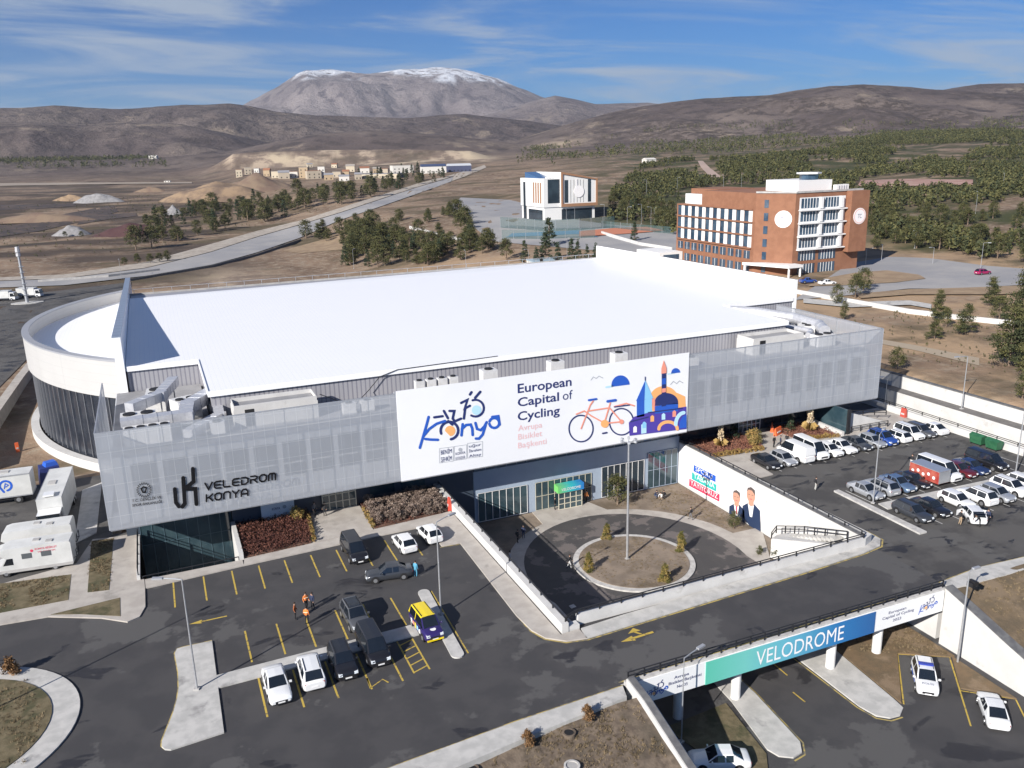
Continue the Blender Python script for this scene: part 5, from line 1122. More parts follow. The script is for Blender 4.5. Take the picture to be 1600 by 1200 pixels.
for (k, m, r, lb), x in zip(row, xs_):
    L_ = KINDS[k][0]; put(k, m, x-.0, 79.6+L_/2, r+random.uniform(-.03,.03), lb, group=g3, key='blind' if (k == 'van' and r) else None, **({'blind': True} if (k == 'van' and r) else {}))
g4 = 'cars in the middle row of the right parking'
row = [('sedan',P_SV,74.0,F,'silver saloon beside the lamp post at the middle row\'s left end'),('suv',P_SV,76.4,B_,'silver utility car seen from behind, second in the middle row'),('sedan',P_SB,79.0,F,'steel blue saloon between the silver car and a black saloon'),('sedan',P_BK,81.4,F,'black saloon just left of the red box trailer'),('van',P_WH,86.3,F,'white van parked right of the red box trailer'),('sedan',P_RD,89.1,F,'dark red saloon right of the white van'),('sedan',P_NB,91.3,F,'navy saloon right of the dark red saloon'),('minivan',P_BK,94.4,F,'black people carrier at the right end of the middle row')]
for k, m, x, r, lb in row:
    L_ = KINDS[k][0]; put(k, m, x, 66.75+L_/2, r+random.uniform(-.02,.03), lb, group=g4)
g5 = 'cars in the near row of the right parking'
row = [('wagon',P_DG,73.9,59.9,F,'dark grey estate at the near row\'s left end beside the white median'),('sedan',P_BK,76.7,60.0,F,'black saloon next to the dark grey estate'),('hatch',P_WH,80.9,60.4,F,'white hatchback behind the small white car with open doors'),('suv',P_WH,83.9,59.9,B_,'white utility car seen from behind in the near row'),('hatch',P_SV,86.5,59.7,F,'pale silver hatchback in the near row right of centre'),('suv',P_WH,89.4,60.0,F,'white utility car nearest the right edge of the near row'),('hatch',P_WH,92.3,60.6,F,'last white car of the near row cut by the right border')]
for k, m, x, y, r, lb in row:
    L_ = KINDS[k][0]; put(k, m, x, y+L_/2, r+random.uniform(-.03,.03), lb, group=g5)
def opened(t, d):
    L_,W,H,zb,hw,Y,zh,zd,wt,c0,c1,c2 = d
    for s_ in (1,-1):
        g = MB(); a = (s_*hw, Y(c0+.08)); c = (s_*(hw+.75), Y(c0+.2)); g.add([(a[0],a[1],.3),(c[0],c[1],.3),(c[0],c[1],zb),(a[0],a[1],zb),(a[0]+.03,a[1]+.06,.3),(c[0],c[1]+.06,.3),(c[0],c[1]+.06,zb),(a[0]+.03,a[1]+.06,zb)], [[0,1,2,3],[7,6,5,4],[1,5,6,2],[3,2,6,7]], P_WH); dr = g.build('open_door', t, world=False)
        g = MB(); g.add([(a[0],a[1]+.03,zb),(c[0],c[1]+.03,zb),(c[0]*.97,c[1]+.03,zb+.38),(a[0]*.95,a[1]+.2,zb+.38)], [[0,1,2,3]], M_CGL); g.build('door_window', dr, world=False)
    g = MB(); g.add([(-.7,Y(.93),H-.02),(.7,Y(.93),H-.02),(.66,Y(1.14),H+.32),(-.66,Y(1.14),H+.32)], [[0,1,2,3]], P_WH); g.build('open_tailgate', t, world=False)
put('hatch', P_WH, 79.2, 58.9, B_-.55, 'small white car with open doors and raised tailgate among people', group=g5, extras=opened, key='open')
# far cars
p = at(1262, 443); put('sedan', P_BL, p[0], p[1], 1.3, 'blue car parked by the brick hotel beyond the roof edge', z=p[2]+.2, group='cars by the brick hotel')
p = at(1292, 446); put('sedan', P_WH, p[0], p[1], 1.3, 'white car parked right of the blue one by the brick hotel', z=p[2]+.2, group='cars by the brick hotel')
p = at(1535, 430); put('wagon', P_CR, p[0], p[1], 1.5, 'crimson car on the pale yard at the right', z=p[2]+.25, group='cars by the brick hotel')
# ---- trucks and camper vans in the left yard
def wheel_pair(t, W, y, r, tw=.28):
    for s_ in (1,-1):
        g = MB(); g.cyl((s_*(W/2-tw),y,r),(s_*(W/2+.01),y,r),r,r,M_TYRE,18); w_ = g.build('wheel', t, world=False)
        g = MB(); g.cyl((s_*(W/2-.05),y,r),(s_*(W/2+.03),y,r),r*.58,r*.5,M_RIM,14); g.build('rim', w_, world=False)
M_BOX = mat('truck_box_white', (.58,.585,.575), .45, (.50,.505,.495), .6)
def box_truck(label, L_, W, H, cab, loc, rot, print_fn=None, back=True, name='box_truck', roof_hatch=True):
    t = thing(name, label, 'truck', loc, rot, 'trucks in the left yard'); y0 = -L_/2
    g = MB(); g.box(-W/2,y0+cab,.95,W/2,L_/2,H,M_BOX); bx = g.build('cargo_box', t, world=False)
    g = MB()
    for s_ in (1,-1): g.box(s_*(W/2+.004),y0+cab,H-.12,s_*(W/2+.03),L_/2,H+.03,M_STEEL); g.box(s_*(W/2+.004),y0+cab,.9,s_*(W/2+.03),L_/2,1.05,M_STEEL)
    g.box(-W/2-.004,L_/2+.003,.9,W/2+.004,L_/2+.05,1.05,M_STEEL); g.build('box_edging', bx, world=False)
    g = MB(); g.box(-.7,-.6+cab/2,H+.004,.1,.6+cab/2,H+.10,M_WALLG); g.build('roof_hatch', bx, world=False)
    g = MB(); g.box(-W/2+.3,y0+.5,.5,W/2-.3,L_/2-.2,.93,M_TRIM); g.build('chassis', t, world=False)
    hw = W/2-.06; zc = min(H-.35, 2.75)
    g = MB(); g.add([(-hw,y0,.5),(hw,y0,.5),(hw,y0,1.35),(-hw,y0,1.35),(-hw+.05,y0+.32,zc),(hw-.05,y0+.32,zc),(-hw,y0+cab-.08,.5),(hw,y0+cab-.08,.5),(hw-.05,y0+cab-.08,zc+.1),(-hw+.05,y0+cab-.08,zc+.1)], [[0,1,2,3],[1,7,8,5,2],[0,3,4,9,6],[4,5,8,9],[6,9,8,7],[0,6,7,1]], P_WH); cb = g.build('cab', t, world=False)
    g = MB(); g.add([(-hw+.08,y0-.012,1.4),(hw-.08,y0-.012,1.4),(hw-.14,y0+.28,zc-.12),(-hw+.14,y0+.28,zc-.12)], [[0,1,2,3]], M_CGL); g.build('windscreen', cb, world=False)
    for s_ in (1,-1):
        q = [(s_*(hw+.008),y0+.2,1.4),(s_*(hw+.008),y0+cab-.35,1.4),(s_*(hw-.03),y0+cab-.35,zc-.2),(s_*(hw-.03),y0+.42,zc-.2)]
        g = MB(); g.add(q if s_ > 0 else q[::-1], [[0,1,2,3]], M_CGL); g.build('side_window', cb, world=False)
        g = MB(); g.box(s_*.55,y0-.02,.68,s_*.95,y0-.002,.88,M_HL); g.build('headlight', cb, world=False)
        g = MB(); g.box(s_*(hw+.05),y0+.05,1.5,s_*(hw+.28),y0+.15,2.0,M_TRIM); g.build('wing_mirror', cb, world=False)
    wheel_pair(t, W, y0+cab*.62, .48); wheel_pair(t, W, L_/2-1.6, .48)
    if L_ > 8: wheel_pair(t, W, L_/2-2.75, .48)
    if print_fn: print_fn(t, L_, W, H, y0, cab)
    return t
def logo_print(t, L_, W, H, y0, cab):
    for s_ in (1,-1):
        P = lambda u, v, k=1: (s_*(W/2+.012*k+.004), u*s_, v); mb = MB()
        ribbon(mb, [(1.3+.62*math.cos(R_(a)), 2.45+.62*math.sin(R_(a))) for a in range(-80, 200, 14)], .26, P, I_AZ if s_ < 0 else I_BLUE); ribbon(mb, [(1.3+.62*math.cos(R_(200)), 2.45-.2),(1.0,1.7)], .24, P, I_BLUE)
        ribbon(mb, [(1.1,2.1),(1.3,2.75),(1.6,2.5),(1.3,2.3)], .12, P, I_BLUE); mb.build('blue_emblem', t, world=False)
        mb = MB(); text(mb, 'i', P, .1, .26, 2.1, 2.7, I_BLUE, .02); mb.build('lettering', t, world=False)
box_truck('white box truck with a round blue emblem on its side by the left border', 8.0, 2.5, 3.7, 1.9, (-20.8,113.4,0), PI*1.5-.06, logo_print)
def dark_side(t, L_, W, H, y0, cab):
    MB().box(-W/2-.03,y0+cab+.05,1.1,-W/2-.006,y0+cab+2.3,3.4,M_DARK).build('doorway_shade', t, world=False)  # flat black panel painting the shade inside the open doorway
    g = MB(); g.box(-.6,y0+cab+.3,H+.11,.5,y0+cab+1.5,H+.30,P_WH); g.build('roof_vent', t, world=False)
box_truck('tall white removal truck standing lengthwise between the other trucks', 12.5, 2.55, 4.0, 2.1, (-13.6,105.0,0), -.05, dark_side)
dt = thing('tarpaulin_stack', 'dark blue covered stack behind the white trucks', 'cargo', (-15.4,117.3,0)); MB().rbox(-15.4,117.3,0,2.6,2.6,2.4,.2,I_NAVY,.85).build('cover', dt); MB().rbox(-15.2,117.4,2.6,3.1,1.5,1.3,.4,I_BLUE,.8).build('top_bundle', dt)
def motorhome(label, loc, rot, L_, W, H, red):
    t = thing('motorhome', label, 'camper van', loc, rot, 'trucks in the left yard'); y0 = -L_/2; hw = W/2
    mb = MB(); pr = [(y0+.0,.45),(y0,1.0),(y0+.85,1.25),(y0+1.35,2.0),(y0+.75,2.35),(y0+.95,H-.15),(y0+1.5,H),(L_/2-.1,H),(L_/2,H-.2),(L_/2,.5)]
    n = len(pr); vs = [(-hw,y,z) for y, z in pr]+[(hw,y,z) for y, z in pr]
    mb.add(vs, [list(range(n)), list(range(n, 2*n))[::-1]]+[[i, n+i, n+(i+1) % n, (i+1) % n] for i in range(n)], M_BOX); mb.build('body', t, world=False, smooth=30)
    g = MB(); g.add([(-hw+.12,y0+.86,1.28),(hw-.12,y0+.86,1.28),(hw-.12,y0+1.33,1.98),(-hw+.12,y0+1.33,1.98)], [[0,1,2,3]], M_CGL); 
    for v in range(len(g.v)): g.v[v] = (g.v[v][0], g.v[v][1]-.03, g.v[v][2]+.02)
    g.build('windscreen', t, world=False)
    for s_ in (1,-1):
        g = MB(); q = [(s_*(hw+.01),y0+1.0,1.25),(s_*(hw+.01),y0+1.95,1.25),(s_*(hw+.01),y0+1.95,1.95),(s_*(hw+.01),y0+1.42,1.95)]; g.add(q if s_ > 0 else q[::-1], [[0,1,2,3]], M_CGL); g.build('cab_window', t, world=False)
        for a in (.38,.62): g = MB(); g.box(s_*(hw+.004),y0+L_*a,1.75,s_*(hw+.03),y0+L_*a+.9,2.3,mat('camper_window',(.10,.11,.12),.15)); g.build('cabin_window', t, world=False)
        g = MB(); g.box(s_*(hw+.004),y0+.3,.42,s_*(hw+.02),L_/2-.05,.72,M_WALLG); g.build('skirt', t, world=False)
        if red:
            P = lambda u, v: (s_*(hw+.014), u*s_, v); mb = MB(); text(mb, 'KONYA BİSİKLET', P, .4, 2.4, 2.52, 2.72, I_RED, .01); text(mb, 'VELODROM', P, .6, 2.2, 2.2, 2.36, I_RED); disc(mb, .1, 2.5, .15, P, I_RED, 10); mb.build('lettering', t, world=False)
        g = MB(); g.box(s_*.5,y0-.02,.85,s_*.9,y0-.002,1.0,M_HL); g.build('headlight', t, world=False)
    for x_, y_ in ((-.3,.3),(.35,1.6)): g = MB(); g.box(x_-.3,y_-.3,H+.004,x_+.3,y_+.3,H+.09,M_WALLG); g.build('roof_hatch', t, world=False)
    wheel_pair(t, W, y0+1.15, .36); wheel_pair(t, W, L_/2-1.7, .36)
    g = MB().tube([(-.6,L_/2+.02,.9),(-.6,L_/2+.28,.95),(.6,L_/2+.28,.95),(.6,L_/2+.02,.9)], .04, M_RAIL, 6); g.tube([(-.6,L_/2+.28,.95),(-.6,L_/2+.28,1.7),(.6,L_/2+.28,1.7),(.6,L_/2+.28,.95)], .04, M_RAIL, 6); g.build('rear_rack', t, world=False)
    return t
motorhome('white motorhome with red lettering nearest the grass strip', (-14.65,91.6,0), PI*1.5-.10, 7.3, 2.3, 3.0, True)
motorhome('white motorhome with grey roof hatches between the truck and the lettered motorhome', (-14.9,95.6,0), PI*1.5-.08, 7.4, 2.4, 3.25, False)
# red box trailer in the right parking
t = thing('box_trailer', 'red printed box trailer between the black saloon and the white van', 'trailer', (83.9,68.9,0), .02, None)
g = MB(); g.box(-.95,-2.2,.5,.95,2.0,2.0,mat('trailer_red',(.30,.035,.03),.4,(.40,.11,.08),1.2)); g.build('box', t, world=False); g = MB(); g.box(-.97,-2.22,2.003,.97,2.02,2.08,P_SV); g.build('roof', t, world=False); g = MB(); g.box(-.93,-2.24,.55,.93,-2.203,1.98,P_SV); g.build('front_panel', t, world=False)
wheel_pair(t, 1.9, .2, .33, .2); mb = MB()
for k in range(5): disc(mb, -1.5+k*.75, 1.1+.25*(k % 2), .2, lambda u, v: (-.965, u, v), I_WH, 10)
mb.build('printed_spots', t, world=False)
# vehicles in the yard behind the drum
for i, (px, py, L_, lb) in enumerate(((6,470,9,'white lorry parked at the far left edge of the rear yard'),(48,465,8,'white lorry behind the tall lattice pole in the rear yard'))):
    p = at(px, py); box_truck(lb, L_, 2.5, 3.4, 1.9, (p[0],p[1],p[2]+.1), 1.2, None)
# ================================================================ people
def person(pose, top, legs, hair=(.03,.02,.016), skin=(.42,.26,.19), h=1.75):
    """one continuous skinned figure; clothing colours follow the limbs they cover"""
    J = {'hip':(0,0,.93),'belly':(0,0,1.1),'chest':(0,-.01,1.34),'neck':(0,-.01,1.49),'head':(0,-.03,1.60),'crown':(0,-.02,1.72)}
    sw = {'stand':(.04,-.04),'walk':(.26,-.26),'crouch':(0,0),'bend':(.05,-.05)}[pose]
    for s_, n, k in ((-1,'l',sw[0]),(1,'r',sw[1])):
        J['hp'+n]=(s_*.10,0,.90); J['kn'+n]=(s_*.11,-k*.55-.02,.50); J['an'+n]=(s_*.11,-k+.06,.09); J['to'+n]=(s_*.12,-k-.12,.045)
        J['sh'+n]=(s_*.19,0,1.40); J['el'+n]=(s_*.25,k*.5+.02,1.13); J['wr'+n]=(s_*.26,k*.9-.10,.92); J['ha'+n]=(s_*.25,k*1.0-.14,.82)
    if pose == 'crouch':
        for n, s_ in (('l',-1),('r',1)): J['hp'+n]=(s_*.12,.10,.38); J['kn'+n]=(s_*.2,-.32,.52); J['an'+n]=(s_*.16,-.2,.09); J['to'+n]=(s_*.17,-.38,.045); J['sh'+n]=(s_*.19,-.12,.86); J['el'+n]=(s_*.26,-.36,.66); J['wr'+n]=(s_*.16,-.52,.56); J['ha'+n]=(s_*.12,-.60,.54)
        J.update(hip=(0,.10,.42),belly=(0,.06,.58),chest=(0,-.1,.80),neck=(0,-.17,.95),head=(0,-.22,1.05),crown=(0,-.22,1.17))
    if pose == 'bend':
        for n, s_ in (('l',-1),('r',1)): J['sh'+n]=(s_*.19,-.32,1.24); J['el'+n]=(s_*.24,-.5,1.0); J['wr'+n]=(s_*.18,-.66,.84); J['ha'+n]=(s_*.14,-.72,.78)
        J.update(belly=(0,-.10,1.06),chest=(0,-.30,1.22),neck=(0,-.44,1.30),head=(0,-.54,1.35),crown=(0,-.62,1.43))
    E = [('hip','belly'),('belly','chest'),('chest','neck'),('neck','head'),('head','crown')]
    for n in 'lr': E += [('hip','hp'+n),('hp'+n,'kn'+n),('kn'+n,'an'+n),('an'+n,'to'+n),('chest','sh'+n),('sh'+n,'el'+n),('el'+n,'wr'+n),('wr'+n,'ha'+n)]
    RAD = {'hip':.15,'belly':.145,'chest':.165,'neck':.06,'head':.10,'crown':.075,'hp':.10,'kn':.068,'an':.048,'to':.04,'sh':.075,'el':.055,'wr':.042,'ha':.038}
    nm = list(J); me = bpy.data.meshes.new('person'); me.from_pydata([J[k] for k in nm], [(nm.index(a), nm.index(b)) for a, b in E], [])
    o = bpy.data.objects.new('person', me); C.objects.link(o); md = o.modifiers.new('skin', 'SKIN'); sv = me.skin_vertices[0].data
    for i, k in enumerate(nm):
        r = RAD.get(k, RAD.get(k[:-1], .05)); sv[i].radius = (r, r*(.78 if k in ('hip','belly','chest') else 1)); sv[i].use_root = (k == 'hip')
    sd_ = o.modifiers.new('sub', 'SUBSURF'); sd_.levels = 1
    dg = bpy.context.evaluated_depsgraph_get(); m2 = bpy.data.meshes.new_from_object(o.evaluated_get(dg)); bpy.data.objects.remove(o); bpy.data.meshes.remove(me)
    m2.materials.clear()
    for mm in (mat('cloth_%.2f_%.2f_%.2f' % top, top, .8), mat('cloth_%.2f_%.2f_%.2f' % legs, legs, .85), mat('skin_%.2f' % skin[0], skin, .6), mat('shoe', (.02,.02,.022), .6)): m2.materials.append(mm)
    seg = []
    for a, b in E:
        n = b.rstrip('lr') if len(b) == 3 else b
        k = 0
        if b[:2] in ('hp','kn','an') and len(b) == 3: k = 1
        if b[:2] == 'to': k = 3
        if b[:2] == 'ha' or b in ('head','crown'): k = 2
        seg.append((Vector(J[a]), Vector(J[b]), k))
    for p in m2.polygons:
        c = p.center; best = (9, 0)
        for a, b, k in seg:
            ab = b-a; t = max(0, min(1, (c-a).dot(ab)/ab.length_squared)); d = (a+ab*t-c).length
            if d < best[0]: best = (d, k)
        p.material_index = best[1]; p.use_smooth = True
    m2.transform(Matrix.Scale(h/1.79, 4))
    hp = [Vector(J['head'])*(h/1.79), Vector(J['crown'])*(h/1.79)]
    return m2, hp, mat('hair_%.2f' % hair[0], hair, .9)
BLK_, NVY_, GRY_, JEAN, WHT_, ORG_, BLU_, RED_, TAN_ = (.015,.015,.018),(.02,.03,.07),(.14,.14,.15),(.05,.07,.13),(.6,.6,.6),(.72,.20,.04),(.08,.29,.43),(.4,.04,.04),(.35,.26,.17)
def put_person(pose, top, legs, x, y, z, rot, label, group, extra=None, hair=(.03,.02,.016)):
    me, hp, hm = person(pose, top, legs, hair)
    t = thing('person', label, 'person', (x, y, z), rot, group); me.name = 'body'
    b = bpy.data.objects.new('body', me); C.objects.link(b); b.parent = t
    g = MB(); c = hp[0].lerp(hp[1], .62); g.ball((c.x, c.y+.022, c.z+.022), .108, hm, 10, 6, (1,1.02,.92)); g.build('hair', t, world=False, smooth=60)
    if extra == 'vest':
        v = MB(); v.box(-.19,-.15,1.18,.19,.13,1.22,mat('reflective_band',(.75,.75,.6),.3)); v.build('reflective_band', t, world=False)
    if extra == 'bag': v = MB(); v.ball((0,.19,1.22), .17, mat('bag_black',(.03,.03,.035),.8), 8, 6, (1,.6,1.3)); v.build('backpack', t, world=False)
    return t
gp = 'people standing about the site'
p = GL([(1,1)], 0)
def pp(px, py, z=0.0): return G(px, py, z)
for px, py, z, pose, top, legs, rot, lab, ex in [
 (492,806,.12,'stand',GRY_,BLK_,.6,'person in a pale grey top standing left of the plaza entrance doors','bag'),
 (508,806,.12,'stand',BLK_,BLK_,-.5,'person in black standing nearest the plaza entrance doors',None),
 (462,968,0,'stand',(.30,.09,.03),BLK_,1.2,'person in a dull orange jacket left of the group on the car park',None),
 (480,975,0,'stand',ORG_,BLK_,2.6,'person in a bright orange vest nearest the camera in the car park group','vest'),
 (479,952,0,'stand',ORG_,BLK_,.4,'person in a bright orange vest at the back of the car park group','vest'),
 (489,952,0,'stand',NVY_,BLK_,-.9,'person in dark clothes beside two orange vests on the car park',None),
 (650,901,0,'stand',BLU_,BLU_,2.2,'person wrapped in a light blue poncho beside the dark grey saloon',None),
 (809,848,LOW+.12,'stand',BLK_,BLK_,.8,'left person of the dark pair on the courtyard pavement','bag'),
 (818,841,LOW+.12,'stand',NVY_,JEAN,-.6,'right person of the dark pair on the courtyard pavement',None),
 (797,882,LOW+.12,'stand',WHT_,BLK_,1.4,'person in a white top close below the left courtyard parapet',None),
 (890,888,LOW+.15,'walk',BLK_,(.5,.5,.5),1.0,'person in black and white walking on the ring road by the round bed',None),
 (1079,812,LOW+.12,'walk',BLK_,GRY_,-2.2,'person walking with a rucksack on the curved courtyard pavement','bag'),
 (916,785,LOW+.12,'stand',(.62,.22,.06),BLK_,.2,'person in an orange jacket right of the porch doors',None),
 (867,796,LOW+.12,'stand',BLK_,BLK_,.9,'person in dark clothes left of the porch doors',None),
 (1024,778,LOW+.02,'crouch',NVY_,JEAN,.5,'crouching person in navy on the dry courtyard lawn',None),
 (1033,781,LOW+.02,'crouch',WHT_,TAN_,-1.0,'crouching person in white on the dry courtyard lawn',None),
 (1039,778,LOW+.02,'crouch',BLK_,GRY_,-1.6,'crouching person in black on the dry courtyard lawn',None),
 (1274,766,0,'stand',BLK_,(.4,.4,.38),.9,'person in black with pale trousers alone on the right car park lane','bag'),
 (1209,699,.12,'stand',BLK_,BLK_,.2,'left one of three dark figures behind the first parked cars',None),
 (1219,699,.12,'stand',NVY_,BLK_,1.0,'middle one of three dark figures behind the first parked cars',None),
 (1229,696,.12,'stand',BLK_,JEAN,-.8,'right one of three dark figures behind the first parked cars',None),
 (1424,729,0,'walk',BLK_,(.62,.62,.6),-1.2,'person in white trousers striding behind the red box trailer',None),
 (1500,820,0,'stand',BLK_,TAN_,1.2,'person in black with tan trousers left of the white car with open doors','bag'),
 (1529,823,0,'bend',BLK_,BLK_,-1.8,'person bending at the raised tailgate of the small white car',None),
 (1542,818,0,'stand',NVY_,BLK_,-1.0,'person in navy at the right of the raised tailgate',None)]:
    x, y = pp(px, py, z); put_person(pose, top, legs, x, y, z, rot, lab, gp, ex)
# ================================================================ vegetation
def leafmat(n, a, b, sc=.9):
    m = mat(n, a, .75, b, sc, spec=.2); return m
M_PINE1, M_PINE2, M_PINE3 = leafmat('pine_needles',(.066,.070,.026),(.118,.112,.045)), leafmat('pine_needles_dark',(.032,.042,.020),(.065,.070,.032)), leafmat('spruce_needles',(.022,.042,.026),(.05,.07,.04))
M_TRUNK = mat('bark', (.13,.09,.065), .95, (.2,.15,.11), 3)
def leaves(centres, per, spread, size, m1, m2, flat=.8, rg=None):
    """many small leaf faces scattered about clump centres"""
    rg = rg or RNG; c = np.repeat(np.array(centres, float), per, 0); n = len(c)
    p = c+rg.normal(0, 1, (n, 3))*np.array([spread, spread, spread*flat])
    a = rg.normal(0, 1, (n, 3)); a /= np.linalg.norm(a, axis=1)[:, None]; b = np.cross(a, rg.normal(0, 1, (n, 3))); b /= np.linalg.norm(b, axis=1)[:, None]
    s = size*(.6+.8*rg.random((n, 1))); V = np.stack([p-a*s, p+b*s*.6, p+a*s, p-b*s*.6], 1).reshape(-1, 3)
    F = [[4*i, 4*i+1, 4*i+2, 4*i+3] for i in range(n)]; k = np.repeat(rg.random(len(centres)) < .45, per)
    return V, F, k
def leaf_mb(V, F, k, m1, m2):
    mb = MB(); mb.v = [tuple(q) for q in V.tolist()]; mb.f = F; mb.mats = [m1, m2]; mb.m = [int(q) for q in k]; return mb
def tree_proto(kind, label, cat, seed):
    rg = np.random.default_rng(seed); t = thing({'pine':'pine_tree','spruce':'spruce_tree','scots':'pine_tree'}[kind], label, cat, (0,0,0))
    cs = []; H = 6.5
    if kind == 'pine':      # broad rounded young pine
        for i in range(46):
            z = 1.1+(H-1.1)*rg.random()**.9; R = 2.1*math.sin(math.pi*min(1, (z-.5)/(H-.2)))**.7*(1-.25*z/H); a = rg.random()*6.28; r = R*math.sqrt(.25+.75*rg.random())
            cs.append((r*math.cos(a), r*math.sin(a), z))
        V, F, k = leaves(cs, 46, .36, .145, None, None, .8, rg=rg); mm = (M_PINE1, M_PINE2)
    elif kind == 'spruce':
        for i in range(60):
            z = .5+(H-.6)*rg.random()**1.15; R = 1.55*(1-z/H)**.85+.08; a = rg.random()*6.28; r = R*(.55+.45*rg.random())
            cs.append((r*math.cos(a), r*math.sin(a), z-.12*r))
        V, F, k = leaves(cs, 30, .22, .14, None, None, .6, rg=rg); mm = (M_PINE3, M_PINE2)
    else:                   # open crowned taller pine with bare trunk
        H = 8.5
        for lv in range(9):
            z0 = 1.1+lv*.82; R = 2.9*(1-lv/9.6)**.75
            for i in range(max(2, int(11-lv*.8))):
                a = rg.random()*6.28; r = R*(.25+.75*rg.random()); cs.append((r*math.cos(a), r*math.sin(a), z0+.30*rg.random()+.08*r))
        cs.append((0,0,H-.1)); V, F, k = leaves(cs, 84, .46, .14, None, None, .42, rg=rg); mm = (M_PINE2, M_PINE1)
    leaf_mb(V, F, k, *mm).build('crown', t, world=False)
    mb = MB(); mb.cyl((0,0,-.4),(0.05,.03,H*.55),.17,.09,M_TRUNK,7,False); mb.cyl((0.05,.03,H*.55),(0,0,H*.93),.09,.03,M_TRUNK,6,False)
    for c in cs[::5]: mb.cyl((0,0,c[2]*.8),(c[0]*.8,c[1]*.8,c[2]),.05,.02,M_TRUNK,5,False)
    mb.build('trunk', t, world=False); return t
PR = {'pine':[tree_proto('pine','x','tree',s) for s in (1,2,3)], 'spruce':[tree_proto('spruce','x','tree',s) for s in (4,5)], 'scots':[tree_proto('scots','x','tree',s) for s in (6,7)]}
USED = set()
for l in PR.values():
    for q in l: CHILD[q.name] = list(q.children)
def plant(kind, px, py, hpx, label, group=None, pos=None):
    """tree standing on the terrain, as tall as its picture height asks at that distance"""
    p = pos or at(px, py)
    if p is None: return
    d = float(np.dot(np.array(p)-CAM, CF)); H = 8.5 if kind == 'scots' else 6.5; s = hpx/FPX*d/H/.97
    pr = random.choice(PR[kind]); wd_ = 1.3 if (kind == 'pine' and group) else 1.0; sc = (s*wd_*random.uniform(.85,1.2),)*2+(s,)
    if pr.name not in USED:
        USED.add(pr.name); t = pr; t.location = p; t.rotation_euler = (0,0,random.random()*6.28); t.scale = sc; t['label'] = label
        if group: t['group'] = group
        return t
    return place_copy(pr, p, random.random()*6.28, label, group, sc)
def inpoly(pl, px, py):
    c = np.zeros(len(px), bool); n = len(pl)
    for i in range(n):
        x1, y1 = pl[i]; x2, y2 = pl[(i+1) % n]; q = ((y1 > py) != (y2 > py)) & (px < (x2-x1)*(py-y1)/(y2-y1+1e-12)+x1); c ^= q
    return c
def project(X, Y, Z):
    D = np.stack([X, Y, Z-CAMH], -1); dz = D@CF; return 800+FPX*(D@CR)/dz, 600+FPX*(D@CD)/dz, dz
def scatter(pl, n, rmin, rmax, clump=None):
    a = np.array([az_of(p[0], p[1]) for p in pl]); m = n*60
    A = RNG.uniform(a.min(), a.max(), m); Rr = np.sqrt(RNG.uniform(rmin**2, rmax**2, m)); X, Y = np.sin(A)*Rr, np.cos(A)*Rr; Z = terrain_z(X, Y)
    px, py, _ = project(X, Y, Z); ok = inpoly(pl, px, py)
    if clump: ok &= fbm(X/clump, Y/clump, 3) > .43
    i = np.nonzero(ok)[0][:n]; return [(float(X[k]), float(Y[k]), float(Z[k])) for k in i]
def grove(pl, n, rmin, rmax, kinds, hm, labels, group, clump=None):
    for p in scatter(pl, n, rmin, rmax, clump):
        k = random.choices([a for a, _ in kinds], [b for _, b in kinds])[0]; d = float(np.dot(np.array(p)-CAM, CF)); h = hm*random.uniform(.65,1.3)
        plant(k, 0, 0, h*FPX/d, labels[k], group, pos=p)
grove([(535,418),(545,385),(470,372),(520,350),(560,352),(600,352),(640,318),(690,312),(735,345),(720,372),(770,388),(815,408),(835,410),(700,418)], 120, 190, 460, [('pine',6),('spruce',1),('scots',2)], 7.0,
 {'pine':'rounded pine in the loose grove between the white roof and the main road','spruce':'pointed conifer in the loose grove between the white roof and the main road','scots':'open crowned pine in the loose grove between the white roof and the main road'}, 'grove behind the white roof', 30)
grove([(185,392),(250,335),(330,325),(420,318),(480,300),(560,303),(640,280),(690,283),(600,303),(480,336),(330,366),(262,388)], 105, 240, 900, [('pine',5),('spruce',3)], 9.5,
 {'pine':'dark rounded pine in the belt beyond the far side of the main road','spruce':'dark pointed conifer in the belt beyond the far side of the main road'}, 'tree belt left of the main road')
grove([(560,276),(650,268),(700,275),(690,283),(600,292),(560,290)], 22, 500, 1100, [('spruce',1)], 9, {'spruce':'small slim conifer in front of the pale village walls'}, 'conifers below the village')
for px, py, h in ((820,412,36),(852,408,44),(872,410,30),(893,409,36),(903,409,34),(917,411,28),(931,411,30),(838,411,24),(858,385,44)): plant('spruce', px, py, h, 'slim dark conifer just behind the back edge of the white roof', 'conifers behind the roof edge')
plant('spruce', 991, 377, 30, 'lone pointed conifer on the brown slope left of the brick hotel')
for px, py, h, k, lb in ((1336,466,36,'pine','rounded pine by the white boundary wall, just right of the hotel yard'),(1307,476,30,'pine','smaller pine touching the white roof\'s right corner'),(1318,500,28,'pine','pine half hidden behind the right mesh screen'),(1466,500,46,'scots','tall tiered pine on the field in front of the white boundary wall'),(1460,530,32,'scots','small open pine below the tall tiered one'),(1508,522,46,'scots','leaning open pine right of the tall tiered one'),(1478,512,30,'pine','bushy pine between two open pines on the dry field'),
 (1400,578,34,'pine','round pine alone near the right mesh screen'),(1576,572,92,'scots','largest pine at the right border with layered branches'),(1598,500,80,'scots','tall dark pine cut by the right border'),(1560,505,40,'pine','dark pine behind the largest pine'),(1597,625,44,'pine','low pine at the right border below the largest pine'),(1590,545,60,'scots','second layered pine beside the largest pine'),(1618,590,90,'scots','dense tall pine mostly outside the right border'),(1548,478,44,'scots','layered pine between the boundary wall and the largest pine'),(1349,455,34,'pine','round pine left of the concrete path at the hotel yard')): plant(k, px, py, h, lb)
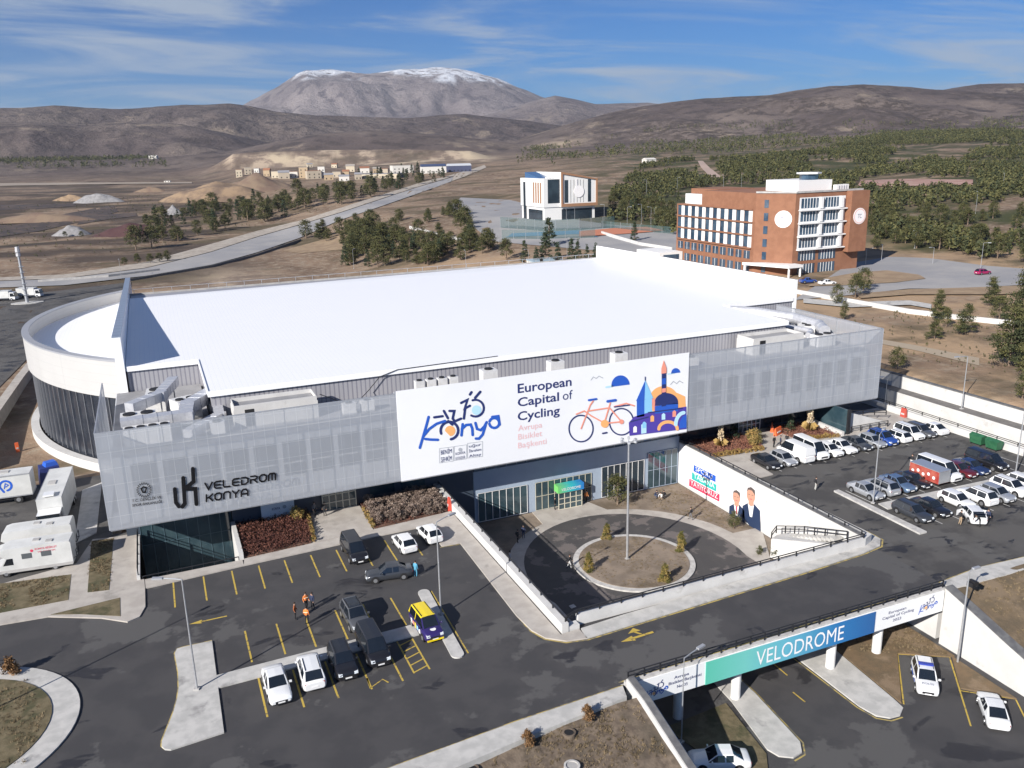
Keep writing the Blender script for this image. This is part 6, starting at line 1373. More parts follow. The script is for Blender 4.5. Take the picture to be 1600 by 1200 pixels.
for px, py, h in ((195,415,12),(215,413,16),(235,412,15),(250,410,14),(262,408,16),(128,372,10),(102,370,8)): plant('pine', px, py, h, 'low dark bush beside the far edge of the main road', 'bushes by the main road')
# plantation on the right: the nearest trees one by one, the rest as one forest
FOR = [(940,345),(960,300),(1000,262),(1060,250),(1150,246),(1240,240),(1310,228),(1360,214),(1450,206),(1640,200),(1640,418),(1560,412),(1460,388),(1350,372),(1350,330),(1240,285),(1060,296),(1056,370),(1000,352)]
grove([(1352,330),(1640,330),(1640,418),(1560,410),(1460,392),(1352,398)], 75, 220, 480, [('pine',5),('scots',1)], 5.2, {'pine':'pine at the front of the dense plantation right of the brick hotel','scots':'open crowned pine at the front of the dense plantation right of the brick hotel'}, 'front of the plantation')
grove([(940,350),(950,318),(1052,310),(1054,372),(1000,356)], 34, 240, 600, [('pine',5),('spruce',1)], 6.0, {'pine':'pine in the plantation between the pale office block and the brick hotel','spruce':'pointed conifer in the plantation between the pale office block and the brick hotel'}, 'plantation left of the hotel')
def forest(name, pl, n, rmin, rmax, hm, clump, per=34, thr=.46, holes=()):
    a = np.array([az_of(p[0], p[1]) for p in pl]); m = n*14; A = RNG.uniform(a.min(), a.max(), m); Rr = np.sqrt(RNG.uniform(rmin**2, rmax**2, m)); X, Y = np.sin(A)*Rr, np.cos(A)*Rr; Z = terrain_z(X, Y)
    px, py, _ = project(X, Y, Z); ok = inpoly(pl, px, py) & (fbm(X/clump+3, Y/clump, 3) > thr)
    for h in holes: ok &= ~inpoly(h, px, py)
    i = np.nonzero(ok)[0][:n]; P = np.stack([X[i], Y[i], Z[i]], -1); k = len(i); H = hm*RNG.uniform(.6,1.35,k)
    g = RNG.normal(0,1,(k,per,3)); g /= np.linalg.norm(g,axis=2)[:,:,None]; u = RNG.random((k,per,1))**.4; q = g*u
    q[:,:,0] *= (H*.34)[:,None]; q[:,:,1] *= (H*.34)[:,None]; q[:,:,2] = (q[:,:,2]*.46+.56)*H[:,None]
    w_ = 1.25-.75*np.clip(q[:,:,2]/H[:,None],0,1); q[:,:,0] *= w_; q[:,:,1] *= w_
    p = (P[:,None,:]+q).reshape(-1,3); n_ = len(p); sz = np.repeat(H*.115,per)[:,None]*(.7+.6*RNG.random((n_,1)))
    a_ = RNG.normal(0,1,(n_,3)); a_ /= np.linalg.norm(a_,axis=1)[:,None]; b_ = np.cross(a_, RNG.normal(0,1,(n_,3))); b_ /= np.linalg.norm(b_,axis=1)[:,None]
    V = np.stack([p-a_*sz,p+b_*sz*.8,p+a_*sz,p-b_*sz*.8],1).reshape(-1,3); Fi = np.arange(4*n_)
    me = bpy.data.meshes.new(name); me.vertices.add(len(V)); me.vertices.foreach_set('co', V.ravel()); me.loops.add(len(Fi)); me.loops.foreach_set('vertex_index', Fi)
    me.polygons.add(n_); me.polygons.foreach_set('loop_start', np.arange(0,4*n_,4)); me.polygons.foreach_set('loop_total', np.full(n_,4))
    me.materials.append(M_PINE1); me.materials.append(M_PINE2); me.polygons.foreach_set('material_index', (RNG.random(n_) < np.repeat(RNG.uniform(.05,.95,k), per)).astype(np.int32)); me.update(); me.validate()
    o = bpy.data.objects.new(name, me); C.objects.link(o); o['kind'] = 'stuff'; return o
HOLES = [[(1335,296),(1525,294),(1525,278),(1340,279)], [(1090,282),(1132,282),(1106,246),(1084,248)], [(1500,350),(1568,346),(1560,335),(1500,338)], [(1376,345),(1430,350),(1440,335),(1380,332)], [(1380,262),(1520,240),(1540,220),(1400,236)],[(1055,270),(1090,276),(1080,254),(1050,254)]]
o = forest('pine_forest', FOR, 9000, 260, 1500, 4.5, 50, 34, .452, HOLES); tag(o, 'dense dark green pine plantation covering the slope behind the brick hotel', 'forest')
o = forest('scrub_woodland', [(820,232),(900,222),(1000,205),(1100,196),(1250,188),(1420,192),(1640,180),(1640,215),(1400,222),(1250,238),(1050,250),(900,258),(800,262)], 2600, 800, 2600, 7, 110, 12, .50); tag(o, 'scattered dark scrub on the lower flank of the right hill', 'scrub')
o = forest('distant_woodland', [(-20,232),(60,225),(190,240),(260,252),(260,262),(150,262),(-20,268)], 900, 700, 2200, 9, 120, 12, .46); tag(o, 'dark band of distant trees at the foot of the left hills', 'woodland')
o = forest('field_scrub', [(-40,300),(200,290),(420,300),(560,290),(620,300),(330,372),(180,400),(-40,420)], 500, 230, 900, 1.6, 60, 14, .5); tag(o, 'low scattered scrub on the brown field left of the main road', 'scrub')
o = forest('field_scrub', [(1260,490),(1400,486),(1600,520),(1640,600),(1400,560),(1380,520)], 130, 120, 260, .5, 14, 22, .45); tag(o, 'low dry tufts on the brown field right of the hall', 'scrub')
# ---------------------------------------------------------------- planted beds
M_RED1, M_RED2 = leafmat('barberry_leaf',(.095,.036,.028),(.14,.06,.042)), leafmat('barberry_dark',(.05,.021,.018),(.085,.036,.028))
M_REDB = leafmat('brick_leaf',(.20,.085,.055),(.27,.13,.085))
M_TW1, M_TW2 = leafmat('bare_twigs',(.20,.15,.125),(.28,.22,.18)), leafmat('bare_twigs_dark',(.11,.08,.066),(.17,.125,.10))
M_GLD1, M_GLD2 = leafmat('golden_leaf',(.30,.19,.06),(.40,.28,.11)), leafmat('golden_dark',(.18,.11,.035),(.26,.17,.06))
M_PLM = leafmat('pampas_plume',(.55,.43,.28),(.66,.55,.38))
def bed(name, poly_, n, hgt, m1, m2, label, cat, size=.16, z0=K, per=10):
    xs = [p[0] for p in poly_]; ys = [p[1] for p in poly_]; X = RNG.uniform(min(xs),max(xs),n*4); Y = RNG.uniform(min(ys),max(ys),n*4); ok = inpoly(poly_, X, Y)
    c = [(x, y, z0+hgt*.5*(.5+1.1*float(fbm(np.array([x*.7]),np.array([y*.7]),2)[0]))) for x, y in list(zip(X[ok],Y[ok]))[:n]]
    V, F, k = leaves(c, per, .22, size, None, None, .9); o = leaf_mb(V, F, k, m1, m2).build(name); o['kind'] = 'stuff'; return tag(o, label, cat)
M_BEDS = mat('bed_mulch', (.10,.05,.035), .95, (.15,.085,.06), 2.0, .5)
bedL = [(5.1,84.5),(12.0,85.0),(12.9,92.6),(5.1,92.8)]; bedM = [(19.1,85.5),(28.1,86.3),(28.2,92.8),(19.2,92.8)]
bedR1 = [(65.2,87.2),(74.0,86.8),(74.8,93.8),(65.2,93.9)]; bedR2 = [(80.2,87.3),(86.4,86.2),(86.7,93.2),(80.0,93.6)]
M_BEDB = mat('brick_mulch', (.19,.085,.06), .95, (.25,.125,.09), 2.0, .5)
for b in (bedL, bedM, bedR1, bedR2): S(MB().prism(b, 0, K+.05, M_BEDB if b[0][0] > 60 else M_BEDS), 'bed_soil')
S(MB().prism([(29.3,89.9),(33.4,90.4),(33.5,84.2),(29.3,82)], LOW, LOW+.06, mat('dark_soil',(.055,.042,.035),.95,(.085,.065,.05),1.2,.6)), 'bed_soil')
bed('red_shrubbery', bedL, 1100, .55, M_RED1, M_RED2, 'dark red clipped shrubbery left of the plaza entrance', 'shrubbery', .095)
bed('red_groundcover', bedM, 500, .22, M_RED1, M_RED2, 'red groundcover between bare grey shrubs right of the plaza entrance', 'groundcover', .09)
bed('red_groundcover', bedR1, 600, .16, M_REDB, M_RED1, 'brick red groundcover in the bed above the poster wall', 'groundcover', .09)
bed('red_groundcover', bedR2, 420, .16, M_REDB, M_RED1, 'brick red groundcover in the bed beside the dark corner glazing', 'groundcover', .09)
def bush(m1, m2, n, r, h, name, seed, size=.13, per=16, flat=.8, cone=False):
    rg = np.random.default_rng(seed); cs = []; n = int(n*1.8); per = int(per*2); size *= .55
    for i in range(n):
        z = h*rg.random(); R = r*(math.sqrt(max(.05, 1-((z/h-.45)/.6)**2)) if not cone else (1-z/h)**.6); a = rg.random()*6.28; q = R*math.sqrt(rg.random()); cs.append((q*math.cos(a), q*math.sin(a), z+.08))
    V, F, k = leaves(cs, per, r*.16, size, None, None, flat, rg=rg); return leaf_mb(V, F, k, m1, m2)
def bush_set(proto_mb, name, spots, label, cat, group):
    first = None
    for i, (x, y, z, s) in enumerate(spots):
        lb = label[i] if isinstance(label, list) else label
        if first is None: first = proto_mb.build(name); o = first
        else: o = first.copy(); C.objects.link(o)
        o.location = (x, y, z); o.rotation_euler = (0,0,random.random()*6.28); o.scale = (s,s,s*random.uniform(.9,1.15)); tag(o, lb, cat, group)
sp = []
for j in range(5):
    for i in range(9): sp.append((19.9+i*.98+random.uniform(-.2,.2), 86.6+j*1.25+random.uniform(-.25,.25)-(0 if i > 2 else .5*0), K, random.uniform(.75,1.15)))
bush_set(bush(M_TW1, M_TW2, 26, .62, 1.15, 'bare_shrub', 5), 'bare_shrub', sp, 'rounded bare grey brown shrub in the bed right of the plaza entrance', 'shrub', 'bare grey shrubs')
sp = [(65.6+i*.62, 87.0-.05*i, K, random.uniform(.7,1.1)) for i in range(13)]+[(80.4+i*.62, 87.05-.11*i, K, random.uniform(.7,1.1)) for i in range(10)]
bush_set(bush(M_GLD1, M_GLD2, 14, .34, .6, 'golden_shrub', 6, .09, 14), 'golden_shrub', sp, 'small golden shrub in the hedge edging the red beds of the right plaza', 'shrub', 'golden hedge shrubs')
sp = [(12.3+.07*i, 85.1+i*.75, K, random.uniform(.8,1.1)) for i in range(10)]+[(19.0+.02*i, 85.7+i*.8, K, random.uniform(.8,1.1)) for i in range(7)]
bush_set(bush(M_GLD1, leafmat('olive_leaf',(.11,.095,.03),(.17,.14,.05)), 12, .3, .55, 'golden_shrub', 7, .09, 14), 'golden_shrub', sp, 'small golden shrub lining the paved way to the plaza entrance', 'shrub', 'golden shrubs by the entrance way')
bush_set(bush(M_GLD1, leafmat('olive_leaf',(.11,.095,.03),(.17,.14,.05)), 30, .9, 1.5, 'golden_bush', 8, .14, 14), 'golden_bush', [(11.6,91.4,K,1.0),(74.4,89.9,K,1.15),(73.3,88.2,K,1.0)], ['olive gold bush in the far corner of the red shrubbery','large golden bush beside the right entrance','golden bush nearest the parked cars at the right entrance'], 'bush', 'golden bushes')
bush_set(bush(leafmat('conifer_gold',(.20,.15,.045),(.27,.20,.07)), leafmat('conifer_olive',(.085,.085,.025),(.13,.12,.04)), 44, .6, 1.9, 'clipped_conifer', 9, .12, 22, cone=True), 'clipped_conifer', [(46.2,81.4,LOW+.3,1),(52.3,74.8,LOW+.3,1.05),(40.4,75.2,LOW+.3,.95),(46.7,69.6,LOW+.3,1.0)], ['clipped golden conifer at the back of the round bed','clipped golden conifer at the right of the round bed','clipped golden conifer at the left of the round bed','clipped golden conifer at the front of the round bed'], 'conifer', 'clipped conifers on the round bed')
bush_set(bush(leafmat('rust_leaf',(.16,.085,.035),(.24,.14,.07)), leafmat('rust_dark',(.09,.05,.025),(.13,.08,.04)), 28, .5, 1.0, 'rusty_shrub', 12, .11, 16, cone=True), 'rusty_shrub', [(25.1,46.9,0,1.0),(20.1,46.4,-.2,1.0),(-14.6,71.3,K,1.35)], ['rust brown shrub at the road edge nearest the underpass','rust brown shrub by the near road edge further left','dark clipped shrub on the roundabout kerb at the left border'], 'shrub', 'rust brown shrubs')
def pampas(label, x, y, s):
    t = thing('pampas_grass', label, 'ornamental grass', (x, y, K), random.random()*6, 'pampas clumps'); mb = MB(); rg = np.random.default_rng(int(x*10))
    for i in range(90): a = rg.random()*6.28; r = .5+.5*rg.random(); h = .6+.5*rg.random(); mb.add([(0,0,0),(.05,.02,0),(r*.6*math.cos(a),r*.6*math.sin(a),h),(r*math.cos(a),r*math.sin(a),h*.75)], [[0,1,3,2]], M_GLD1)
    mb.build('blades', t, world=False); cs = []
    for i in range(26): a = rg.random()*6.28; r = .34*rg.random(); cs += [(r*math.cos(a),r*math.sin(a),1.2+2.0*rg.random()*(1-r))]
    V, F, k = leaves(cs, 22, .075, .085, None, None, 3.0, rg=rg); leaf_mb(V, F, k, M_PLM, M_PLM).build('plumes', t, world=False); t.scale = (s,s,s)
pampas('pale pampas clump in the bed above the poster wall', 68.9,90.0,1.15); pampas('taller pale pampas clump near the dark corner glazing', 84.2,89.8,1.3)
plant('pine', 0, 0, 1, 'small green pine on the courtyard lawn right of the porch', pos=None) if False else None
def young(x, y, z, h, label, kind='pine'):
    d = float(np.dot(np.array((x,y,z))-CAM, CF)); plant(kind, 0, 0, h*FPX/d, label, 'young conifers planted at the arena', pos=(x,y,z))
young(52.9,90.4,LOW,3.9,'young green pine on the courtyard lawn right of the porch'); young(61.9,77.6,LOW,2.2,'thin young pine in front of the two men on the poster'); young(61.4,69.2,LOW,1.6,'low young pine at the foot of the courtyard stairs'); young(60.2,70.6,LOW,1.1,'lowest young pine left of the courtyard stairs')
young(72.6,92.0,K,3.0,'dark round conifer in front of the right entrance','spruce'); young(81.6,90.8,K,2.6,'dark conifer beside the taller pampas clump','spruce')
# dead grass tufts on the earth banks and beds
def tufts(name, poly_, n, zf, h, m1, m2, label):
    xs = [p[0] for p in poly_]; ys = [p[1] for p in poly_]; X = RNG.uniform(min(xs),max(xs),n*3); Y = RNG.uniform(min(ys),max(ys),n*3); ok = inpoly(poly_, X, Y) & (fbm(X*.5, Y*.5, 3) > .42); i = np.nonzero(ok)[0][:n]; k = len(i)
    P = np.stack([X[i], Y[i], np.array([zf(a, b) for a, b in zip(X[i], Y[i])])], -1); per = 9
    p = np.repeat(P, per, 0)+np.concatenate([RNG.normal(0,.07,(k*per,2)), np.zeros((k*per,1))], 1); d = RNG.normal(0,.6,(k*per,3)); d[:,2] = 1; hh = h*(.4+.9*RNG.random((k*per,1))); s = np.cross(d, RNG.normal(0,1,(k*per,3))); s /= np.linalg.norm(s,axis=1)[:,None]
    V = np.stack([p-s*.02, p+s*.02, p+d*hh*.7], 1).reshape(-1,3); mb = MB(); mb.v = [tuple(q) for q in V.tolist()]; mb.f = [[3*j,3*j+1,3*j+2] for j in range(k*per)]; mb.mats = [m1, m2]; mb.m = [int(q) for q in np.repeat(RNG.random(k) < .5, per)]
    o = mb.build(name); o['kind'] = 'stuff'; return tag(o, label, 'grass')
M_TUF1, M_TUF2 = mat('straw',(.24,.18,.105),.95), mat('straw_dark',(.12,.09,.05),.95)
tufts('dead_grass', [(0,38),(29,38),(29.4,47.4),(14,46.6),(0,45)], 2600, zb, .22, M_TUF1, M_TUF2, 'dry tufts on the earth bank at the bottom of the picture')
tufts('dead_grass', [(64.6,38),(95,38),(95,48),(66,48.6)], 2200, lambda x, y: -.03-.26*max(0,48.5-y)+.02*max(0,x-66), .2, M_TUF1, M_TUF2, 'dry tufts on the bank right of the underpass')
tufts('dead_grass', [(54.2,52),(58.5,49.3),(62.8,47),(63.2,58),(54,58)], 700, lambda x, y: LOW+.14, .2, M_TUF1, M_TUF2, 'rusty tufts under the right end of the bridge')
tufts('dead_grass', [(-27,57),(-12.5,57),(-11.6,64),(-13.4,70),(-27,72)], 1200, lambda x, y: K+.06, .2, M_TUF1, M_TUF2, 'dry tufts in the roundabout bed')
tufts('dead_grass', [(-21,82.8),(-11.3,82.8),(-11.4,88.3),(-21,89.6)], 700, lambda x, y: K+.03, .18, M_TUF1, M_TUF2, 'dry tufts on the grass strip beside the motorhomes')
tufts('dead_grass', [(-9.7,83.4),(-7.7,83.2),(-7.6,95.6),(-9.8,95.8)], 300, lambda x, y: K+.03, .18, M_TUF1, M_TUF2, 'dry tufts on the upright grass strip left of the pit')
tufts('dead_grass', [(51,90.5),(64,93),(64,77),(61.5,77.5),(57,87)], 900, lambda x, y: LOW+.01, .12, M_TUF1, M_TUF2, 'short dry lawn beneath the poster')
tufts('dead_grass', [p for p in ell(ci, 6, 6, 24)], 800, lambda x, y: LOW+.36, .10, M_TUF1, M_TUF2, 'short dry lawn of the round bed')
# ================================================================ lamp posts, bins and small things
M_LAMP = mat('lamp_head_grey', (.45,.46,.48), .4, metal=.4)
def lamp(name, label, x, y, z, h, ang, arm=1.4, r=.085, group='street lamps', head=True, double=False, heads=0):
    t = thing(name, label, 'street lamp', (x, y, z), ang, group); mb = MB(); mb.cyl((0,0,0),(0,0,h),r,r*.6,M_STEEL,10); mb.build('pole', t, world=False, smooth=40)
    MB().box(-.2,-.2,0,.2,.2,.12,M_WALLG).build('base', t, world=False)
    if heads:
        for k in range(heads):
            a = 6.283*k/heads; MB().tube([(0,0,h-.2),(.75*math.cos(a),.75*math.sin(a),h+.1)], .04, M_STEEL, 6).build('bracket', t, world=False)
            g = MB(); g.rbox(.85*math.cos(a),.85*math.sin(a),h+.02,h+.24,.34,.32,a,M_LAMP,.8); g.build('floodlight', t, world=False)
        return t
    for s_ in ((1,-1) if double else (1,)):
        MB().tube([(0,0,h-.02),(s_*arm*.5,0,h+.08),(s_*arm,0,h+.13)], .045, M_STEEL, 6).build('arm', t, world=False)
        g = MB(); a, b = sorted((s_*(arm-.1), s_*(arm+.7))); g.box(a,-.14,h+.06,b,.14,h+.2,M_LAMP); g.build('lamp_head', t, world=False)
    return t
lamp('street_lamp','street lamp on the left traffic island',-.88,62.7,K,9.5,2.75,1.5)
lamp('street_lamp','street lamp behind the yellow-roofed car on the small island',19.95,65.0,K,9.0,.4,1.5)
lamp('street_lamp','street lamp on the roundabout beyond the left border, throwing its long shadow across the road',-16.9,65.6,K,9.5,.5,1.5)
lamp('light_mast','tall mast with a ring of floodlights on the round courtyard bed',45.7,75.8,LOW+.35,14.2,0,heads=6,r=.15,group='masts')
lamp('street_lamp','street lamp at the end of the white median in the right car park',72.7,66.6,.12,8.3,.55,1.7)
lamp('street_lamp','street lamp between the middle and near rows at the right border',94.9,65.6,.12,9.2,.55,1.7)
sl_ = lamp('street_lamp','small street lamp with a flat arm in front of the printed bridge',33.9,47.6,LOW,7.6,.28,1.7,.06)
l2 = lamp('camera_pole','grey pole with a dark camera cluster against the sloping white wall',62.4,46.0,LOW,9.2,0,.5,.10,group=None)
for k in range(3): g = MB(); g.box(.25+.28*k,-.25,7.6+.15*(k % 2),.5+.28*k,.3,8.0+.15*(k % 2),M_TRIM); g.build('camera', l2, world=False)
lamp('street_lamp','street lamp on the gravel strip between the two retaining walls',108.2,84.5,1.5,8.0,3.0,1.6)
lamp('street_lamp','short lamp on the right parking parapet',102.0,93.0,.95,4.2,3.0,.8,.06)
for i, (px, py, h) in enumerate(((1352,415,27),(1532,420,40),(1457,413,26),(1377,408,24),(1429,388,26),(1524,334,34),(1566,300,28),(1010,310,28),(1130,296,22),(1158,296,24),(1022,350,24),(980,350,26),(1002,350,30),(1017,350,26),(944,344,24),(886,400,28),(898,345,20),(885,345,18),(826,420,30),(553,420,30),(728,420,28),(190,436,30),(1107,232,32),(1210,300,20),(1058,300,22))):
    p = at(px, py); d = float(np.dot(np.array(p)-CAM, CF)); lamp('light_pole', ['slim pale light pole standing among the plantation and yards behind the hall','slim pale light pole on the pale yards beside the white office block','slim pale light pole by the main road'][0 if px > 1050 else 1 if px > 800 else 2], p[0], p[1], p[2], h/FPX*d, random.random()*6, 1.2, .07, 'light poles in the distance')
# lattice mast at the far left
p = at(43, 474); d = float(np.dot(np.array(p)-CAM, CF)); H = 88/FPX*d; t = thing('antenna_mast', 'thick grey antenna mast on a kerbed island at the far left', 'mast', p, 0)
MB().cyl((0,0,0),(-.2,0,H),.55,.34,M_STEEL,12).build('shaft', t, world=False, smooth=40)
for zz, r in ((.93,.75),(.86,.7),(.97,.65)): MB().cyl((-.2,0,H*zz-.5),(-.2,0,H*zz+.5),r,r,mat('antenna_panel',(.5,.5,.52),.5),8).build('antenna_panel', t, world=False)
for k in range(6): MB().box(-.75,-.75,H*(.15+.1*k),.75,.75,H*(.15+.1*k)+.12,M_STEEL).build('platform_ring', t, world=False)
S(MB().prism([(p[0]+9*math.cos(a)*.55, p[1]+9*math.sin(a)*.35) for a in np.linspace(0,6.28,20,endpoint=False)], p[2]-1, p[2]+.3, M_PAVE), 'traffic_island')
# bins, barriers, cones
M_BIN = mat('green_bin', (.018,.095,.045), .55, (.03,.125,.06), 2)
def dumpster(label, x, y, rot):
    t = thing('waste_container', label, 'waste container', (x, y, 0), rot, 'green waste containers'); g = MB(); vs = [(-.8,-.5,.25),(.8,-.5,.25),(.8,.5,.25),(-.8,.5,.25),(-.95,-.65,1.25),(.95,-.65,1.25),(.95,.65,1.35),(-.95,.65,1.35)]
    g.add(vs, [[3,2,1,0],[0,1,5,4],[1,2,6,5],[2,3,7,6],[3,0,4,7]], M_BIN); g.build('body', t, world=False); g = MB(); g.add([(-.97,-.67,1.26),(.97,-.67,1.26),(.97,0,1.6),(-.97,0,1.6),(.97,.67,1.36),(-.97,.67,1.36)], [[0,1,2,3],[3,2,4,5],[1,4,2],[0,3,5]], M_BIN); g.build('lid', t, world=False)
    for a in (-.7,.7):
        for b in (-.4,.4): MB().cyl((a-.04,b,.12),(a+.04,b,.12),.12,.12,M_TYRE,10).build('wheel', t, world=False)
dumpster('left one of two green waste containers below the long parapet', 100.5,75.4,1.6); dumpster('right one of two green waste containers below the long parapet', 100.5,73.0,1.55)
M_ORB = mat('orange_plastic', (.70,.13,.04), .5)
def barrier(label, x, y, z, w, h, rot, c=M_ORB):
    t = thing('plastic_barrier', label, 'barrier', (x, y, z), rot, None); g = MB(); vs = [(-w/2,-.25,0),(w/2,-.25,0),(w/2,.25,0),(-w/2,.25,0),(-w/2,-.09,h),(w/2,-.09,h),(w/2,.09,h),(-w/2,.09,h)]; g.add(vs, [[3,2,1,0],[4,5,6,7],[0,1,5,4],[1,2,6,5],[2,3,7,6],[3,0,4,7]], c); g.build('body', t, world=False)
    MB().box(-w*.3,-.27,h*.35,w*.3,.27,h*.5,M_WHP).build('reflector_band', t, world=False)
barrier('orange red booth-like barrier against the right parapet', 101.2,88.6,0,.9,1.5,1.57,mat('booth_red',(.42,.07,.05),.6)); barrier('orange striped barrier beside the right entrance path', 79.2,90.6,.12,1.6,1.1,.4); barrier('second orange barrier deeper by the right entrance', 79.6,92.3,.12,1.4,1.1,.9)
barrier('red post at the top end of the left courtyard parapet', 28.2,86.4,.1,.5,1.6,1.57,mat('post_red',(.6,.08,.05),.5)); barrier('orange red marker on the bank left of the curved glass end', *(lambda q: (q[0],q[1],q[2]))(at(28,706)), .5,1.6,.3)
# bicycles leaning near the right entrance would be too small to see; manhole rings on the earth bank
for i, (x, y, r, lb) in enumerate(((23.3,46.3,.42,'open dark manhole on the earth bank nearest the road'),(22.3,43.9,.5,'pale concrete manhole ring on the earth bank'),(15.7,45.9,.42,'open dark manhole on the left of the earth bank'),(23.5,41.9,.5,'pale concrete ring at the bottom border'))):
    z = zb(x, y)-.12; t = thing('manhole', lb, 'manhole', (x, y, z), 0, 'manholes on the earth bank'); mb = MB(); mb.wallline(circ(x, y, r, 20), .14, z-.4, z+.34, M_KERB if i % 2 else M_EARTH, closed=True); mb.build('ring', t)
    MB().sheet(circ(x, y, r*.86, 18), z+.26 if i % 2 else z+.3, M_WALLG if i % 2 else M_DARK).build('cover', t)  # on open rings the disc is the hole's shade, painted flat black
# wooden pallet like slab in the courtyard soil
S(MB().prism([(32.0,87.2),(33.1,87.4),(33.0,86.6),(31.9,86.4)], LOW, LOW+.12, M_KERB), 'drain_cover')
S(MB().prism([(35.2,69.8),(35.8,69.9),(35.8,69.3),(35.2,69.2)], LOW, LOW+.16, M_KERB), 'drain_cover')
# ================================================================ buildings in the distance
M_BRK = mat('orange_brick', (.265,.125,.072), .85, (.225,.102,.058), .5, .2, 8)
M_HW = mat('hotel_white', (.72,.72,.72), .7); M_HG = mat('hotel_glass', (.025,.05,.085), .1, (.06,.10,.15), .35, spec=.9)
HB = at(1236, 430); hz = HB[2]-.3
HT = GY(1245, 302, HB[1])[1]
HOT = thing('brick_hotel', 'large orange brick hotel with white balconies, blue glass and round white emblems', 'hotel', (HB[0], HB[1], hz))
hx, hy = HB[0], HB[1]; dx = GY(1338, 418, hy)[0]; sH = (HT-hz)/6.3
kx = hx-6.5; ky = hy+9; yE = GX(1056, 393, kx)[0]; yE = min(max(yE, ky+38), ky+70)
Hl = hz+sH*5.05
w1 = MB(); w1.prism([(kx,ky),(hx,hy),(dx,hy),(dx,ky+26),(kx,ky+26)], hz-3, HT, M_BRK); wb_ = w1.build('tower_wall', HOT)
w2 = MB(); w2.prism([(kx+.05,ky+26),(kx+22,ky+26),(kx+22,yE),(kx+.05,yE)], hz-3, Hl, M_BRK); w2.build('wing_wall', HOT)
MB().prism([(kx+2.5,ky+27),(kx+20,ky+27),(kx+20,yE-1),(kx+2.5,yE-1)], Hl, Hl+sH*.85, M_HW).build('roof_storey', HOT); MB().box(kx+4,yE-16,Hl+sH*.86,kx+18,yE-2,Hl+sH*1.3,M_BRK).build('roof_block', HOT)
MB().box(hx+5,hy+5,HT,dx-7,ky+10,HT+sH*.85,M_HW).build('penthouse', HOT)
q = MB(); q.prism(circ((hx+dx)/2, hy+9, 2.6, 8), HT+sH*.85, HT+sH*1.3, M_HG); q.prism(circ((hx+dx)/2, hy+9, 3.5, 8), HT+sH*1.3, HT+sH*1.42, M_HW); q.build('glass_lantern', HOT)
for k in range(5): MB().box(dx-7+k*1.3,hy+3+.4*k,HT,dx-6.1+k*1.3,hy+4.4+.4*k,HT+1.6,M_HW).build('roof_unit', HOT)
MB().wallline([(kx,ky),(hx,hy),(dx,hy)], .5, HT, HT+.5, M_WALLG).build('parapet', HOT)
ncol = 10; y0_, y1_ = ky+1.0, yE-.8; cwid = (y1_-y0_)/ncol
for r in range(5):
    zb_ = hz+sH*(r+.18) if r < 2 else hz+sH*(r+.08)
    for c in range(ncol):
        if r == 4 and False: continue
        ya = y0_+c*cwid
        if r >= 2:
            f = MB().box(kx-.14,ya+.1,zb_,kx-.02,ya+cwid*.46,zb_+sH*.92,M_HW).build('balcony_wall', HOT); MB().box(kx-.12,ya+cwid*.46,zb_+.1,kx-.02,ya+cwid-.12,zb_+sH*.84,M_HG).build('window', HOT)
        else:
            f = MB().box(kx-.10,ya+cwid*.14,zb_,kx-.02,ya+cwid*.86,zb_+sH*.62,M_HG).build('window', HOT)
            g = MB(); g.box(kx-.16,ya+cwid*.49,zb_,kx-.105,ya+cwid*.52,zb_+sH*.62,M_HW); g.build('mullion', f)
for r in range(2, 6): MB().box(kx-.5,y0_,hz+sH*r-.12,kx-.03,y1_,hz+sH*r+.18,M_BRK).build('floor_band', HOT)
MB().box(hx+1.4,hy-.06,hz+sH*2.05,dx-6.3,hy-.015,hz+sH*5.95,M_HW).build('white_panel', HOT)
for r in range(6):       # front face, two wide bays a storey
    for c in range(2):
        xa = hx+2.0+c*(dx-hx-9.5)/2; xb = xa+(dx-hx-9.5)/2-1.2; zb_ = hz+sH*(r+.14)
        f = MB().box(xa,hy-.10,zb_,xb,hy-.02,zb_+sH*.74,M_HG).build('window', HOT); g = MB()
        for k in range(1, 6): x = xa+(xb-xa)*k/6; g.box(x-.07,hy-.17,zb_,x+.07,hy-.105,zb_+sH*.74,M_HW)
        g.build('mullion', f)
        if r >= 2: MB().box(xb+.05,hy-1.0,zb_-.2,xb+1.0,hy-.02,zb_+sH*.8,M_HW).build('balcony_wall', HOT)
    if r >= 2: MB().box(hx+1.2,hy-1.2,hz+sH*r-.15,dx-6.3,hy-.03,hz+sH*r+.15,M_HW).build('floor_band', HOT)
MB().box(dx-6.0,hy-2.2,hz+sH*1.6,dx+.6,hy-.02,HT+.02,M_BRK).build('corner_pier', HOT)
ang = math.atan2(hy-ky, hx-kx)
def on_ch(t, o, z): 
    x, y = kx+(hx-kx)*t, ky+(hy-ky)*t; n = Vector((hy-ky, -(hx-kx))).normalized(); return (x+n.x*o, y+n.y*o, z)
M_EMB = mat('emblem_white', (.78,.76,.76), .6)
def emblem(P0, U, nrm, r):
    U = Vector(U).normalized(); N_ = Vector(nrm).normalized(); P0 = Vector(P0)
    pl = lambda u, v, k=1: tuple(P0+U*u+N_*(.06+.03*k)+Vector((0,0,v)))
    m_ = MB(); m_.cyl(P0+N_*.01, P0+N_*.10, r, r, M_EMB, 28); e = m_.build('round_emblem', HOT); m_ = MB(); ribbon(m_, circ(0,0,r*.86,26), r*.06, lambda u, v: pl(u, v, 2), I_PINK, closed=True); text(m_, 'TC', lambda u, v: pl(u, v, 2), -r*.3, r*.3, -r*.25, r*.25, I_NAVY); m_.build('emblem_print', e)
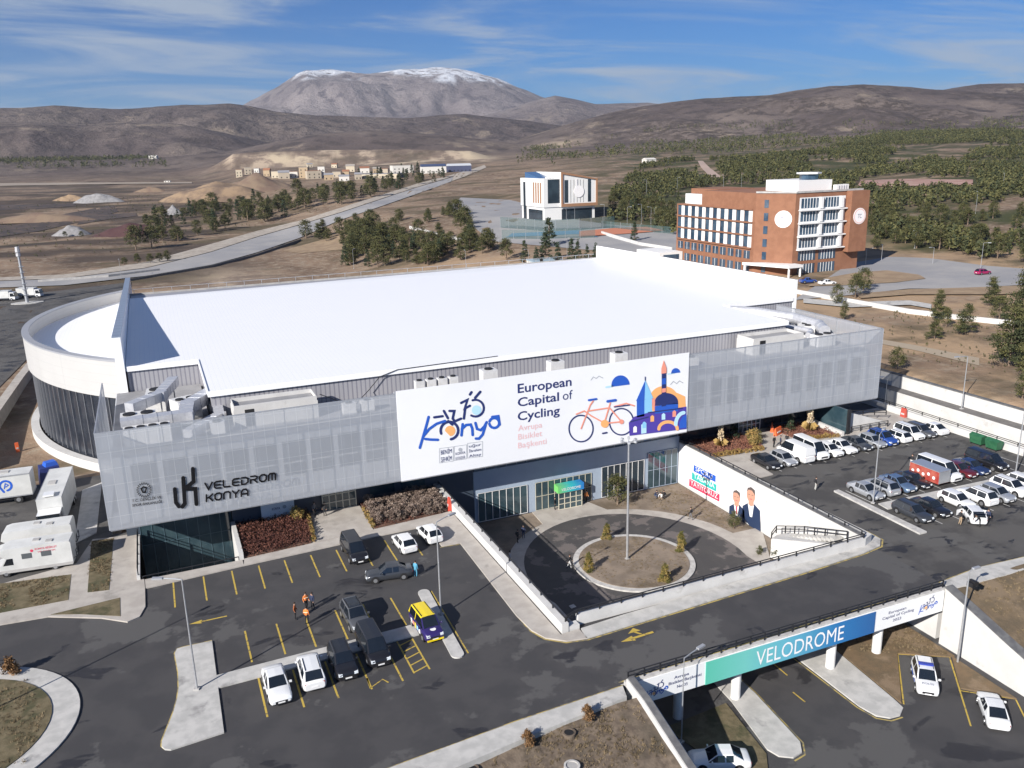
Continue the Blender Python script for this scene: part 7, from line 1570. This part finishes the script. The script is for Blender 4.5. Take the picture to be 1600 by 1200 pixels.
nn = Vector((hy-ky, -(hx-kx), 0)).normalized(); nn = nn if nn.x < 0 or nn.y < 0 else -nn
emblem(on_ch(.72,0,hz+sH*4.35), (hx-kx,hy-ky,0), nn, 2.4); emblem((dx-2.7,hy-2.2,hz+sH*4.35), (1,0,0), (0,-1,0), 2.3)
for r in range(6): p = on_ch(.28,0,0); MB().rbox(p[0],p[1],hz+sH*(r+.2),hz+sH*(r+.8),1.2,.3,ang,M_HG).build('stair_window', HOT)
q = MB(); q.prism([(kx-3,ky+1),(hx-4,hy-3.5),(hx+1,hy-3.5),(hx+1,hy-.05),(kx+1.2,ky-1.8)], hz+sH*.78, hz+sH*.98, M_HW); q.build('porch', HOT)
for a, b in ((kx-2.4,ky+.6),(hx-3.4,hy-2.9),(hx+.5,hy-3.0)): MB().cyl((a,b,hz-1),(a,b,hz+sH*.78),.3,.3,M_HW,10).build('porch_column', HOT)
MB().box(kx-9,yE-4,hz-1,kx-.1,yE+10,hz+sH*.9,M_HW).build('annexe', HOT); MB().box(kx-7.5,yE-4.1,hz-.5,kx-1.5,yE-4.02,hz+sH*.7,M_HG).build('window', HOT)
# ---- pale modern office block
a0, a1, a2 = at(851, 346), at(938, 343), at(811, 339); oz = min(a0[2], a1[2], a2[2])-.3; ox0, ox1, oy = a0[0], a0[0]+math.hypot(a1[0]-a0[0], a1[1]-a0[1]), a0[1]
OT = GY(876, 269, oy)[1]; OL = GY(851, 281, oy)[1]; Ho = OT-oz
OF = thing('office_block', 'pale modern office block with dark glass, brown frame and slanted roofline', 'office building', (ox0, oy, oz)); xm = ox0+(ox1-ox0)*.30; dep = min(26, max(16, math.hypot(a2[0]-a0[0], a2[1]-a0[1])))
M_OW = mat('office_white', (.68,.68,.67), .7); M_OB = mat('brown_frame', (.30,.16,.09), .7)
q = MB(); q.box(ox0,oy,oz-2,ox1,oy+dep,oz+Ho*.30,M_OW); q.build('base', OF)
q = MB(); q.box(ox0-.6,oy-.4,oz+Ho*.30,xm,oy+dep,oz+Ho*.88,M_OW); q.build('left_wing', OF)
q = MB(); zr0, zr1 = OT, OT-Ho*.14; q.add([(xm+.02,oy-1.4,oz+Ho*.30),(ox1+.6,oy-1.4,oz+Ho*.30),(ox1+.6,oy-1.4,zr1),(xm+.02,oy-1.4,zr0),(xm+.02,oy+dep,oz+Ho*.30),(ox1+.6,oy+dep,oz+Ho*.30),(ox1+.6,oy+dep,zr1),(xm+.02,oy+dep,zr0)], [[0,1,2,3],[5,4,7,6],[3,2,6,7],[1,5,6,2],[4,0,3,7],[4,5,1,0]], M_OW); rw_ = q.build('right_wing', OF)
q = MB(); W_ = ox1-xm; yy = oy-1.42
q.box(xm,yy-.5,oz+Ho*.30,ox1+.6,yy,oz+Ho*.36,M_OB); q.box(xm,yy-.5,oz+Ho*.36,xm+.9,yy,zr0,M_OB); q.box(ox1-.2,yy-.5,oz+Ho*.36,ox1+.6,yy,zr1,M_OB); q.add([(xm+.9,yy-.5,zr0-.9),(ox1-.2,yy-.5,zr1-.75),(ox1-.2,yy-.5,zr1),(xm+.9,yy-.5,zr0),(xm+.9,yy,zr0-.9),(ox1-.2,yy,zr1-.75),(ox1-.2,yy,zr1),(xm+.9,yy,zr0)], [[0,1,2,3],[3,2,6,7],[4,5,1,0]], M_OB); q.build('brown_frame', rw_)
for f, w_ in ((.10,.10),(.76,.09)): MB().box(xm+W_*f,yy-.06,oz+Ho*.38,xm+W_*(f+w_),yy-.01,oz+Ho*.84,M_GLASS).build('window', OF)
for k in range(5): MB().box(xm+W_*(.26+.09*k),yy-.10,oz+Ho*.38,xm+W_*(.26+.09*k)+.25,yy-.01,oz+Ho*.84,M_WALLG).build('facade_rib', OF)
q = MB(); q.cyl((xm+W_*.50,yy-.11,oz+Ho*.60),(xm+W_*.50,yy-.3,oz+Ho*.60),Ho*.12,Ho*.12,M_EMB,24); q.box(xm+W_*.41,yy-.32,oz+Ho*.60,xm+W_*.455,yy-.31,oz+Ho*.86,M_EMB); q.build('round_emblem', OF)
MB().box(ox0+.4+(xm-ox0)*.15,oy-.48,oz+Ho*.38,xm-.2,oy-.41,oz+Ho*.86,M_GLASS).build('glass_front', OF)
for k in range(4): MB().box(ox0-.75,oy+2+k*2.6,oz+Ho*.38,ox0-.62,oy+3.3+k*2.6,oz+Ho*.80,M_OB).build('louvre', OF)
MB().box(ox0-.72,oy+dep-6,oz+.5,ox0-.62,oy+dep-3.5,oz+Ho*.8,M_GLASS).build('side_window', OF)
MB().box(xm+1,oy-.06,oz+.4,ox1-1.5,oy-.01,oz+Ho*.25,M_GLASS).build('ground_window', OF); MB().box(ox0-.06,oy+2,oz+.3,ox0-.01,oy+dep-8,oz+Ho*.24,M_GLASS).build('ground_window', OF)
q = MB(); q.add([(ox0+1,oy+4,OL),(xm-1,oy+4,OL),(xm-1,oy+dep-2,OL+Ho*.14),(ox0+1,oy+dep-2,OL+Ho*.14),(ox0+1,oy+dep-2,OL-1),(xm-1,oy+dep-2,OL-1)], [[0,1,2,3],[1,5,2],[0,3,4]], mat('solar_blue',(.05,.12,.25),.2,spec=.8)); q.build('solar_roof', OF)
for f in (.35,.6): MB().box(ox0+(xm-ox0)*f,oy+3,OL-.6,ox0+(xm-ox0)*f+1.5,oy+4.5,OL+1.2,M_OW).build('roof_unit', OF)
# ---- fence posts and mesh around the sports courts
def mesh_fence(label, pts, h):
    P = [at(*p) for p in pts]; t = thing('court_fence', label, 'fence', P[0]); fm = mat('fence_mesh', (.07,.13,.13), .6)
    if 'fence_mesh_a' not in MATS:
        b = fm.node_tree.nodes['Principled BSDF']; b.inputs['Alpha'].default_value = .28; MATS['fence_mesh_a'] = fm
    MB().wallline([(p[0],p[1]) for p in P], .05, [p[2]-.2 for p in P], [p[2]+h for p in P], fm).build('mesh_panel', t)
    for a, b in zip(P[:-1], P[1:]):
        L_ = math.dist(a, b); k = max(1, int(L_/5))
        for i in range(k): q = [a[j]+(b[j]-a[j])*i/k for j in range(3)]; MB().cyl((q[0],q[1],q[2]-.2),(q[0],q[1],q[2]+h+.1),.07,.07,M_STEEL,6).build('post', t)
mesh_fence('tall teal mesh fence behind the blue and red sports courts', [(782,356),(850,362),(905,360),(960,356)], 5)
mesh_fence('teal mesh fence in front of the sports courts', [(784,374),(860,374),(930,372)], 4)
mesh_fence('long dark mesh fence left of the brick hotel', [(940,356),(1000,362),(1052,366)], 3)
# ---- village and sheds
VM = [mat('village_cream', (.52,.45,.34), .85), mat('village_stone', (.42,.36,.28), .85), mat('village_white', (.60,.58,.54), .8), mat('village_tan', (.38,.29,.19), .9)]
RM = [mat('tile_roof', (.26,.12,.07), .85), mat('flat_roof', (.30,.27,.24), .9), mat('grey_roof', (.25,.25,.27), .8)]
def house(px, py, wpx, hpx, label, k, gable=True, name='village_house', cat='house', rm=None, wm=None, rot=None):
    p = at(px, py+random.uniform(-1.5,2.5)*(name == 'village_house')); d = float(np.dot(np.array(p)-CAM, CF)); vv = random.uniform(.75,1.2) if name == 'village_house' else 1; W_ = wpx/FPX*d*vv; H_ = hpx/FPX*d*random.uniform(.8,1.1); D_ = W_*.7; t = thing(name, label, cat, (p[0],p[1],p[2]-.4), (random.uniform(-.5,.1) if rot is None else rot), 'buildings of the distant village'); wm = wm or VM[k % 4]; rm = rm or RM[k % 3]
    MB().box(-W_/2,-D_/2,-3,W_/2,D_/2,H_,wm).build('wall', t, world=False)
    if gable: g = MB(); r = H_*.35; g.add([(-W_/2-.3,-D_/2-.3,H_+.03),(W_/2+.3,-D_/2-.3,H_+.03),(W_/2+.3,D_/2+.3,H_+.03),(-W_/2-.3,D_/2+.3,H_+.03),(-W_/2-.3,0,H_+r),(W_/2+.3,0,H_+r)], [[0,1,5,4],[2,3,4,5],[1,2,5],[3,0,4],[3,2,1,0]], rm); g.build('roof', t, world=False)
    else: MB().box(-W_/2-.1,-D_/2-.1,H_+.01,W_/2+.1,D_/2+.1,H_+.35,rm).build('roof', t, world=False)
    n = max(2, int(W_/4)); 
    for r in range(max(1, int(H_/3.6))):
        for i in range(n): x = -W_/2+W_*(i+.5)/n; MB().box(x-.55,-D_/2-.06,1.0+r*3.3,x+.55,-D_/2-.005,2.4+r*3.3,M_DARK).build('window', t, world=False)
    return t
desc = ['cream','stone coloured','white','tan']
VL = [(374,274,12,13,0),(388,274,12,12,0),(402,275,10,12,0),(418,276,10,11,1),(431,276,12,11,0),(444,277,14,12,1),(459,276,13,10,0),(476,276,18,15,0),(490,279,24,14,0),(503,278,10,16,0),(514,279,14,9,1),(527,275,15,10,0),(541,274,12,9,1),(548,268,13,9,1),(570,268,12,8,1),(588,268,10,8,1),(600,271,14,9,0),(628,269,40,15,0),(595,279,60,7,0),(560,280,12,8,1),(538,282,14,8,1),(484,262,9,6,1),(523,262,9,6,1)]
ord_ = 'first second third fourth fifth sixth seventh eighth ninth tenth eleventh twelfth thirteenth fourteenth fifteenth sixteenth seventeenth eighteenth nineteenth twentieth twenty-first twenty-second twenty-third'.split()
VL.sort(key=lambda v: v[0])
for i, (px, py, w_, h_, gb) in enumerate(VL): house(px, py, w_, h_, '%s %s house, %s from the left in the village below the quarry' % (desc[i % 4], 'pitched' if gb else 'flat roofed', ord_[i]), i, bool(gb))
house(677,270,38,10,'dark blue roofed industrial shed right of the village',0,True,'industrial_shed','shed',mat('shed_blue',(.05,.07,.14),.5),VM[2],rot=-.2)
house(717,268,36,11,'pale roofed industrial shed at the right end of the village',0,True,'industrial_shed','shed',mat('shed_pale',(.55,.57,.60),.5),mat('shed_wall_navy',(.06,.07,.13),.6),rot=-.2)
house(1014,255,18,8,'white tent-like pavilion among trees left of the hill road',0,True,'pavilion','pavilion',VM[2],VM[2])
house(240,248,12,4,'low white farm building at the foot of the left hills',0,True,'farm_building','farm',VM[2],VM[2]); house(262,285,9,3,'tiny white hut on the left plain beside the dirt track',2,False,'hut','hut',VM[2],VM[2]); house(852,411,50,6,'low pale blue canopy just behind the back edge of the roof',0,False,'canopy','canopy',mat('canopy_blue',(.35,.45,.52),.4),VM[2],rot=-.1)
# ---- spoil heaps and earth mounds on the left plain
def mound(px, py, wpx, hpx, m, label, seed, dep=.6):
    p = at(px, py); d = float(np.dot(np.array(p)-CAM, CF)); W_ = wpx/FPX*d; H_ = hpx/FPX*d; n = 26; vs = []; fs = []
    for j in range(n):
        for i in range(n):
            u, v = i/(n-1)*2-1, j/(n-1)*2-1; r = math.hypot(u, v); f = float(fbm(np.array([u*2.2+seed]), np.array([v*2.2]), 4)[0]); z = H_*max(0, 1-r)**.8*(.6+.8*f)*1.25; vs.append((u*W_/2, v*W_/2*dep, z-.6))
    for j in range(n-1):
        for i in range(n-1): fs.append([j*n+i, j*n+i+1, (j+1)*n+i+1, (j+1)*n+i])
    o = MB().add(vs, fs, m).build('spoil_heap', smooth=60); o.location = p; o.rotation_euler = (0,0,-.3); return tag(o, label, 'spoil heap', 'spoil heaps on the left plain')
M_SPO = mat('spoil_ochre', (.30,.21,.13), .95, (.15,.105,.075), .07, .5, 2); M_GRY = mat('spoil_grey', (.27,.265,.27), .95, (.20,.195,.20), .4, .4, 3); M_MAR = mat('spoil_maroon', (.055,.024,.027), .95, (.075,.036,.035), .2, .4, 3); M_BRN = mat('spoil_brown', (.15,.10,.075), .95, (.2,.145,.10), .1, .5, 2)
mound(345,312,190,26,M_SPO,'broad ochre earth mound with a cut face beyond the trees',1); mound(405,300,130,22,M_BRN,'dark brown mound behind the right end of the ochre mound',9)
mound(112,368,64,16,M_GRY,'pale grey gravel heap on the left plain',2); mound(205,366,120,16,M_MAR,'long dark maroon heap right of the grey gravel heap',3,.4); mound(272,335,34,12,M_GRY,'small pale gravel heap before the dark conifers',4)
mound(155,316,80,14,M_GRY,'grey and brown rubble ridge further back on the plain',5,.3); mound(110,314,60,10,M_SPO,'low tan rubble ridge left of the grey one',6,.3); mound(60,345,180,12,M_BRN,'dark spoil bank at the far left of the plain',7,.25); mound(235,300,60,7,M_BRN,'small dark bank below the dirt track',8,.3)
# ================================================================ the air: thin even haze that pales the far hills
hm = bpy.data.materials.new('haze_air'); hm.use_nodes = True; hn = hm.node_tree; hn.nodes.remove(hn.nodes['Principled BSDF'])
pv = hn.nodes.new('ShaderNodeVolumePrincipled'); pv.inputs['Color'].default_value = (.80,.86,1.0,1); pv.inputs['Density'].default_value = .000042; pv.inputs['Anisotropy'].default_value = .2
hn.links.new(pv.outputs[0], hn.nodes['Material Output'].inputs['Volume'])
hz_ = MB().box(-9000,-300,-70,13000,13000,960,hm).build('haze'); hz_['kind'] = 'stuff'; hz_['label'] = 'thin pale haze filling the air over the plain and hills'; hz_['category'] = 'haze'
SC.cycles.volume_bounces = 0
